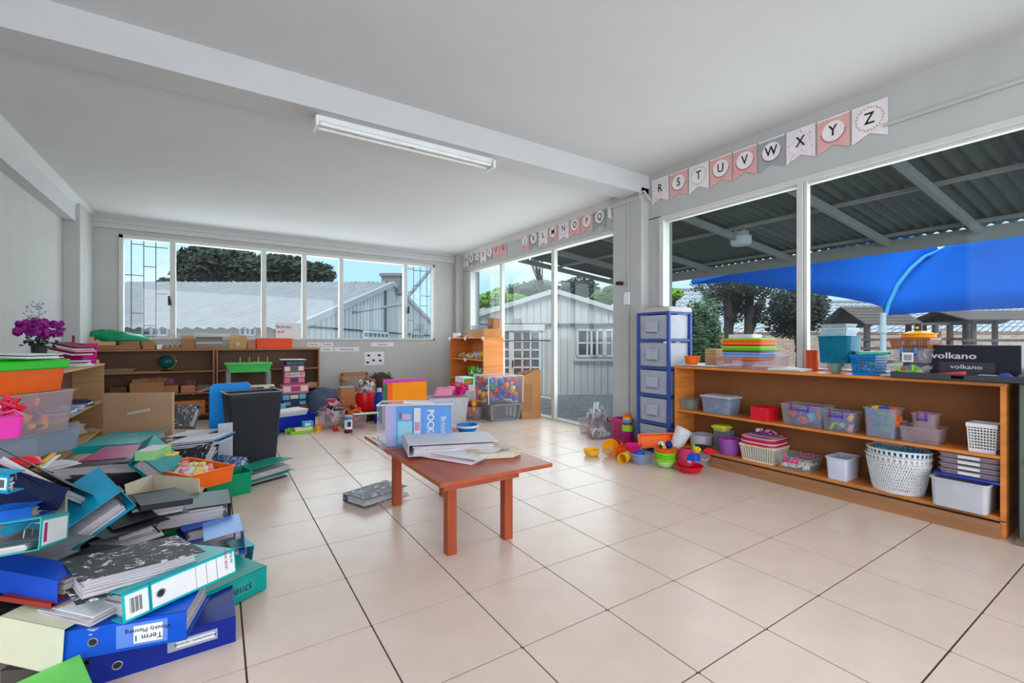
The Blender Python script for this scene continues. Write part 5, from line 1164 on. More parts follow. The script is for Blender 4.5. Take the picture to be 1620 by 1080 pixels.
o = solid('folded_sheet', 'teal-green folded plastic sheet lying over the blue basket', 'sheet', (c[0], c[1]-.02, ST+h+.004), .09, .10, .018, C('teal_sheet', 70, 160, 140), rz=.4, r=.03)
_, c, hx, hy, h = ctub('clear tub with lime clips full of coloured balls on the bookcase top', 1402, 1484, 577, ST, X=3.93, dx=.22, clip=LGRN, cont=[ORG, LGRN, YEL, RED, LBLU, BRN], clabel='coloured small balls inside the tub with lime clips', n=60, s=.05, kinds='s', lid=True, seed=12)
za = ST+h+.022
_, c, hx, hy, h = ctub('clear tub with blue clips and a barcode label above the tub of balls', 1406, 1488, 551, za, X=3.93, dx=.22, clip=C('clip_blue', 60, 130, 220), cont=[C('charcoal_t', 60, 62, 70), C('grey_t', 130, 134, 140), BRN], clabel='dark grey pieces inside the tub with blue clips', n=40, s=.05, kinds='b', seed=13)
B().box(-hx-.02, -.03, h*.1, -hx-.016, .03, h*.75).build('label', m_paper, _)
for k in range(6): B().box(-hx-.021, -.02+.007*k, h*.2, -hx-.02, -.017+.007*k, h*.6).build('barcode_bar', m_ink, _)
za2 = za+h+.002
basket('plastic_basket', 'brown plastic basket with square holes, highest on the right', (c[0], c[1], za2), hx, hy, .072, BRN, nx=9, ny=13, nz=4)
T_ = bowl('toy_dish', 'orange and yellow toy dish with a black knob on the brown basket', (c[0], c[1]-.02, za2+.073), .10, .028, C('orange_dish', 244, 150, 30), foot=.9)
B().lathe([(.09, .028), (.05, .045), (.015, .05)], 18).build('dome', YEL, T_, smooth=True); B().cyl((0, 0, .048), (0, 0, .095), .022, 12).build('knob', m_black, T_); B().cyl((-.0235, 0, .07), (-.021, 0, .07), .010, 10).build('knob_eye', YEL, T_)
# router box
c, hx, hy, h = itemX(1490, 1640, 546, ST+.01, 4.02, .2, False); yb0 = c[1]
T_ = thing('router_box', 'black cardboard box with white volkano lettering at the right end of the bookcase top', 'box', (4.07, .93, ST+.001), 0)
w2_ = .30; h2_ = (CH+(540.5-546)/FPX*(4.02*sY+.93*cY))-ST
B().box(-.03, -w2_, 0, .13, w2_-.04, h2_).build('carton', C('carton_black', 34, 32, 42, .4), T_, bevel=.002)
text('volkano', .055, C('silver_ink', 205, 205, 214), T_, (-.031, .0, h2_*.68), (PI/2, 0, -PI/2), name='lettering', sx=1.25, bold=.001)
text('volkano', .038, WHT, T_, (-.033, -.06, h2_*.36), (PI/2, 0, -PI/2), name='lettering', sx=1.25)
B().box(-.0315, -.19, h2_*.1, -.030, .07, h2_*.5).build('printed_device', C('device_grey', 62, 62, 70), T_)
for r_ in (.012, .022, .032):
    B().tube([(-.032, .13+r_*math.cos(a), h2_*.2+r_*math.sin(a)) for a in [PI*(.2+.6*i/8) for i in range(9)]], .0022, 5).build('wifi_arc', WHT, T_)
B().box(-.032, .14, 0, -.030, .256, h2_*.05).build('purple_band', PUR, T_)
T_ = thing('grey_tray', 'dark grey plastic tray with an oval slot hanging over the bookcase end', 'tray', (3.955, .87, ST+.0), 0)
B().box(-.10, -.30, .0, -.096, -.03, .042).box(-.10, .03, 0, -.096, .33, .042).box(-.10, -.03, 0, -.096, .03, .012).box(-.10, -.03, .032, -.096, .03, .042).box(-.10, -.30, .0, .06, .33, .004).box(-.10, -.304, 0, .06, -.30, .042).box(-.10, .33, 0, .06, .334, .042).build('tray_body', C('dark_grey_tray', 62, 66, 70, .5), T_)
o = solid('red_case', 'flat red plastic case lying on the dark grey tray', 'case', (3.95, .98, ST+.02), .05, .13, .018, C('coral', 224, 70, 60), rz=.15, r=.02, rot=(math.radians(-8), 0, .15))
o = solid('blue_wedge', 'small blue foam wedge at the right end of the dark grey tray', 'block', (3.95, .68, ST+.006), .05, .06, .05, C('ultramarine', 60, 70, 190), hx2=.03, hy2=.01, r=.004)
o = solid('white_case', 'small white ribbed case on the dark grey tray', 'case', (3.93, .75, ST+.006), .03, .04, .035, WHT)
sheets('loose envelope and card on the bookcase top beside the tray', Vector((3.93, 1.28, ST+.014)), Vector((3.93, 1.15, ST+.014)), n=3, W=.16, dz=.004, jit=.01, L=.1)
# things on the drawer tower
T_ = thing('potted_plant', 'small green plant in a low brown dish on the drawer tower', 'plant', (4.12, 3.16, 1.482))
B().lathe([(.07, 0), (.09, .02), (.085, .02), (.065, .006)], 18).build('dish', C('dark_brown', 70, 50, 44), T_)
b = B(); rnd = random.Random(3)
for k in range(120):
    c0 = Vector((rnd.gauss(0, .03), rnd.gauss(0, .035), rnd.uniform(.01, .08))); d = Vector((rnd.gauss(0, 1), rnd.gauss(0, 1), rnd.gauss(.3, .7))).normalized()*.022; e = d.orthogonal().normalized()*.008
    b.add([c0, c0+d*.5+e, c0+d, c0+d*.5-e], [(0, 1, 2, 3)])
b.build('foliage', m_lf_bright, T_, kind='stuff')
cup('clay_pot', 'small terracotta pot at the front edge of the drawer tower', (3.93, 3.17, 1.482), .02, .032, .065, C('terracotta', 184, 92, 60, .8), cat='pot')
o = solid('driftwood', 'brown bark chunk lying on the drawer tower', 'bark', (4.03, 3.32, 1.482), .07, .10, .045, m_trunk, r=.02)
# ================================================================ TOYS ON THE FLOOR BY THE DRAWER TOWER
def fl(u, v, z=0): p = atZ(u, v, z); return (p.x, p.y, z)
p = fl(951, 688); tub('storage_tub', 'frosted clear tub full of plastic bags by the sliding doors', 'tub', (p[0]+.05, p[1]+.12, 0), .20, .18, .19, m_clpink, r=.04, rz=.3)
jumble('crumpled clear bags and white straws bulging out of the frosted tub', (p[0]+.05, p[1]+.12, .02), .17, .15, .30, [m_clear, m_frost, m_clpink], n=60, s=.11, kinds='bl', rz=.3, name='plastic_bags', cat='bags', seed=21)
jumble('pale translucent plastic pieces spilled in front of the frosted tub', fl(948, 692), .20, .14, .06, [m_frost, m_clpink, m_clear], n=26, s=.07, kinds='br', name='plastic_pieces', cat='plastic pieces', seed=23)
for k, (u, lean) in enumerate(((932, .25), (938, .32))):
    q = atZ(u, 660, .15); T_ = thing('plastic_tube', 'white plastic tube sticking out of the frosted tub, %s of two' % ('left', 'right')[k], 'tube', (p[0]-.05+.05*k, p[1]+.12, .12), 0, 'tubes in the frosted tub'); B().cyl((0, 0, 0), (.06, 0, .28), .014, 10).build('tube', m_white, T_)
p = fl(975, 692); tub('storage_tub', 'pink-handled frosted tub right of the tub of bags', 'tub', (p[0]+.08, p[1]+.02, 0), .15, .15, .24, m_clpink, r=.03, clip=C('dark_wine', 110, 20, 50), rz=.1)
# ridged magenta hose pot and stacking cups tower
p = fl(993, 704); zt = 0
for k, (mm, nm, h_) in enumerate(((C('violet_cup', 160, 20, 110), 'violet', .07), (LGRN, 'lime', .07), (C('violet_cup', 160, 20, 110), 'magenta', .03), (AQUA, 'turquoise', .03), (YEL, 'cream yellow', .022), (ORG, 'orange red', .03))):
    r_ = .066-.004*k; cup('stacking_cup', '%s stacking cup, %s of the cup tower' % (nm, ['lowest', 'second', 'third', 'fourth', 'fifth', 'topmost'][k]), (p[0]+.05, p[1]+.05, zt+.08), r_, r_*.95, h_, mm, group='tower of stacking cups'); zt += h_+.001
cup('stacking_cup', 'deep pink cup under the tower of stacking cups', (p[0]+.05, p[1]+.05, 0), .06, .07, .079, C('deep_pink', 190, 10, 90))
basket('ridged_basket', 'narrow pink ribbed basket behind the tower of cups', (p[0]+.12, p[1]+.2, 0), .07, .10, .27, C('rosy', 200, 60, 120), nx=5, ny=6, nz=9)
def bo(label, u, v, r, h, m, z=0, rot=None, **k): q = atZ(u, v, z); return bowl('toy_bowl', label, (q.x, q.y, z), r, h, m, rot, **k)
bo('yellow oval bowl lying leftmost on the floor', 936, 720, .085, .06, YEL, foot=.6)
bo('yellow and orange bowl standing on edge among the floor toys', 965, 708, .085, .05, C('golden', 246, 170, 20), z=.075, rot=(math.radians(80), 0, math.radians(-35)), foot=.3)
bo('orange-red bowl nested inside the standing yellow bowl', 970, 706, .075, .05, C('vermilion', 230, 60, 20), z=.075, rot=(math.radians(78), 0, math.radians(-30)), foot=.3)
bo('orange bowl tilted on edge left of the pink funnel', 985, 717, .08, .045, C('tangerine', 240, 90, 20), z=.05, rot=(math.radians(62), 0, math.radians(-30)), foot=.3)
q = fl(983, 731); cup('toy_cup', 'yellow ridged cup lying on its side on the tiles', (q[0]+.08, q[1], .05), .045, .048, .12, YEL, rot=(0, math.radians(-90), .35))
q = fl(962, 723); cup('clear_cup', 'clear plastic cup lying beside the yellow bowl', (q[0]+.06, q[1]+.02, .04), .035, .04, .09, m_clear, rot=(0, math.radians(-90), -.3))
q = fl(1005, 730); T_ = thing('toy_funnel', 'hot pink toy beaker with a wide funnel mouth', 'funnel', (q[0], q[1]+.02, 0)); B().lathe([(.03, 0), (.035, .10), (.085, .165), (.082, .165), (.03, .105), (.026, .003)], 22).build('funnel_body', C('fuchsia', 226, 20, 120), T_, smooth=True)
q = fl(993, 729); cup('toy_cup', 'cream cup lying next to the yellow ridged cup', (q[0]+.05, q[1]+.03, .045), .03, .04, .06, CREAM, rot=(0, math.radians(-80), .5))
# orange rectangular tray propped up
q = fl(1035, 694); tub('tray', 'long orange rectangular tray tipped on its side against the drawer tower', 'tray', PD(1037, 697, 4.55), .17, .062, .05, C('bright_orange', 250, 110, 20), rot=(math.radians(72), math.radians(-4), -YAW-.1), t=.004, r=.012)
q = fl(1075, 710); cup('clay_mug', 'white speckled plaster cup leaning mouth up on the toy heap', PD(1068, 708, 4.45), .055, .078, .20, mat('speckled_white', (222, 222, 228), .6, splat=((90, 96, 130), 60, .6)), rot=(math.radians(10), math.radians(28), 0), t=.006)
bo('pile of lime green bowls capped by an orange bowl: the lowest, pale green bowl', 1053, 738, .085, .055, C('pale_lime', 190, 230, 150))
for k, (mm, nm) in enumerate(((LGRN, 'lime green bowl, second from the bottom of the bowl stack'), (C('apple', 120, 210, 30), 'apple green bowl, third in the bowl stack'), (LGRN, 'lime bowl just below the orange bowl of the stack'), (ORG, 'orange scalloped bowl on top of the lime bowl stack'))):
    bo(nm, 1053, 738, .095+.004*k, .055, mm); SC.collection.objects[-1]
for o in [o for o in COL.objects if o.get('label', '').startswith(('lime green bowl', 'apple green bowl', 'lime bowl', 'orange scalloped'))]:
    o.location.z = .03*(1+['lime green', 'apple', 'lime bowl', 'orange sc'].index([s for s in ('lime green', 'apple', 'lime bowl', 'orange sc') if o['label'].startswith(s)][0]))
q = atZ(1053, 712, .155); T_ = thing('toy_ball', 'navy blue ball sitting in the orange scalloped bowl', 'ball', (q.x+.03, q.y-.01, .205)); B().ball((0, 0, 0), .037, 16, 10).build('sphere', C('navy_ball', 20, 30, 120), T_, smooth=2)
jumble('small yellow and white toy pieces in the orange scalloped bowl', (q.x-.02, q.y+.02, .165), .05, .05, .07, [YEL, WHT, C('dark_green', 30, 90, 60)], n=12, s=.04, kinds='cs', seed=4)
q = fl(1022, 735); tub('clear_tub', 'round clear tub with a blue lid piece inside, in front of the orange tray', 'tub', (q[0]+.02, q[1]+.08, 0), .105, .085, .10, m_clearb, r=.08)
T_ = thing('toy_cup', 'blue ridged cap inside the round clear tub', 'cup', (q[0]+.02, q[1]+.1, .05)); B().lathe([(.05, 0), (.05, .05), (.035, .065), (.0, .065)], 18).build('cup_body', BLUE, T_, smooth=True)
bo('red glossy bowl at the front of the floor toys', 1090, 746, .12, .06, C('glossy_red', 214, 20, 40))
q = fl(1088, 742); T_ = thing('toy_teapot', 'rose pink translucent jug body sitting in the red bowl', 'jug', (q[0], q[1]+.02, .03)); B().lathe([(.06, 0), (.085, .04), (.08, .10), (.05, .16), (.047, .16), (.075, .10)], 22).build('jug_body', mat('rose_clear', (226, 70, 110), .25, clear=.25, tint=(240, 130, 160)), T_, smooth=True); B().ball((-.05, -.07, .06), .022, 12, 8).build('knob', LPNK, T_, smooth=2)
jumble('lime and yellow toy spoons and stars between the jug and the bucket', (q[0]+.08, q[1]-.02, .05), .05, .05, .14, [LGRN, YEL, GREEN], n=14, s=.05, kinds='lr', seed=6)
q = fl(1112, 741); T_ = cup('toy_bucket', 'small clear bucket with white handle and black lid', (q[0]+.03, q[1]+.06, 0), .075, .095, .15, m_clear, handle=None, cat='bucket')
B().tube([(-.096*math.cos(a), -.02-.06*math.sin(a), .14-.06*math.sin(a)) for a in [PI*i/12 for i in range(13)]], .003, 5).build('handle', WHT, T_); B().box(-.088, -.04, .04, -.084, .02, .11).build('barcode_label', m_paper, T_)
bo('black lid-like bowl tilted on the clear bucket', 1110, 712, .09, .035, m_black, z=.155)
q = fl(1095, 722, .2); T_ = thing('toy_block', 'blue plastic block above the rose jug', 'block', (q[0]+.02, q[1], .17), .3); B().rbox(.06, .05, 0, .05, .02, hx2=.05, hy2=.04).build('block_body', C('block_blue', 20, 70, 190), T_, bevel=.004)
q = fl(1098, 722, .17); T_ = thing('toy_bear', 'small yellow toy piece beside the blue block', 'toy', (q[0]+.0, q[1]-.03, .215)); B().ball((0, 0, .02), .03, 12, 8).ball((-.01, -.03, .03), .015, 10, 6).build('toy_body', YEL, T_, smooth=2)
q = fl(1122, 715, .18); T_ = thing('toy_shell', 'red toy half shell on the black bowl', 'toy', (q[0], q[1], .17)); B().lathe([(.045, 0), (.05, .02), (.03, .045), (0, .05)], 16).build('shell', RED, T_, smooth=True)
jumble('jumbled red, pink and blue small toys under the orange tray', fl(1030, 712), .22, .12, .12, [RED, C('fuchsia', 226, 20, 120), BLUE, C('dark_green', 30, 90, 60), WHT, NAVY], n=60, s=.06, kinds='bcs', rz=-.5, seed=31)
# ================================================================ BACK WALL BOOKCASES
def itemY(u0, u1, vt, zb, Y=8.26, dy=.2, above=False): return slotY(u0, u1, vt, Y, dy, zb, above)
def ybox(name, label, u0, u1, vt, zb, m, Y=8.27, dy=.16, cat='box', above=False, r=.004, **k):
    c, hx, hy, h = itemY(u0, u1, vt, zb, Y, dy, above); return solid(name, label, cat, c, hx, hy, max(h, .006), m, r=r, **k), c, hx, hy, max(h, .006)
ZT = 1.067
wp = [m_wood_p, C('beech', 206, 170, 120, .6), m_wood_b, C('walnut', 128, 86, 56, .6)]
# top row, left to right
o, c, hx, hy, h = ybox('wooden_tray', 'wide brown wooden tray at the left end of the back bookcase top', 144, 225, 546, ZT, m_wood_b, dy=.2, above=True)
z1 = ZT+h
o, c, hx, hy, h = ybox('wooden_box', 'pale wooden box on the brown tray, left one', 139, 186, 538, z1, wp[1], above=True); z2 = z1+h
ybox('wooden_box', 'small light wooden box on top of the pale one', 153, 171, 533.5, z2, C('maple', 222, 192, 150, .6), above=True); 
ybox('wooden_box', 'small wooden block box at the far left of the bookcase top', 140, 153, 532.5, z2, wp[1], above=True)
ybox('wooden_box', 'dark brown wooden box below the green bag', 190, 223, 537.5, z1, wp[2], above=True)
ybox('wooden_box', 'light brown cube-shaped box right of the green bag', 226, 247, 540, ZT, m_cardb, above=True)
c = atY(195, 530, 8.38); T_ = thing('green_bag', 'crumpled shiny green plastic bag on the back bookcase', 'bag', (c.x, 8.36, z2-.01))
rnd = random.Random(5); rings = []
for j, (f, z) in enumerate(((1, 0), (1.05, .04), (.9, .08), (.6, .12), (.2, .15))):
    rings.append([((.33*f)*math.cos(2*PI*i/14)*(1+rnd.uniform(-.12, .12))-(.05*j), (.12*f)*math.sin(2*PI*i/14)*(1+rnd.uniform(-.15, .15)), z+rnd.uniform(-.012, .012)) for i in range(14)])
B().loft(rings).build('bag_body', mat('shiny_green', (20, 140, 96), .2, var=.4, scale=6, bump=.6), T_, smooth=2)
ybox('paper_sheet', 'white paper sheet standing on the back bookcase beside the cube box', 248, 257, 545, ZT, m_paper, cat='paper', above=True)
T_ = thing('peg_board', 'low wooden tray with small knobbed pegs on the back bookcase', 'tray', itemY(256, 300, 546, ZT, above=True)[0])
B().rbox(.17, .08, 0, .035, .004).build('board', wp[2], T_)
for i in range(5): B().cyl((-.13+.06*i, -.03, .035), (-.13+.06*i, -.03, .06), .008, 6).build('peg', m_black if i % 2 else wp[3], T_)
z = ZT
for k, v in enumerate((546.5, 541, 536, 531.5)):
    o, c, hx, hy, h = ybox('wooden_box', 'flat brown wooden box, %s of the stack of four under the window' % ['lowest', 'second', 'third', 'topmost'][k], 288-2*(k == 3), 308-(k % 2), v, z, wp[2] if k != 3 else wp[0], above=True); z += h+.0005
sheets('loose white sheets on the small stack of wooden boxes', Vector((atY(284, 530, 8.28).x, 8.28, atY(290, 530, 8.28).z+.012)), Vector((atY(303, 530, 8.28).x, 8.28, atY(290, 530, 8.28).z+.012)), n=3, W=.12, dz=.004)
z = ZT; cols = [wp[2], wp[3], m_paper, C('brown_grey', 110, 98, 90), C('grey_brown2', 132, 120, 112)]
for k, (v, mm) in enumerate(((548, 0), (543, 4), (541.5, 2), (537, 4), (533, 3))):
    o, c, hx, hy, h = ybox('flat_box', '%s flat box, %s in the broad stack under the window' % (['brown', 'grey-brown', 'white-edged', 'taupe', 'dark taupe'][k], ['lowest', 'second', 'third', 'fourth', 'fifth'][k]), 310, 352, v, z, cols[mm], above=True); z += h+.0005
sheets('thick white papers lying on the broad stack of flat boxes', Vector((c[0]-hx-.03, 8.27, z+.06)), Vector((c[0]+hx+.1, 8.27, z+.045)), n=9, W=.16, dz=.006, jit=.015)
o, c, hx, hy, h = ybox('wooden_house', 'pale wooden cabinet box with an oval cut-out on the bookcase top', 362, 390, 530, ZT, wp[0], above=True)
T_ = o; B().lathe([(.03, 0), (.03, .004)], 16).build('oval_cutout', C('cutout', 214, 176, 130), T_, loc=(0, -hy-.001, h*.35), rot=(PI/2, 0, 0)); B().box(-hx-.004, -hy-.004, h*.82, hx*.1, -hy, h).build('lid_edge', wp[1], T_)
ybox('wooden_box', 'small pinkish wooden box left of the orange tray', 391, 404, 540, ZT, C('pinkish_wood', 176, 120, 96, .6), above=True)
c, hx, hy, h = itemY(404, 463, 535, ZT, 8.26, .2, True); tub('tray', 'bright orange-red plastic tray on the back bookcase', 'tray', c, hx, hy, h, C('orange_red', 232, 70, 10), r=.01, t=.006, taper=.97)
c2, hx2, _, h2 = itemY(404, 412, 534, ZT, 8.30, .2, True)
# globe and shelf contents of left bookcase
T_ = thing('globe', 'small dark green globe on a black foot in the left brown bookcase', 'globe', (atY(263, 590, 8.33).x, 8.34, .747))
B().lathe([(.06, 0), (.06, .01), (.015, .02), (.012, .05)], 16).build('foot', m_black, T_, smooth=True); B().ball((0, 0, .135), .095, 20, 12).build('sphere', mat('globe_green', (14, 84, 84), .25, var=.3, scale=8), T_, smooth=2)
B().tube([(.11*math.sin(a), 0, .135+.11*math.cos(a)) for a in [PI*(.15+.8*i/12) for i in range(13)]], .006, 6).build('meridian', C('brass', 200, 160, 80, .3, metal=.6), T_); B().cyl((.105, 0, .14), (.13, 0, .14), .016, 10).build('knob', C('brass', 200, 160, 80, .3), T_)
S1, S2, S3 = .745, .42, .10
T_ = thing('wooden_tray', 'grey-brown wooden tray with cloth on the upper shelf, left', 'tray', (atY(186, 585, 8.35).x, 8.36, S1+.001)); B().shell([(.17, .09, 0, .01), (.20, .11, .05, .01)], .006).build('tray_body', C('grey_wood', 150, 126, 106, .7), T_); B().rbox(.13, .07, .02, .06, .03).build('cloth', C('olive_cloth', 120, 118, 96, .9), T_)
ybox('book', 'flat pale wooden board on the upper shelf in the middle', 213, 242, 587.5, S1, wp[1], cat='board'); ybox('book', 'flat orange-brown board beside the globe foot', 240, 255, 588, S1, m_wood_o, cat='board')
box_open('cardboard_box', 'brown cardboard box with torn flaps, bigger one in the left bookcase', 'box', (atY(232, 610, 8.3).x, 8.34, S2+.001), .19, .1, .17, m_cardb, rz=.1)
for k in range(5):
    o = B(); x0 = -.16+.07*k; o.slab([(x0, 0, 0), (x0+.12, .0, .01*k), (x0+.13, .02, .10+.01*(k % 2)), (x0+.02, .02, .09)], .004)
    o = o.build('cardboard_piece', m_cardb, loc=(atY(232, 610, 8.3).x-.02, 8.30+.02*k, S2+.13)); tag(o, 'torn brown cardboard piece sticking out of the bigger box', 'cardboard', 'torn cardboard pieces')
ybox('cardboard_box', 'dark brown low box at the left of the middle shelf', 173, 203, 611, S2, C('dark_card', 110, 72, 56, .9))
ybox('cardboard_box', 'tan square cardboard box, left of two in the middle shelf', 259, 283, 608, S2, m_cardb); ybox('cardboard_box', 'pinkish-tan square cardboard box, right of two in the middle shelf', 286, 309, 608, S2, C('pink_card', 190, 124, 92, .8))
ybox('picture_book', 'purple-pink picture book leaning behind the tan boxes', 258, 276, 598, S2, C('mauve', 136, 84, 112), dy=.03, Y=8.45, cat='book'); ybox('picture_book', 'maroon picture book behind the pinkish box', 293, 311, 600, S2, C('maroon', 140, 60, 80), dy=.03, Y=8.45, cat='book')
ybox('picture_book', 'grey picture book standing right of the pinkish box', 312, 333, 608, S2, C('grey_blue2', 120, 124, 134), dy=.04, Y=8.40, cat='book')
sheets('pale tray of papers at the front of the middle shelf', D(272, 620, 7.05), D(312, 619, 7.05), n=4, W=.2, dz=.012)
T_ = thing('magazine_pile', 'leaning pile of pinkish magazines at the right of the middle shelf', 'magazines', (atY(318, 622, 8.3).x, 8.3, S2))
for k in range(4): B(Matrix.Translation((.0, .0, .02*k)) @ Matrix.Rotation(-.35+.1*k, 4, 'Y')).box(-.11, 0, 0, .11, .16, .012).build('magazine', [m_paper, LPNK, C('grey_blue2', 120, 124, 134), m_wood_o][k], T_)
for k in range(6):
    ybox('wooden_board', 'thin wooden board, %s in the pile on the lowest shelf by the blue panel' % ['lowest', 'second', 'third', 'fourth', 'fifth', 'topmost'][k], 311, 330, 662-5.2*k, S3+.034*k, wp[k % 2*2], cat='board', Y=8.24)
ybox('wooden_box', 'orange-brown wooden crate on the lowest shelf of the left bookcase', 275, 325, 632, S3, m_wood_o, Y=8.24)
# right brown bookcase: tan box
ybox('cardboard_box', 'tan cardboard box at the right end of the right brown bookcase', 484, 503, 603, S2, m_card, Y=8.3); 
# green toy sink stand
sx0, sx1 = atY(355, 580, 7.4).x, atY(431, 580, 7.4).x; cx = (sx0+sx1)/2; w = (sx1-sx0)/2; zt_ = atY(390, 574, 7.4).z
T_ = thing('toy_sink', 'green plastic toy sink tray on four grey legs', 'toy sink', (cx, 7.52, 0))
B(Matrix.Translation((0, 0, zt_-.13))).shell([(w*.86, .13, 0, .04), (w*.97, .15, .10, .04), (w*1.0, .165, .115, .04), (w*1.0, .165, .13, .04)], .012).build('basin', C('sink_green', 80, 190, 96, .35), T_, smooth=True)
B().box(-w*.85, -.02, zt_-.09, w*.5, .10, zt_-.085).build('drain_shelf', C('sink_green2', 60, 160, 80), T_)
for i in range(4): B().cyl((-.1+.115*i, .09, zt_-.09), (-.1+.115*i, .09, zt_+.08), .007, 6).build('drying_peg', C('peg_olive', 150, 160, 110), T_)
b = B(); [b.box(w*.15+.02*i, .06, zt_-.08, w*.15+.02*i+.008, .07, zt_+.01) for i in range(8)]; b.build('rack_fins', LGRN, T_)
for s in (-1, 1):
    for y in (-.11, .11): B().box(s*w*.84-.028, y-.02, 0, s*w*.84+.028, y+.02, zt_-.12).build('leg', C('leg_grey', 126, 130, 132), T_, bevel=.005)
B(Matrix.Translation((0, 0, zt_-.50))).shell([(w*.80, .12, 0, .03), (w*.85, .13, .06, .03)], .01).build('lower_tray', C('sink_green2', 60, 160, 80), T_)
# stacks of board games
ink = [C('navy_print', 26, 52, 96), C('teal_print', 20, 110, 120), C('magenta_print', 160, 60, 120), C('rose_print', 214, 120, 140), C('cream_print', 222, 212, 190), C('green_print', 60, 110, 60), C('red_print', 190, 50, 60), C('plum_print', 84, 52, 92), C('sky_print', 110, 180, 214), C('dusk_print', 52, 60, 84)]
def gstack(u0, u1, vs, Y, dy, zb, specs, where, txts={}):
    """stack given by pixel rows of box tops, bottom to top"""
    z = zb; xa, xb = atY(u0, 600, Y).x, atY(u1, 600, Y).x; ords = ['lowest', 'second from the bottom', 'third from the bottom', 'fourth from the bottom', 'fifth from the bottom', 'sixth from the bottom', 'seventh from the bottom', 'eighth from the bottom', 'ninth from the bottom']
    rnd = random.Random(int(u0))
    for k, (v, (m0, m1, m2, dsc)) in enumerate(zip(vs, specs)):
        zt = atY((u0+u1)/2, v, Y).z; h = zt-z; j = rnd.uniform(-.012, .012); ins = rnd.uniform(0, .03)
        game_box('%s board game box, %s %s' % (dsc, ords[k], where), ((xa+xb)/2+j, Y+dy/2, z), (xb-xa)/2-ins, dy/2, h-.001, ink[m0], bands=((.04, .3, .2, .85, ink[m1]), (.34, .66, .3, .8, ink[m2]), (.7, .96, .25, .9, ink[m1])), txt=txts.get(k), rz=rnd.uniform(-.04, .04), group='board games '+where)
        z = zt
gstack(445, 487, (655, 648, 642, 634, 622, 609), 7.55, .3, .01, [(3, 2, 4, 'pink'), (9, 7, 8, 'dusky'), (7, 6, 4, 'plum'), (9, 8, 0, 'dark blue'), (0, 8, 4, 'blue patterned'), (3, 4, 2, 'pale pink')], 'of the low game stack', {2: 'DICTIONARY'})
gstack(449, 484, (596, 589, 578, 571), 7.72, .26, atY(470, 609, 7.55).z+.001, [(2, 3, 7, 'magenta'), (4, 3, 8, 'cream and pink'), (2, 4, 5, 'rose and white'), (0, 1, 5, 'dark teal')], 'of the tall game stack')
sheets('white paper sheets lying on top of the tall game stack', Vector((atY(446, 571, 7.72).x, 7.72, atY(460, 570, 7.72).z+.02)), Vector((atY(484, 571, 7.72).x, 7.72, atY(460, 570, 7.72).z+.015)), n=4, W=.24, dz=.004)
c = atY(414, 612, 7.0); game_box('white-topped puzzle box with purple, orange and teal shapes behind the black bin', (c.x, 7.1, .45), .16, .12, .13, ink[4], rz=-.05, bands=((.05, .3, .1, .9, ink[6]), (.32, .6, .2, .9, ink[7]), (.62, .8, .1, .6, C('tan_print', 220, 170, 120)), (.8, .98, .3, .9, ink[5])), name='puzzle_box')
solid('storage_box', 'grey storage box carrying the puzzle box behind the bin', 'storage box', (c.x, 7.1, 0), .18, .14, .449, C('dark_grey_box', 84, 88, 92))
solid('book', 'white book cover standing inside the rear of the black bin', 'book', (atY(423, 630, 6.5).x, 6.5, .45), .1, .01, .12, m_paper, r=.002, rot=(-.3, 0, 0))
solid('book_pile', 'pile of books under the white book cover behind the bin', 'books', (atY(423, 630, 6.5).x, 6.5, 0), .12, .12, .45, ink[9])
c = atY(446, 646, 6.9); solid('picture_card', 'turquoise and dark picture book standing beside the low game stack', 'book', (c.x, 6.95, 0), .05, .015, .33, ink[8])
# blue crate with papers
q0, q1 = atZ(441, 686, 0), atZ(498, 677, 0); cx, cy = (q0.x+q1.x)/2, (q0.y+q1.y)/2; rz = math.atan2(q1.y-q0.y, q1.x-q0.x); L = (q1-q0).length
T_ = tub('storage_crate', 'deep blue open plastic crate on the tiles filled with papers', 'crate', (cx-math.sin(rz)*.18-.06, cy+math.cos(rz)*.18, 0), L/2+.10, .17, .20, C('ultra_blue', 14, 40, 170, .4), rz=rz, t=.006, r=.02, taper=.95)
for k in range(5):
    o = solid('paper_pile', 'white paper pad lying in the blue crate, %s' % ['lowest', 'second', 'third', 'fourth', 'topmost'][k], 'paper', (cx-.12+.01*k, cy+.17, .13+.028*k), .20, .13, .026, m_paper if k % 2 == 0 else C('lilac_paper', 208, 204, 218, .8), rz=rz+.05*(k-2), r=.004, group='pads in the blue crate')
# toy train-like blocks in front
def toybits(label, u, v, parts, name='toy_block', cat='toy', z=0, rz=0, group=None, s=1):
    p = atZ(u, v, z); T_ = thing(name, label, cat, (p.x, p.y, z), rz, group)
    for i, (kind, a, mm, nm) in enumerate(parts):
        b = B()
        if kind == 'box': b.box(*[q*s for q in a])
        elif kind == 'cyl': b.cyl([q*s for q in a[:3]], [q*s for q in a[3:6]], a[6]*s, 14)
        elif kind == 'ball': b.ball([q*s for q in a[:3]], a[3]*s, 12, 8)
        b.build(nm, mm, T_, bevel=.003 if kind == 'box' else 0)
    return T_
toybits('lime, white and blue toy bus lying in front of the blue crate', 478, 684, [('box', (-.16, -.05, 0, .16, .05, .03), LGRN, 'base'), ('box', (-.10, -.045, .03, .12, .045, .07), C('cream_toy', 226, 222, 180), 'body'), ('box', (0, -.04, .07, .13, .04, .14), AQUA, 'cabin'), ('box', (.02, -.044, .085, .09, -.04, .12), WHT, 'window')], 'toy_bus', 'toy', rz=.2)
toybits('lime green toy brick at the left front of the toy bus', 457, 684, [('box', (-.05, -.03, 0, .05, .03, .05), LGRN, 'brick_body'), ('cyl', (0, 0, .05, 0, 0, .06, .018), LGRN, 'stud')])
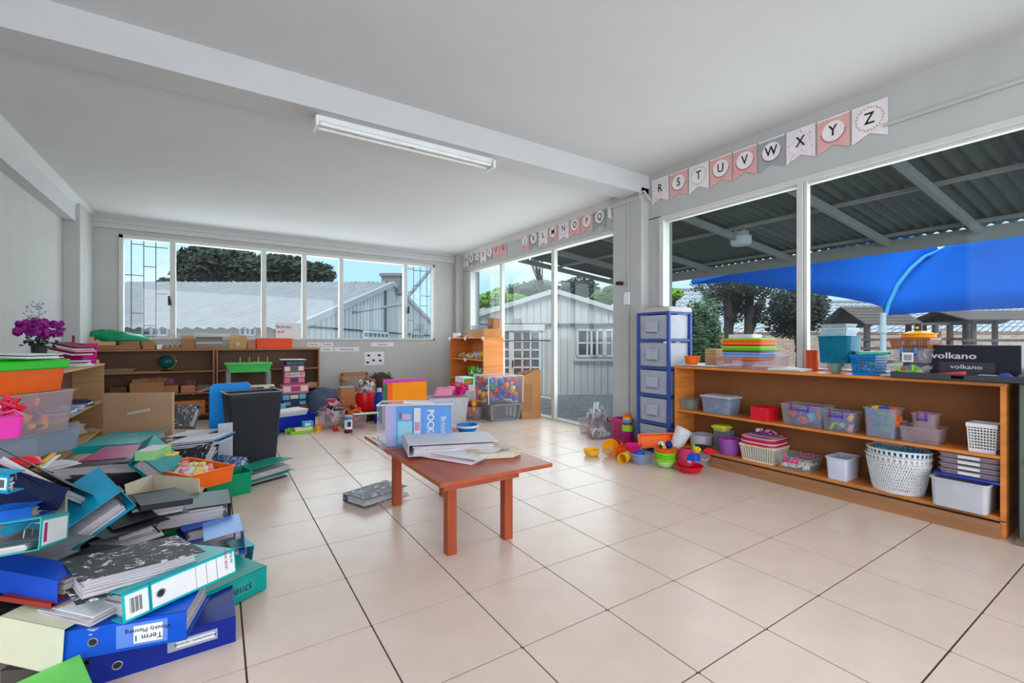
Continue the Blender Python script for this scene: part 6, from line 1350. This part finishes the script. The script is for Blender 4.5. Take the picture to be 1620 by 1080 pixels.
toybits('orange and red ring toy right of the toy bus', 503, 682, [('cyl', (0, -.02, .05, 0, .02, .05, .05), ORG, 'wheel'), ('cyl', (0, -.025, .05, 0, .025, .05, .025), LGRN, 'hub'), ('box', (-.03, -.03, 0, .04, .03, .02), YEL, 'foot')], 'toy_ring')
toybits('small red and orange toy figure on the tiles below the white tub', 530, 682, [('ball', (0, 0, .035, .035), RED, 'body'), ('ball', (.05, 0, .03, .03), C('coral2', 240, 130, 80), 'head'), ('cyl', (.02, -.03, .03, .02, -.035, .03, .012), m_black, 'eye')], 'toy_figure')
# white tub with papers, open boxes
def ftub(label, u0, v0, u1, v1, h, dy, m, name='storage_tub', cat='tub', z=0, **k):
    a, c = atZ(u0, v0, z), atZ(u1, v1, z); rz = math.atan2(c.y-a.y, c.x-a.x); L = (c-a).length/2; n = Vector((-math.sin(rz), math.cos(rz), 0)); ctr = (a+c)/2+n*dy
    return tub(name, label, cat, ctr, L/.9, dy, h, m, rz=rz, **k), ctr, L, rz
T_, ctr, L, rz = ftub('white translucent tub heaped with magazines on the tiles', 504, 680, 544, 678, .25, .19, m_clpink, r=.03)
jumble('magazines, cards and papers heaped in the white translucent tub', ctr+Vector((0, 0, .02)), L*1.0, .16, .36, [m_paper, LPNK, C('cream3', 230, 210, 170), C('mag_grey', 110, 110, 124), C('mag_red', 180, 70, 80), m_black], n=60, s=.12, kinds='b', rz=rz, name='magazines', cat='magazines', seed=41)
T_, ctr, L, rz = ftub('shallow clear tub of orange lattice pieces right of the magazine tub', 548, 679, 580, 676, .17, .19, m_clpink, r=.03)
jumble('orange lattice pieces in the shallow clear tub', ctr+Vector((0, 0, .10)), L*.9, .15, .12, [ORG, C('amber', 236, 160, 60), C('dark_wine', 110, 20, 50)], n=50, s=.08, kinds='rl', rz=rz, seed=42)
sheets('white and green edged card lying across the shallow tub', Vector((ctr.x-.05, ctr.y-.2, .2)), Vector((ctr.x+.28, ctr.y-.24, .2)), n=2, W=.1, dz=.01, m=[m_paper, GREEN])
p = atZ(551, 672, .2); T_ = cup('toy_tin', 'white and blue printed tin standing in the shallow tub', (p.x, p.y, .155), .045, .045, .15, WHT, cat='tin'); B().lathe([(.047, .11), (.047, .155), (.03, .16)], 16).build('tin_lid', C('tin_blue', 80, 130, 170), T_, smooth=True); B().box(-.02, -.047, .03, .02, -.044, .09).build('print', C('navy_print', 26, 52, 96), T_)
p = atZ(551, 672, .1); cup('dark_pot', 'dark red pot under the printed tin', (p.x, p.y, .005), .05, .055, .148, C('dark_wine', 110, 20, 50), cat='pot')
jumble('low clutter of cards, sticks and toys between the tubs and the little chair', Vector((2.35, 6.9, 0)), .45, .35, .16, [CREAM, m_cardb, m_black, GREEN, m_paper, C('mag_red', 180, 70, 80), ORG], n=70, s=.1, kinds='bl', name='clutter', cat='clutter', seed=43)
jumble('low clutter of cards and toys in front of the open-topped tubs', Vector((2.55, 6.35, 0)), .30, .22, .09, [CREAM, RED, m_black, GREEN, m_paper, C('salmon', 226, 150, 124)], n=40, s=.08, kinds='bl', name='clutter', cat='clutter', seed=44)
# doll's armchair + slatted little chair
p = atZ(548, 668, 0); p = Vector((2.02, 7.0, 0)); zc = .16
T_ = thing('toy_armchair', 'small brown wooden toy cabinet with a grey cushion on top amid the clutter', 'toy cabinet', (atY(548, 640, 6.9).x, 6.9, .12))
B().prism([(-.13, 0), (.13, 0), (.13, .12), (.10, .18), (.10, .38), (-.10, .38), (-.10, .18), (-.13, .12)], -.1, .1, 'y').build('cabinet_body', C('ginger_wood', 176, 110, 60, .6), T_, bevel=.003); B().box(-.105, -.1, .38, .105, .1, .40).build('cushion', C('blue_grey', 130, 140, 156, .9), T_, bevel=.01)
for z in (.14, .24): B().box(-.1, -.103, z, .1, -.1, z+.006).build('drawer_line', m_wood_d, T_)
solid('wooden_crate', 'low brown crate under the toy cabinet', 'crate', (atY(548, 640, 6.9).x, 6.9, 0), .15, .13, .119, m_wood_d)
T_ = thing('slatted_chair', 'small wooden slat-backed chair against the back wall', 'chair', (atY(566, 620, 8.0).x, 8.0, 0))
w = .22
for s in (-1, 1):
    B().box(s*w-.02, .22, 0, s*w+.02, .26, .62).build('leg', m_wood_b, T_); B().box(s*w-.02, -.2, 0, s*w+.02, -.16, .50).build('leg', m_wood_b, T_); B().box(s*w-.025, -.2, .50, s*w+.025, .26, .53).build('armrest', m_wood_b, T_)
B().box(-w, .22, .58, w, .25, .64).build('back_rail', m_wood_b, T_); B().box(-w, .22, .34, w, .25, .38).build('back_rail', m_wood_b, T_)
for i in range(7): B().box(-w+.05+.055*i, .23, .36, -w+.07+.055*i, .245, .6).build('slat', m_wood_p, T_)
B().box(-w, -.18, .28, w, .22, .31).build('seat', m_wood_b, T_)
T_ = thing('fur_cloth', 'dark brown shaggy heap of cloth behind the orange folders', 'cloth', (atY(603, 610, 8.2).x, 8.2, 0)); b = B(); rnd = random.Random(8)
b.lathe([(.24, 0), (.27, .2), (.24, .42), (.16, .56), (.05, .62)], 16)
b.build('mound', C('dark_fur', 64, 50, 44, .9), T_, smooth=2); b = B()
for k in range(240):
    a = rnd.uniform(0, 2*PI); z = rnd.uniform(.1, .6); r_ = .27-.20*max(0, (z-.3)/.3)*.8; c = Vector((r_*math.cos(a), r_*math.sin(a), z)); d = Vector((math.cos(a)*.3+rnd.gauss(0, .5), math.sin(a)*.3, rnd.gauss(0, .5))).normalized()*.07; e = d.orthogonal().normalized()*.018
    b.add([c, c+d*.5+e, c+d, c+d*.5-e], [(0, 1, 2, 3)])
b.build('tufts', mat('fur_tuft', (96, 78, 66), .9, var=.5, scale=20), T_, kind='stuff')
# red bag and blue bag, grey blanket
T_ = thing('red_bag', 'bulging clear and red plastic bag of toys amid the clutter', 'bag', (atY(592, 650, 6.9).x-.12, 6.9, .0)); B().lathe([(.08, .1), (.16, .2), (.17, .32), (.15, .42)], 18, sx=.9, sy=.7).build('red_part', C('vivid_red', 216, 24, 34, .25), T_, smooth=True); B().lathe([(.15, .42), (.17, .52), (.14, .56), (.12, .54)], 18, sx=.9, sy=.7).build('clear_part', m_clear, T_, smooth=True); B().lathe([(.12, 0), (.12, .1)], 14).build('base', m_black, T_)
jumble('wooden and striped bits poking out of the top of the red bag', Vector((atY(592, 650, 6.9).x-.12, 6.9, .42)), .13, .09, .17, [CREAM, BRN, m_black, WHT], n=24, s=.07, kinds='bl', seed=45)
T_ = thing('blue_bottle', 'tall blue plastic bottle with a white cap right of the red bag', 'bottle', (atY(600, 650, 6.6).x, 6.6, 0)); B().lathe([(.07, 0), (.075, .05), (.075, .38), (.05, .45)], 16).build('bottle_body', C('bottle_blue', 10, 60, 150), T_, smooth=True); B().lathe([(.035, .45), (.035, .50)], 12).build('cap', WHT, T_)
T_ = thing('blanket', 'crumpled grey-blue blanket heaped between the bookcase and the wall', 'blanket', (atY(512, 640, 7.9).x, 7.95, 0)); rings = []; rnd = random.Random(2)
for j, (f, z) in enumerate(((1.1, 0), (1.05, .15), (.9, .28), (.6, .38), (.2, .42))): rings.append([(.34*f*math.cos(2*PI*i/16)*(1+rnd.uniform(-.15, .15)), .22*f*math.sin(2*PI*i/16)*(1+rnd.uniform(-.15, .15)), z+rnd.uniform(-.02, .02)) for i in range(16)])
B().loft(rings).build('folds', mat('blanket_blue', (74, 88, 110), .9, var=.25, scale=7, bump=.5), T_, smooth=2)
# standing coloured folders
xa, xb = atY(609, 600, 6.0).x, atY(676, 600, 6.0).x
T_ = thing('folder_stand', 'orange plastic document folders standing upright behind the low table', 'folders', ((xa+xb)/2, 6.05, 0)); w = (xb-xa)/2; z0 = .30
zo = atY(640, 605, 6.0).z; zp = atY(640, 599, 6.05).z
m_or = mat('orange_folder', (246, 140, 10), .4, clear=.05, tint=(250, 170, 60)); 
B().box(-w+.04, -.02, z0, w, 0, zo).build('orange_folder', C('orange_fold', 250, 146, 8), T_); B().box(-w+.04, -.024, z0, -w+.11, -.02, zo).build('spine_band', ORG, T_)
B().box(-w, .03, z0, w-.01, .045, zp).build('pink_folder', C('orchid', 206, 80, 170), T_); B().box(-w, .012, z0, -w+.035, .028, zo-.02).build('green_folder', C('emerald', 0, 146, 100), T_)
B().box(-w, -.05, .0, w, .08, .30).build('carton', m_card, T_)
# ================================================================ RIGHT OF THE TABLE: far corner
def rowX(u0, u1, vt, zb, X=3.82, dx=.3, above=False): return slotX(u0, u1, vt, X, dx, zb, above)
zt2 = 1.257
# on top
for k in range(6):
    z = zt2+.024*k
    tub('wooden_tray', 'pale wooden tray, %s of the stack of six on the tall bookcase' % ['lowest', 'second', 'third', 'fourth', 'fifth', 'topmost'][k], 'tray', (3.99+.006*(k % 2), 7.05, z+.001), .19, .27, .021, C('orange_tray_wood', 206, 146, 84, .5), t=.012, r=.008, taper=1.0)
za = zt2+.146
tub('storage_tub', 'flat clear plastic tray on the wooden tray stack', 'tub', (3.97, 7.12, za+.001), .13, .22, .06, m_clearb, r=.03)
z = za+.001
for k, (h_, s_) in enumerate(((.11, .095), (.075, .10))):
    solid('wooden_box', 'brown wooden box, %s of two stacked on the trays' % ('lower', 'upper')[k], 'box', (4.06, 6.86, z), .07, s_, h_, C('brown_box2', 160, 104, 66, .6)); z += h_+.001
solid('clock_block', 'small white and pink block at the far end of the tall bookcase top', 'block', (3.9, 8.0, zt2), .05, .08, .09, C('pinkish_white', 216, 196, 200))
for k, (y, mm) in enumerate(((7.86, WHT), (7.74, m_metal), (7.62, C('rose_gold', 200, 150, 140)), (7.52, WHT))):
    bowl('small_dish', '%s small dish on the tall bookcase, %s in the row' % (['white', 'steel', 'rosy', 'white'][k], ['farthest', 'second farthest', 'third farthest', 'nearest'][k]), (3.88, y, zt2), .045, .03, mm)
# upper shelf pieces
jumble('pink, lilac and lime small cartons on the upper shelf of the tall bookcase', (3.93, 7.1, .868), .10, .28, .12, [LPNK, C('lilac2', 200, 170, 210), LGRN, WHT, YEL], n=46, s=.06, kinds='bc', name='small_cartons', cat='cartons', seed=51)
jumble('yellow and pale toy dishes at the far half of the upper shelf', (3.93, 7.65, .868), .10, .24, .07, [YEL, LPNK, WHT, C('olive_y', 170, 160, 60)], n=26, s=.06, kinds='bc', name='toy_dishes', cat='toys', seed=52)
jumble('black, lime and white kitchen toys on the middle shelf of the tall bookcase', (3.93, 7.2, .503), .12, .38, .22, [m_black, LGRN, WHT, m_metal, GREEN], n=54, s=.08, kinds='bcl', name='kitchen_toys', cat='toys', seed=53)
jumble('hot pink and magenta toys on the lowest shelf of the tall bookcase', (3.93, 7.35, .123), .12, .42, .24, [C('hot_pink2', 240, 50, 140), PNK, C('magenta_pl', 190, 0, 120)], n=50, s=.09, kinds='bcs', name='pink_toys', cat='toys', seed=54)
# tubs on the floor
fx = lambda u, v, z=0: atZ(u, v, z)
p = fx(706, 676); T_ = tub('storage_tub', 'tall pale grey tub with a clear lid behind the tub of balls', 'tub', (p.x+.24, p.y+.55, 0), .30, .24, .36, C('pale_grey_tub', 196, 198, 206), rz=-.15, r=.04); 
T_2 = thing('toy_handbag', 'light pink toy bag with a hot pink scribbled outline on the grey tub', 'toy bag', (p.x+.17, p.y+.45, .37), -.3); B().prism([(-.16, 0), (.12, 0), (.17, .14), (.10, .15), (.02, .13), (-.10, .14)], -.03, .03, 'y').build('bag_body', LPNK, T_2, bevel=.01)
B().tube([(-.15, -.034, .01), (.11, -.034, .01), (.155, -.034, .13), (.10, -.034, .14), (.02, -.034, .12), (-.09, -.034, .13), (-.15, -.034, .01)], .005, 5).build('outline', C('hot_pink2', 240, 50, 140), T_2)
jumble('hot pink and brown toys heaped on the grey tub', (p.x+.42, p.y+.50, .36), .20, .16, .20, [C('hot_pink2', 240, 50, 140), PNK, C('magenta_pl', 190, 0, 120), BRN, RED], n=50, s=.08, kinds='bcs', name='pink_toys', cat='toys', seed=55)
# tub of balls
q0, q1 = atZ(716, 662, 0), atZ(762, 664, 0)
T_, ctr, L, rz = ftub('clear pinkish tub of plastic balls in front of the grey basket', 719, 662, 757, 665, .20, .17, m_clpink, r=.05)
BALLC = [(RED, 'red'), (C('ball_blue', 20, 80, 200), 'blue'), (C('ball_yellow', 244, 190, 40), 'yellow'), (C('ball_green', 10, 140, 90), 'green'), (C('ball_purple', 120, 50, 140), 'purple'), (C('ball_orange', 240, 130, 40), 'orange'), (C('ball_teal', 40, 130, 200), 'light blue')]
bm_ = {}
def ball(loc, r, k, label, group):
    mm, nm = BALLC[k]
    if k not in bm_: o = B().ball((0, 0, 0), 1, 14, 9).build('play_ball', mm, smooth=2); bm_[k] = o
    else: o = bm_[k].copy(); COL.objects.link(o)
    o.location = loc; o.scale = (r, r, r); return tag(o, label % nm, 'ball', group)
rnd = random.Random(77); placed = []
def scatter(n, ctr, hx, hy, z0, z1, r, rz, label, group, cols=range(7)):
    cnt = 0; tries = 0
    while cnt < n and tries < 9000:
        tries += 1; q = Vector((rnd.uniform(-hx+r, hx-r), rnd.uniform(-hy+r, hy-r), 0)); q = Matrix.Rotation(rz, 3, 'Z') @ q; q = Vector((ctr[0]+q.x, ctr[1]+q.y, rnd.uniform(z0+r, z1)))
        if all((q-o_).length > 1.80*r for o_ in placed): placed.append(q); ball(q, r, rnd.choice(list(cols)), label, group); cnt += 1
scatter(46, ctr, L*.98, .155, .008, .235, .042, rz, '%s plastic ball in the clear pinkish tub', 'balls in the pinkish tub', (2, 5, 5, 2, 4, 1))
# grey vent basket with ball bag on top
a, c = atZ(786, 667, 0), atZ(824, 663, 0); b0 = atZ(764, 659, 0)
bx = thing('vented_basket', 'grey plastic storage basket with slotted sides under the bag of balls', 'basket', ((a.x+c.x)/2-.05, (a.y+c.y)/2+.22, 0), -.06)
hx, hy, h = .25, .24, .26; mg = C('basket_grey', 128, 130, 134, .45)
B().shell([(hx*.86, hy*.86, 0, .03), (hx*.88, hy*.88, .04, .03)], .004).build('base', mg, bx)
for s in (-1, 1):
    for j in range(9):
        z = .045+.022*j; f = .88+.12*z/h
        B().box(-hx*f, s*hy*f-.004, z, hx*f, s*hy*f+.004, z+.013).build('slat', mg, bx); B().box(s*hx*f-.004, -hy*f, z, s*hx*f+.004, hy*f, z+.013).build('slat', mg, bx)
for sx in (-1, 1):
    for sy in (-1, 1): B().loft([[(sx*hx*f+dx, sy*hy*f+dy, z) for dx, dy in ((-.02, -.02), (.02, -.02), (.02, .02), (-.02, .02))] for f, z in ((.88, .03), (.99, .24))]).build('corner', mg, bx)
B().shell([(hx+.01, hy+.01, h-.025, .03), (hx+.01, hy+.01, h, .03)], .012, 0).build('rim', mg, bx)
bc_ = bx.location; zb_ = h+.005
T_ = thing('ball_bag', 'clear zipped plastic bag packed with coloured balls on the grey basket', 'bag', (bc_.x+.0, bc_.y, zb_), -.06)
BH = .40; B().rbox(.29, .24, 0, BH, .04, hx2=.30, hy2=.25).build('bag_film', mat('bag_film', (225, 228, 235), .12, clear=.86, tint=(252, 252, 253), spec=.7), T_, smooth=True)
for s in ((-.295, -.245), (.295, -.245), (-.295, .245)): B().cyl((s[0]*.97, s[1]*.97, 0), (s[0], s[1], BH), .007, 6).build('seam', WHT, T_)
B().tube([(-.3, -.25, BH), (.3, -.25, BH), (.3, .25, BH), (-.3, .25, BH), (-.3, -.25, BH)], .008, 6).build('zip_edge', m_frost, T_)
scatter(130, (bc_.x, bc_.y), .27, .22, zb_+.01, zb_+BH-.06, .044, -.06, '%s plastic ball inside the clear zipped bag', 'balls in the zipped bag')
T_ = thing('white_box_green', 'white box with green and orange print left of the ball bag', 'box', (bc_.x-.30, bc_.y+.55, .40), 0)
B().rbox(.10, .14, 0, .22, .01).build('carton', WHT, T_, bevel=.003); B().box(-.08, -.142, .10, .08, -.14, .20).build('green_print', GREEN, T_); B().box(-.05, -.143, .12, .04, -.142, .17).build('orange_print', ORG, T_)
solid('storage_box', 'clear grey box under the white box with green print', 'storage box', (bc_.x-.30, bc_.y+.55, 0), .12, .15, .399, m_frost)
# cardboard magazine holders
a, c = atZ(826, 662, 0), atZ(857, 662, 0); rz = math.atan2(c.y-a.y, c.x-a.x)-.0; hz = CH+(540.5-585)/FPX*((a.x+c.x)/2*sY+(a.y+c.y)/2*cY)
T_ = thing('magazine_rack', 'brown cardboard triple magazine holder standing by the glass doors', 'magazine holder', ((a.x+c.x)/2+.02, (a.y+c.y)/2+.10, 0), -.30)
hw = .155; mcb = C('kraft', 182, 132, 88, .8)
B().prism([(-hw, 0), (hw, 0), (hw, hz), (hw*.45, hz*1.0), (-hw, hz*.86)], -.105, -.10, 'y').build('front_panel', mcb, T_)
B().prism([(-hw, 0), (hw, 0), (hw, hz), (-hw, hz*.95)], .10, .105, 'y').build('back_panel', mcb, T_)
for k in range(4):
    x = -hw+2*hw*k/3; B().box(x-.003, -.1, 0, x+.003, .1, hz*(.88+.04*k)-.01).build('divider', mcb, T_)
B().box(-hw+.03, -.108, .12, hw-.14, -.105, hz*.72).build('recess_frame', m_cardb, T_)
# ================================================================ ON THE LOW TABLE
zt3 = .478
# clear open box standing on end with the blue board game box inside
a, c = atZ(612, 690, zt3), atZ(714, 668, zt3)
def tb_at(u, v, z=zt3): return atZ(u, v, z)
pa, pb = tb_at(640, 683), tb_at(714, 666)
T_ = thing('clear_crate', 'clear plastic box standing on the low table with a blue game box inside', 'storage box', (1.13, 2.93, zt3), -.47)
hw, hd, hh = .245, .10, .285
b = B(); b.box(-hw, -hd, 0, hw, hd, .004).box(-hw, -hd, 0, -hw+.004, hd, hh).box(hw-.004, -hd, 0, hw, hd, hh).box(-hw, hd-.004, 0, hw, hd, hh).box(-hw, -hd, 0, hw, -hd+.003, hh*.98); b.build('body', mat('crystal_plastic', (225, 228, 235), .1, clear=.93, tint=(252, 252, 253)), T_, bevel=.001)
b = B(); b.tube([(-hw, -hd, hh), (hw, -hd, hh), (hw, hd, hh), (-hw, hd, hh), (-hw, -hd, hh)], .006, 6); b.build('rim', m_frost, T_)
b = B(); [b.cyl((-hw-.001, -.04+.0*i, .06+.05*i), (-hw-.005, -.04, .06+.05*i), .012, 10) for i in range(4)]; b.build('embossed_dots', m_frost, T_)
gl = (1.13+.02*math.cos(.47), 2.93, zt3+.006)
gb = thing('game_box', 'blue and pale printed game box lettered POCKET standing in the clear box', 'game box', gl, -.47)
w2, h2 = .215, .262; mblu = C('game_blue', 8, 136, 214, .4)
B().box(-w2, -.05, 0, w2, .05, h2).build('carton', mblu, gb, bevel=.002)
def pnl(x0, x1, z0, z1, mm, nm='printed_panel', y=-.051): B().box(x0*2*w2-w2, y, z0*h2, x1*2*w2-w2, y+.0012, z1*h2).build(nm, mm, gb)
pnl(0, .12, 0, 1, C('lilac_print', 170, 160, 210)); pnl(.12, .16, 0, 1, LBLU, y=-.0512)
pnl(.18, .40, .06, .62, C('pale_teal_print', 130, 200, 216)); pnl(.43, .53, .05, .95, C('ice_print', 206, 226, 240)); pnl(.44, .52, .66, .90, C('cream_print', 222, 212, 190), y=-.0522); pnl(.44, .52, .38, .60, C('rose_print', 214, 120, 140), y=-.0522); pnl(.58, .64, .1, .9, C('mid_print', 60, 140, 220))
pnl(.20, .24, .68, .85, C('plum_print', 84, 52, 92)); pnl(.26, .38, .66, .8, C('pink_print2', 220, 150, 170)); pnl(.415, .42, 0, 1, C('navy_print', 26, 52, 96), y=-.0522)
text('POCKET', .062, WHT, gb, (w2*.36, -.0525, h2*.50), (PI/2, PI/2, 0), name='lettering', bold=.0015, sx=.92); text('British', .048, WHT, gb, (w2*.76, -.0525, h2*.50), (PI/2, PI/2, 0), name='lettering')
sheets('white sheets rising out of the clear box on the table', Vector((1.03, 2.90, zt3+.30)), Vector((1.22, 2.84, zt3+.285)), n=2, W=.10, dz=.004, jit=.004)
# open grey ring binder with papers
bo_, M_, l_, w_ = binder('light grey ring binder with its cover lifted, fat with papers on the table', atZ(646, 704, .565), atZ(790, 697, .55), Y=atZ(713, 672, .565), t=.07, m=C('light_grey_board', 206, 206, 212, .5), mode='headL', ring=False, W=.30, fill=.75, mech=True, open=.0)
sheets('magazines and papers fanned under the grey ring binder', atZ(648, 712, .51), atZ(752, 727, .50), n=7, W=.28, dz=.0042, jit=.02, m=[m_paper, C('mag_grey', 110, 110, 124), m_paper, LPNK])
sheets('white sheet sticking out at the left edge of the low table', atZ(588, 690, zt3+.006), atZ(618, 705, zt3+.006), n=2, W=.12, dz=.003, jit=.005)
q = atZ(741, 684, .50); T_ = bowl('blue_bowl', 'white-rimmed bright blue bowl on the low table', (q.x, q.y+.02, zt3+.012), .082, .065, C('bowl_blue', 0, 120, 196), foot=.45)
T_2 = B().lathe([(.082, .050), (.087, .065), (.084, .067), (.079, .052)], 24, cap=False).build('white_band', WHT, T_, smooth=True)
sheets('magazine spread under the blue bowl', atZ(716, 696, zt3+.010), atZ(762, 689, zt3+.010), n=2, W=.26, dz=.004, m=[LPNK, m_paper], jit=.004)
# photo frame
q = [atZ(u, v, zt3+.03) for u, v in ((747, 722), (809, 716), (822, 708), (806, 701), (720, 707))]
q = [p.copy() for p in q]; ctr = sum(q, Vector())/5
T_ = thing('octagonal_picture', 'cream octagonal wooden picture frame lying flat at the table corner', 'picture frame', (ctr.x, ctr.y, zt3+.002))
ol = []; il = []
R_ = Matrix.Rotation(-.36, 3, 'Z')
for (x, y) in ((-.16, -.05), (-.10, -.115), (.10, -.115), (.16, -.05), (.16, .05), (.10, .115), (-.10, .115), (-.16, .05)):
    ol.append(R_ @ Vector((x, y, 0))); il.append(R_ @ Vector((x*.58, y*.52, 0)))
up = Vector((0, 0, .03)); um = Vector((0, 0, .024))
B().loft([[p for p in ol], [p+up for p in ol], [p+um for p in il], [p for p in il]], cap=False).build('frame', C('frame_cream', 206, 190, 166, .5), T_, bevel=.002)
B().loft([[p*1.0+Vector((0, 0, .004)) for p in il], [p+Vector((0, 0, .010)) for p in il]]).build('photo_glass', C('glass_print', 190, 200, 210, .1), T_)
B(R_.to_4x4()).box(-.012, -.04, .010, .014, .03, .013).build('latch', C('latch_grey', 84, 88, 94), T_)
B(R_.to_4x4()).box(-.07, .02, .010, .07, .05, .0105).build('dark_print', C('print_dark', 100, 112, 128), T_)
# papers under the table: marbled binder standing flat
binder('marbled grey-black ring binder lying on the tiles beside the table leg', (578, 791, .065), (645, 768, .065), Y=(545, 766, .065), t=.06, m=m_marble2, mode='fore', ring=False, W=.26, fill=.95)
sheets('papers spilling under the marbled binder on the tiles', atZ(580, 800, .012), atZ(646, 780, .012), n=3, W=.2, dz=.003, m=[m_paper, CREAM])
# left wall bookcase contents
for k, (y, z, mm, lb_) in enumerate(((6.9, .906, m_paper, 'white papers and cards'), (6.2, .451, LBLU, 'pale blue papers'), (6.9, .451, NAVY, 'dark and white magazines'))):
    for j in range(4): 
        o = solid('paper_pile', '%s in the left bookcase, %s of the pile' % (lb_, ['lowest', 'second', 'third', 'topmost'][j]), 'papers', (-1.33, y+.02*j, z+.016*j), .10, .16, .015, [mm, m_paper, C('mag_grey', 110, 110, 124), mm][j], rz=.2*(j-1.5), r=.002, bevel=0)
T_ = box_open('wooden_tray', 'small pale wooden tray at the far end of the left bookcase top', 'tray', (-1.34, 7.35, .906), .11, .16, .05, m_wood_p)
o = solid('picture_book', 'beige book leaning at the bottom of the left bookcase', 'book', (-1.30, 7.0, .12), .09, .012, .17, C('beige_book', 170, 148, 124, .8), rot=(math.radians(-30), 0, PI/2-.3))
solid('notepad', 'tan notepad pile at the bottom far end of the left bookcase', 'notepad', (-1.33, 7.3, .101), .1, .14, .03, C('tan_pad', 180, 150, 124, .8), rz=.2)
for k in range(5): solid('envelope', 'grey-white envelope fanned on the middle shelf of the left bookcase', 'envelope', (-1.30, 6.55+.09*k, .452+.004*k), .09, .06, .004, m_paper if k % 2 else LBLU, rz=.5*k, r=.002, bevel=0, group='envelopes in the left bookcase')
print('objects', len(COL.objects), 'tris', sum(len(m.polygons) for m in bpy.data.meshes)*2)
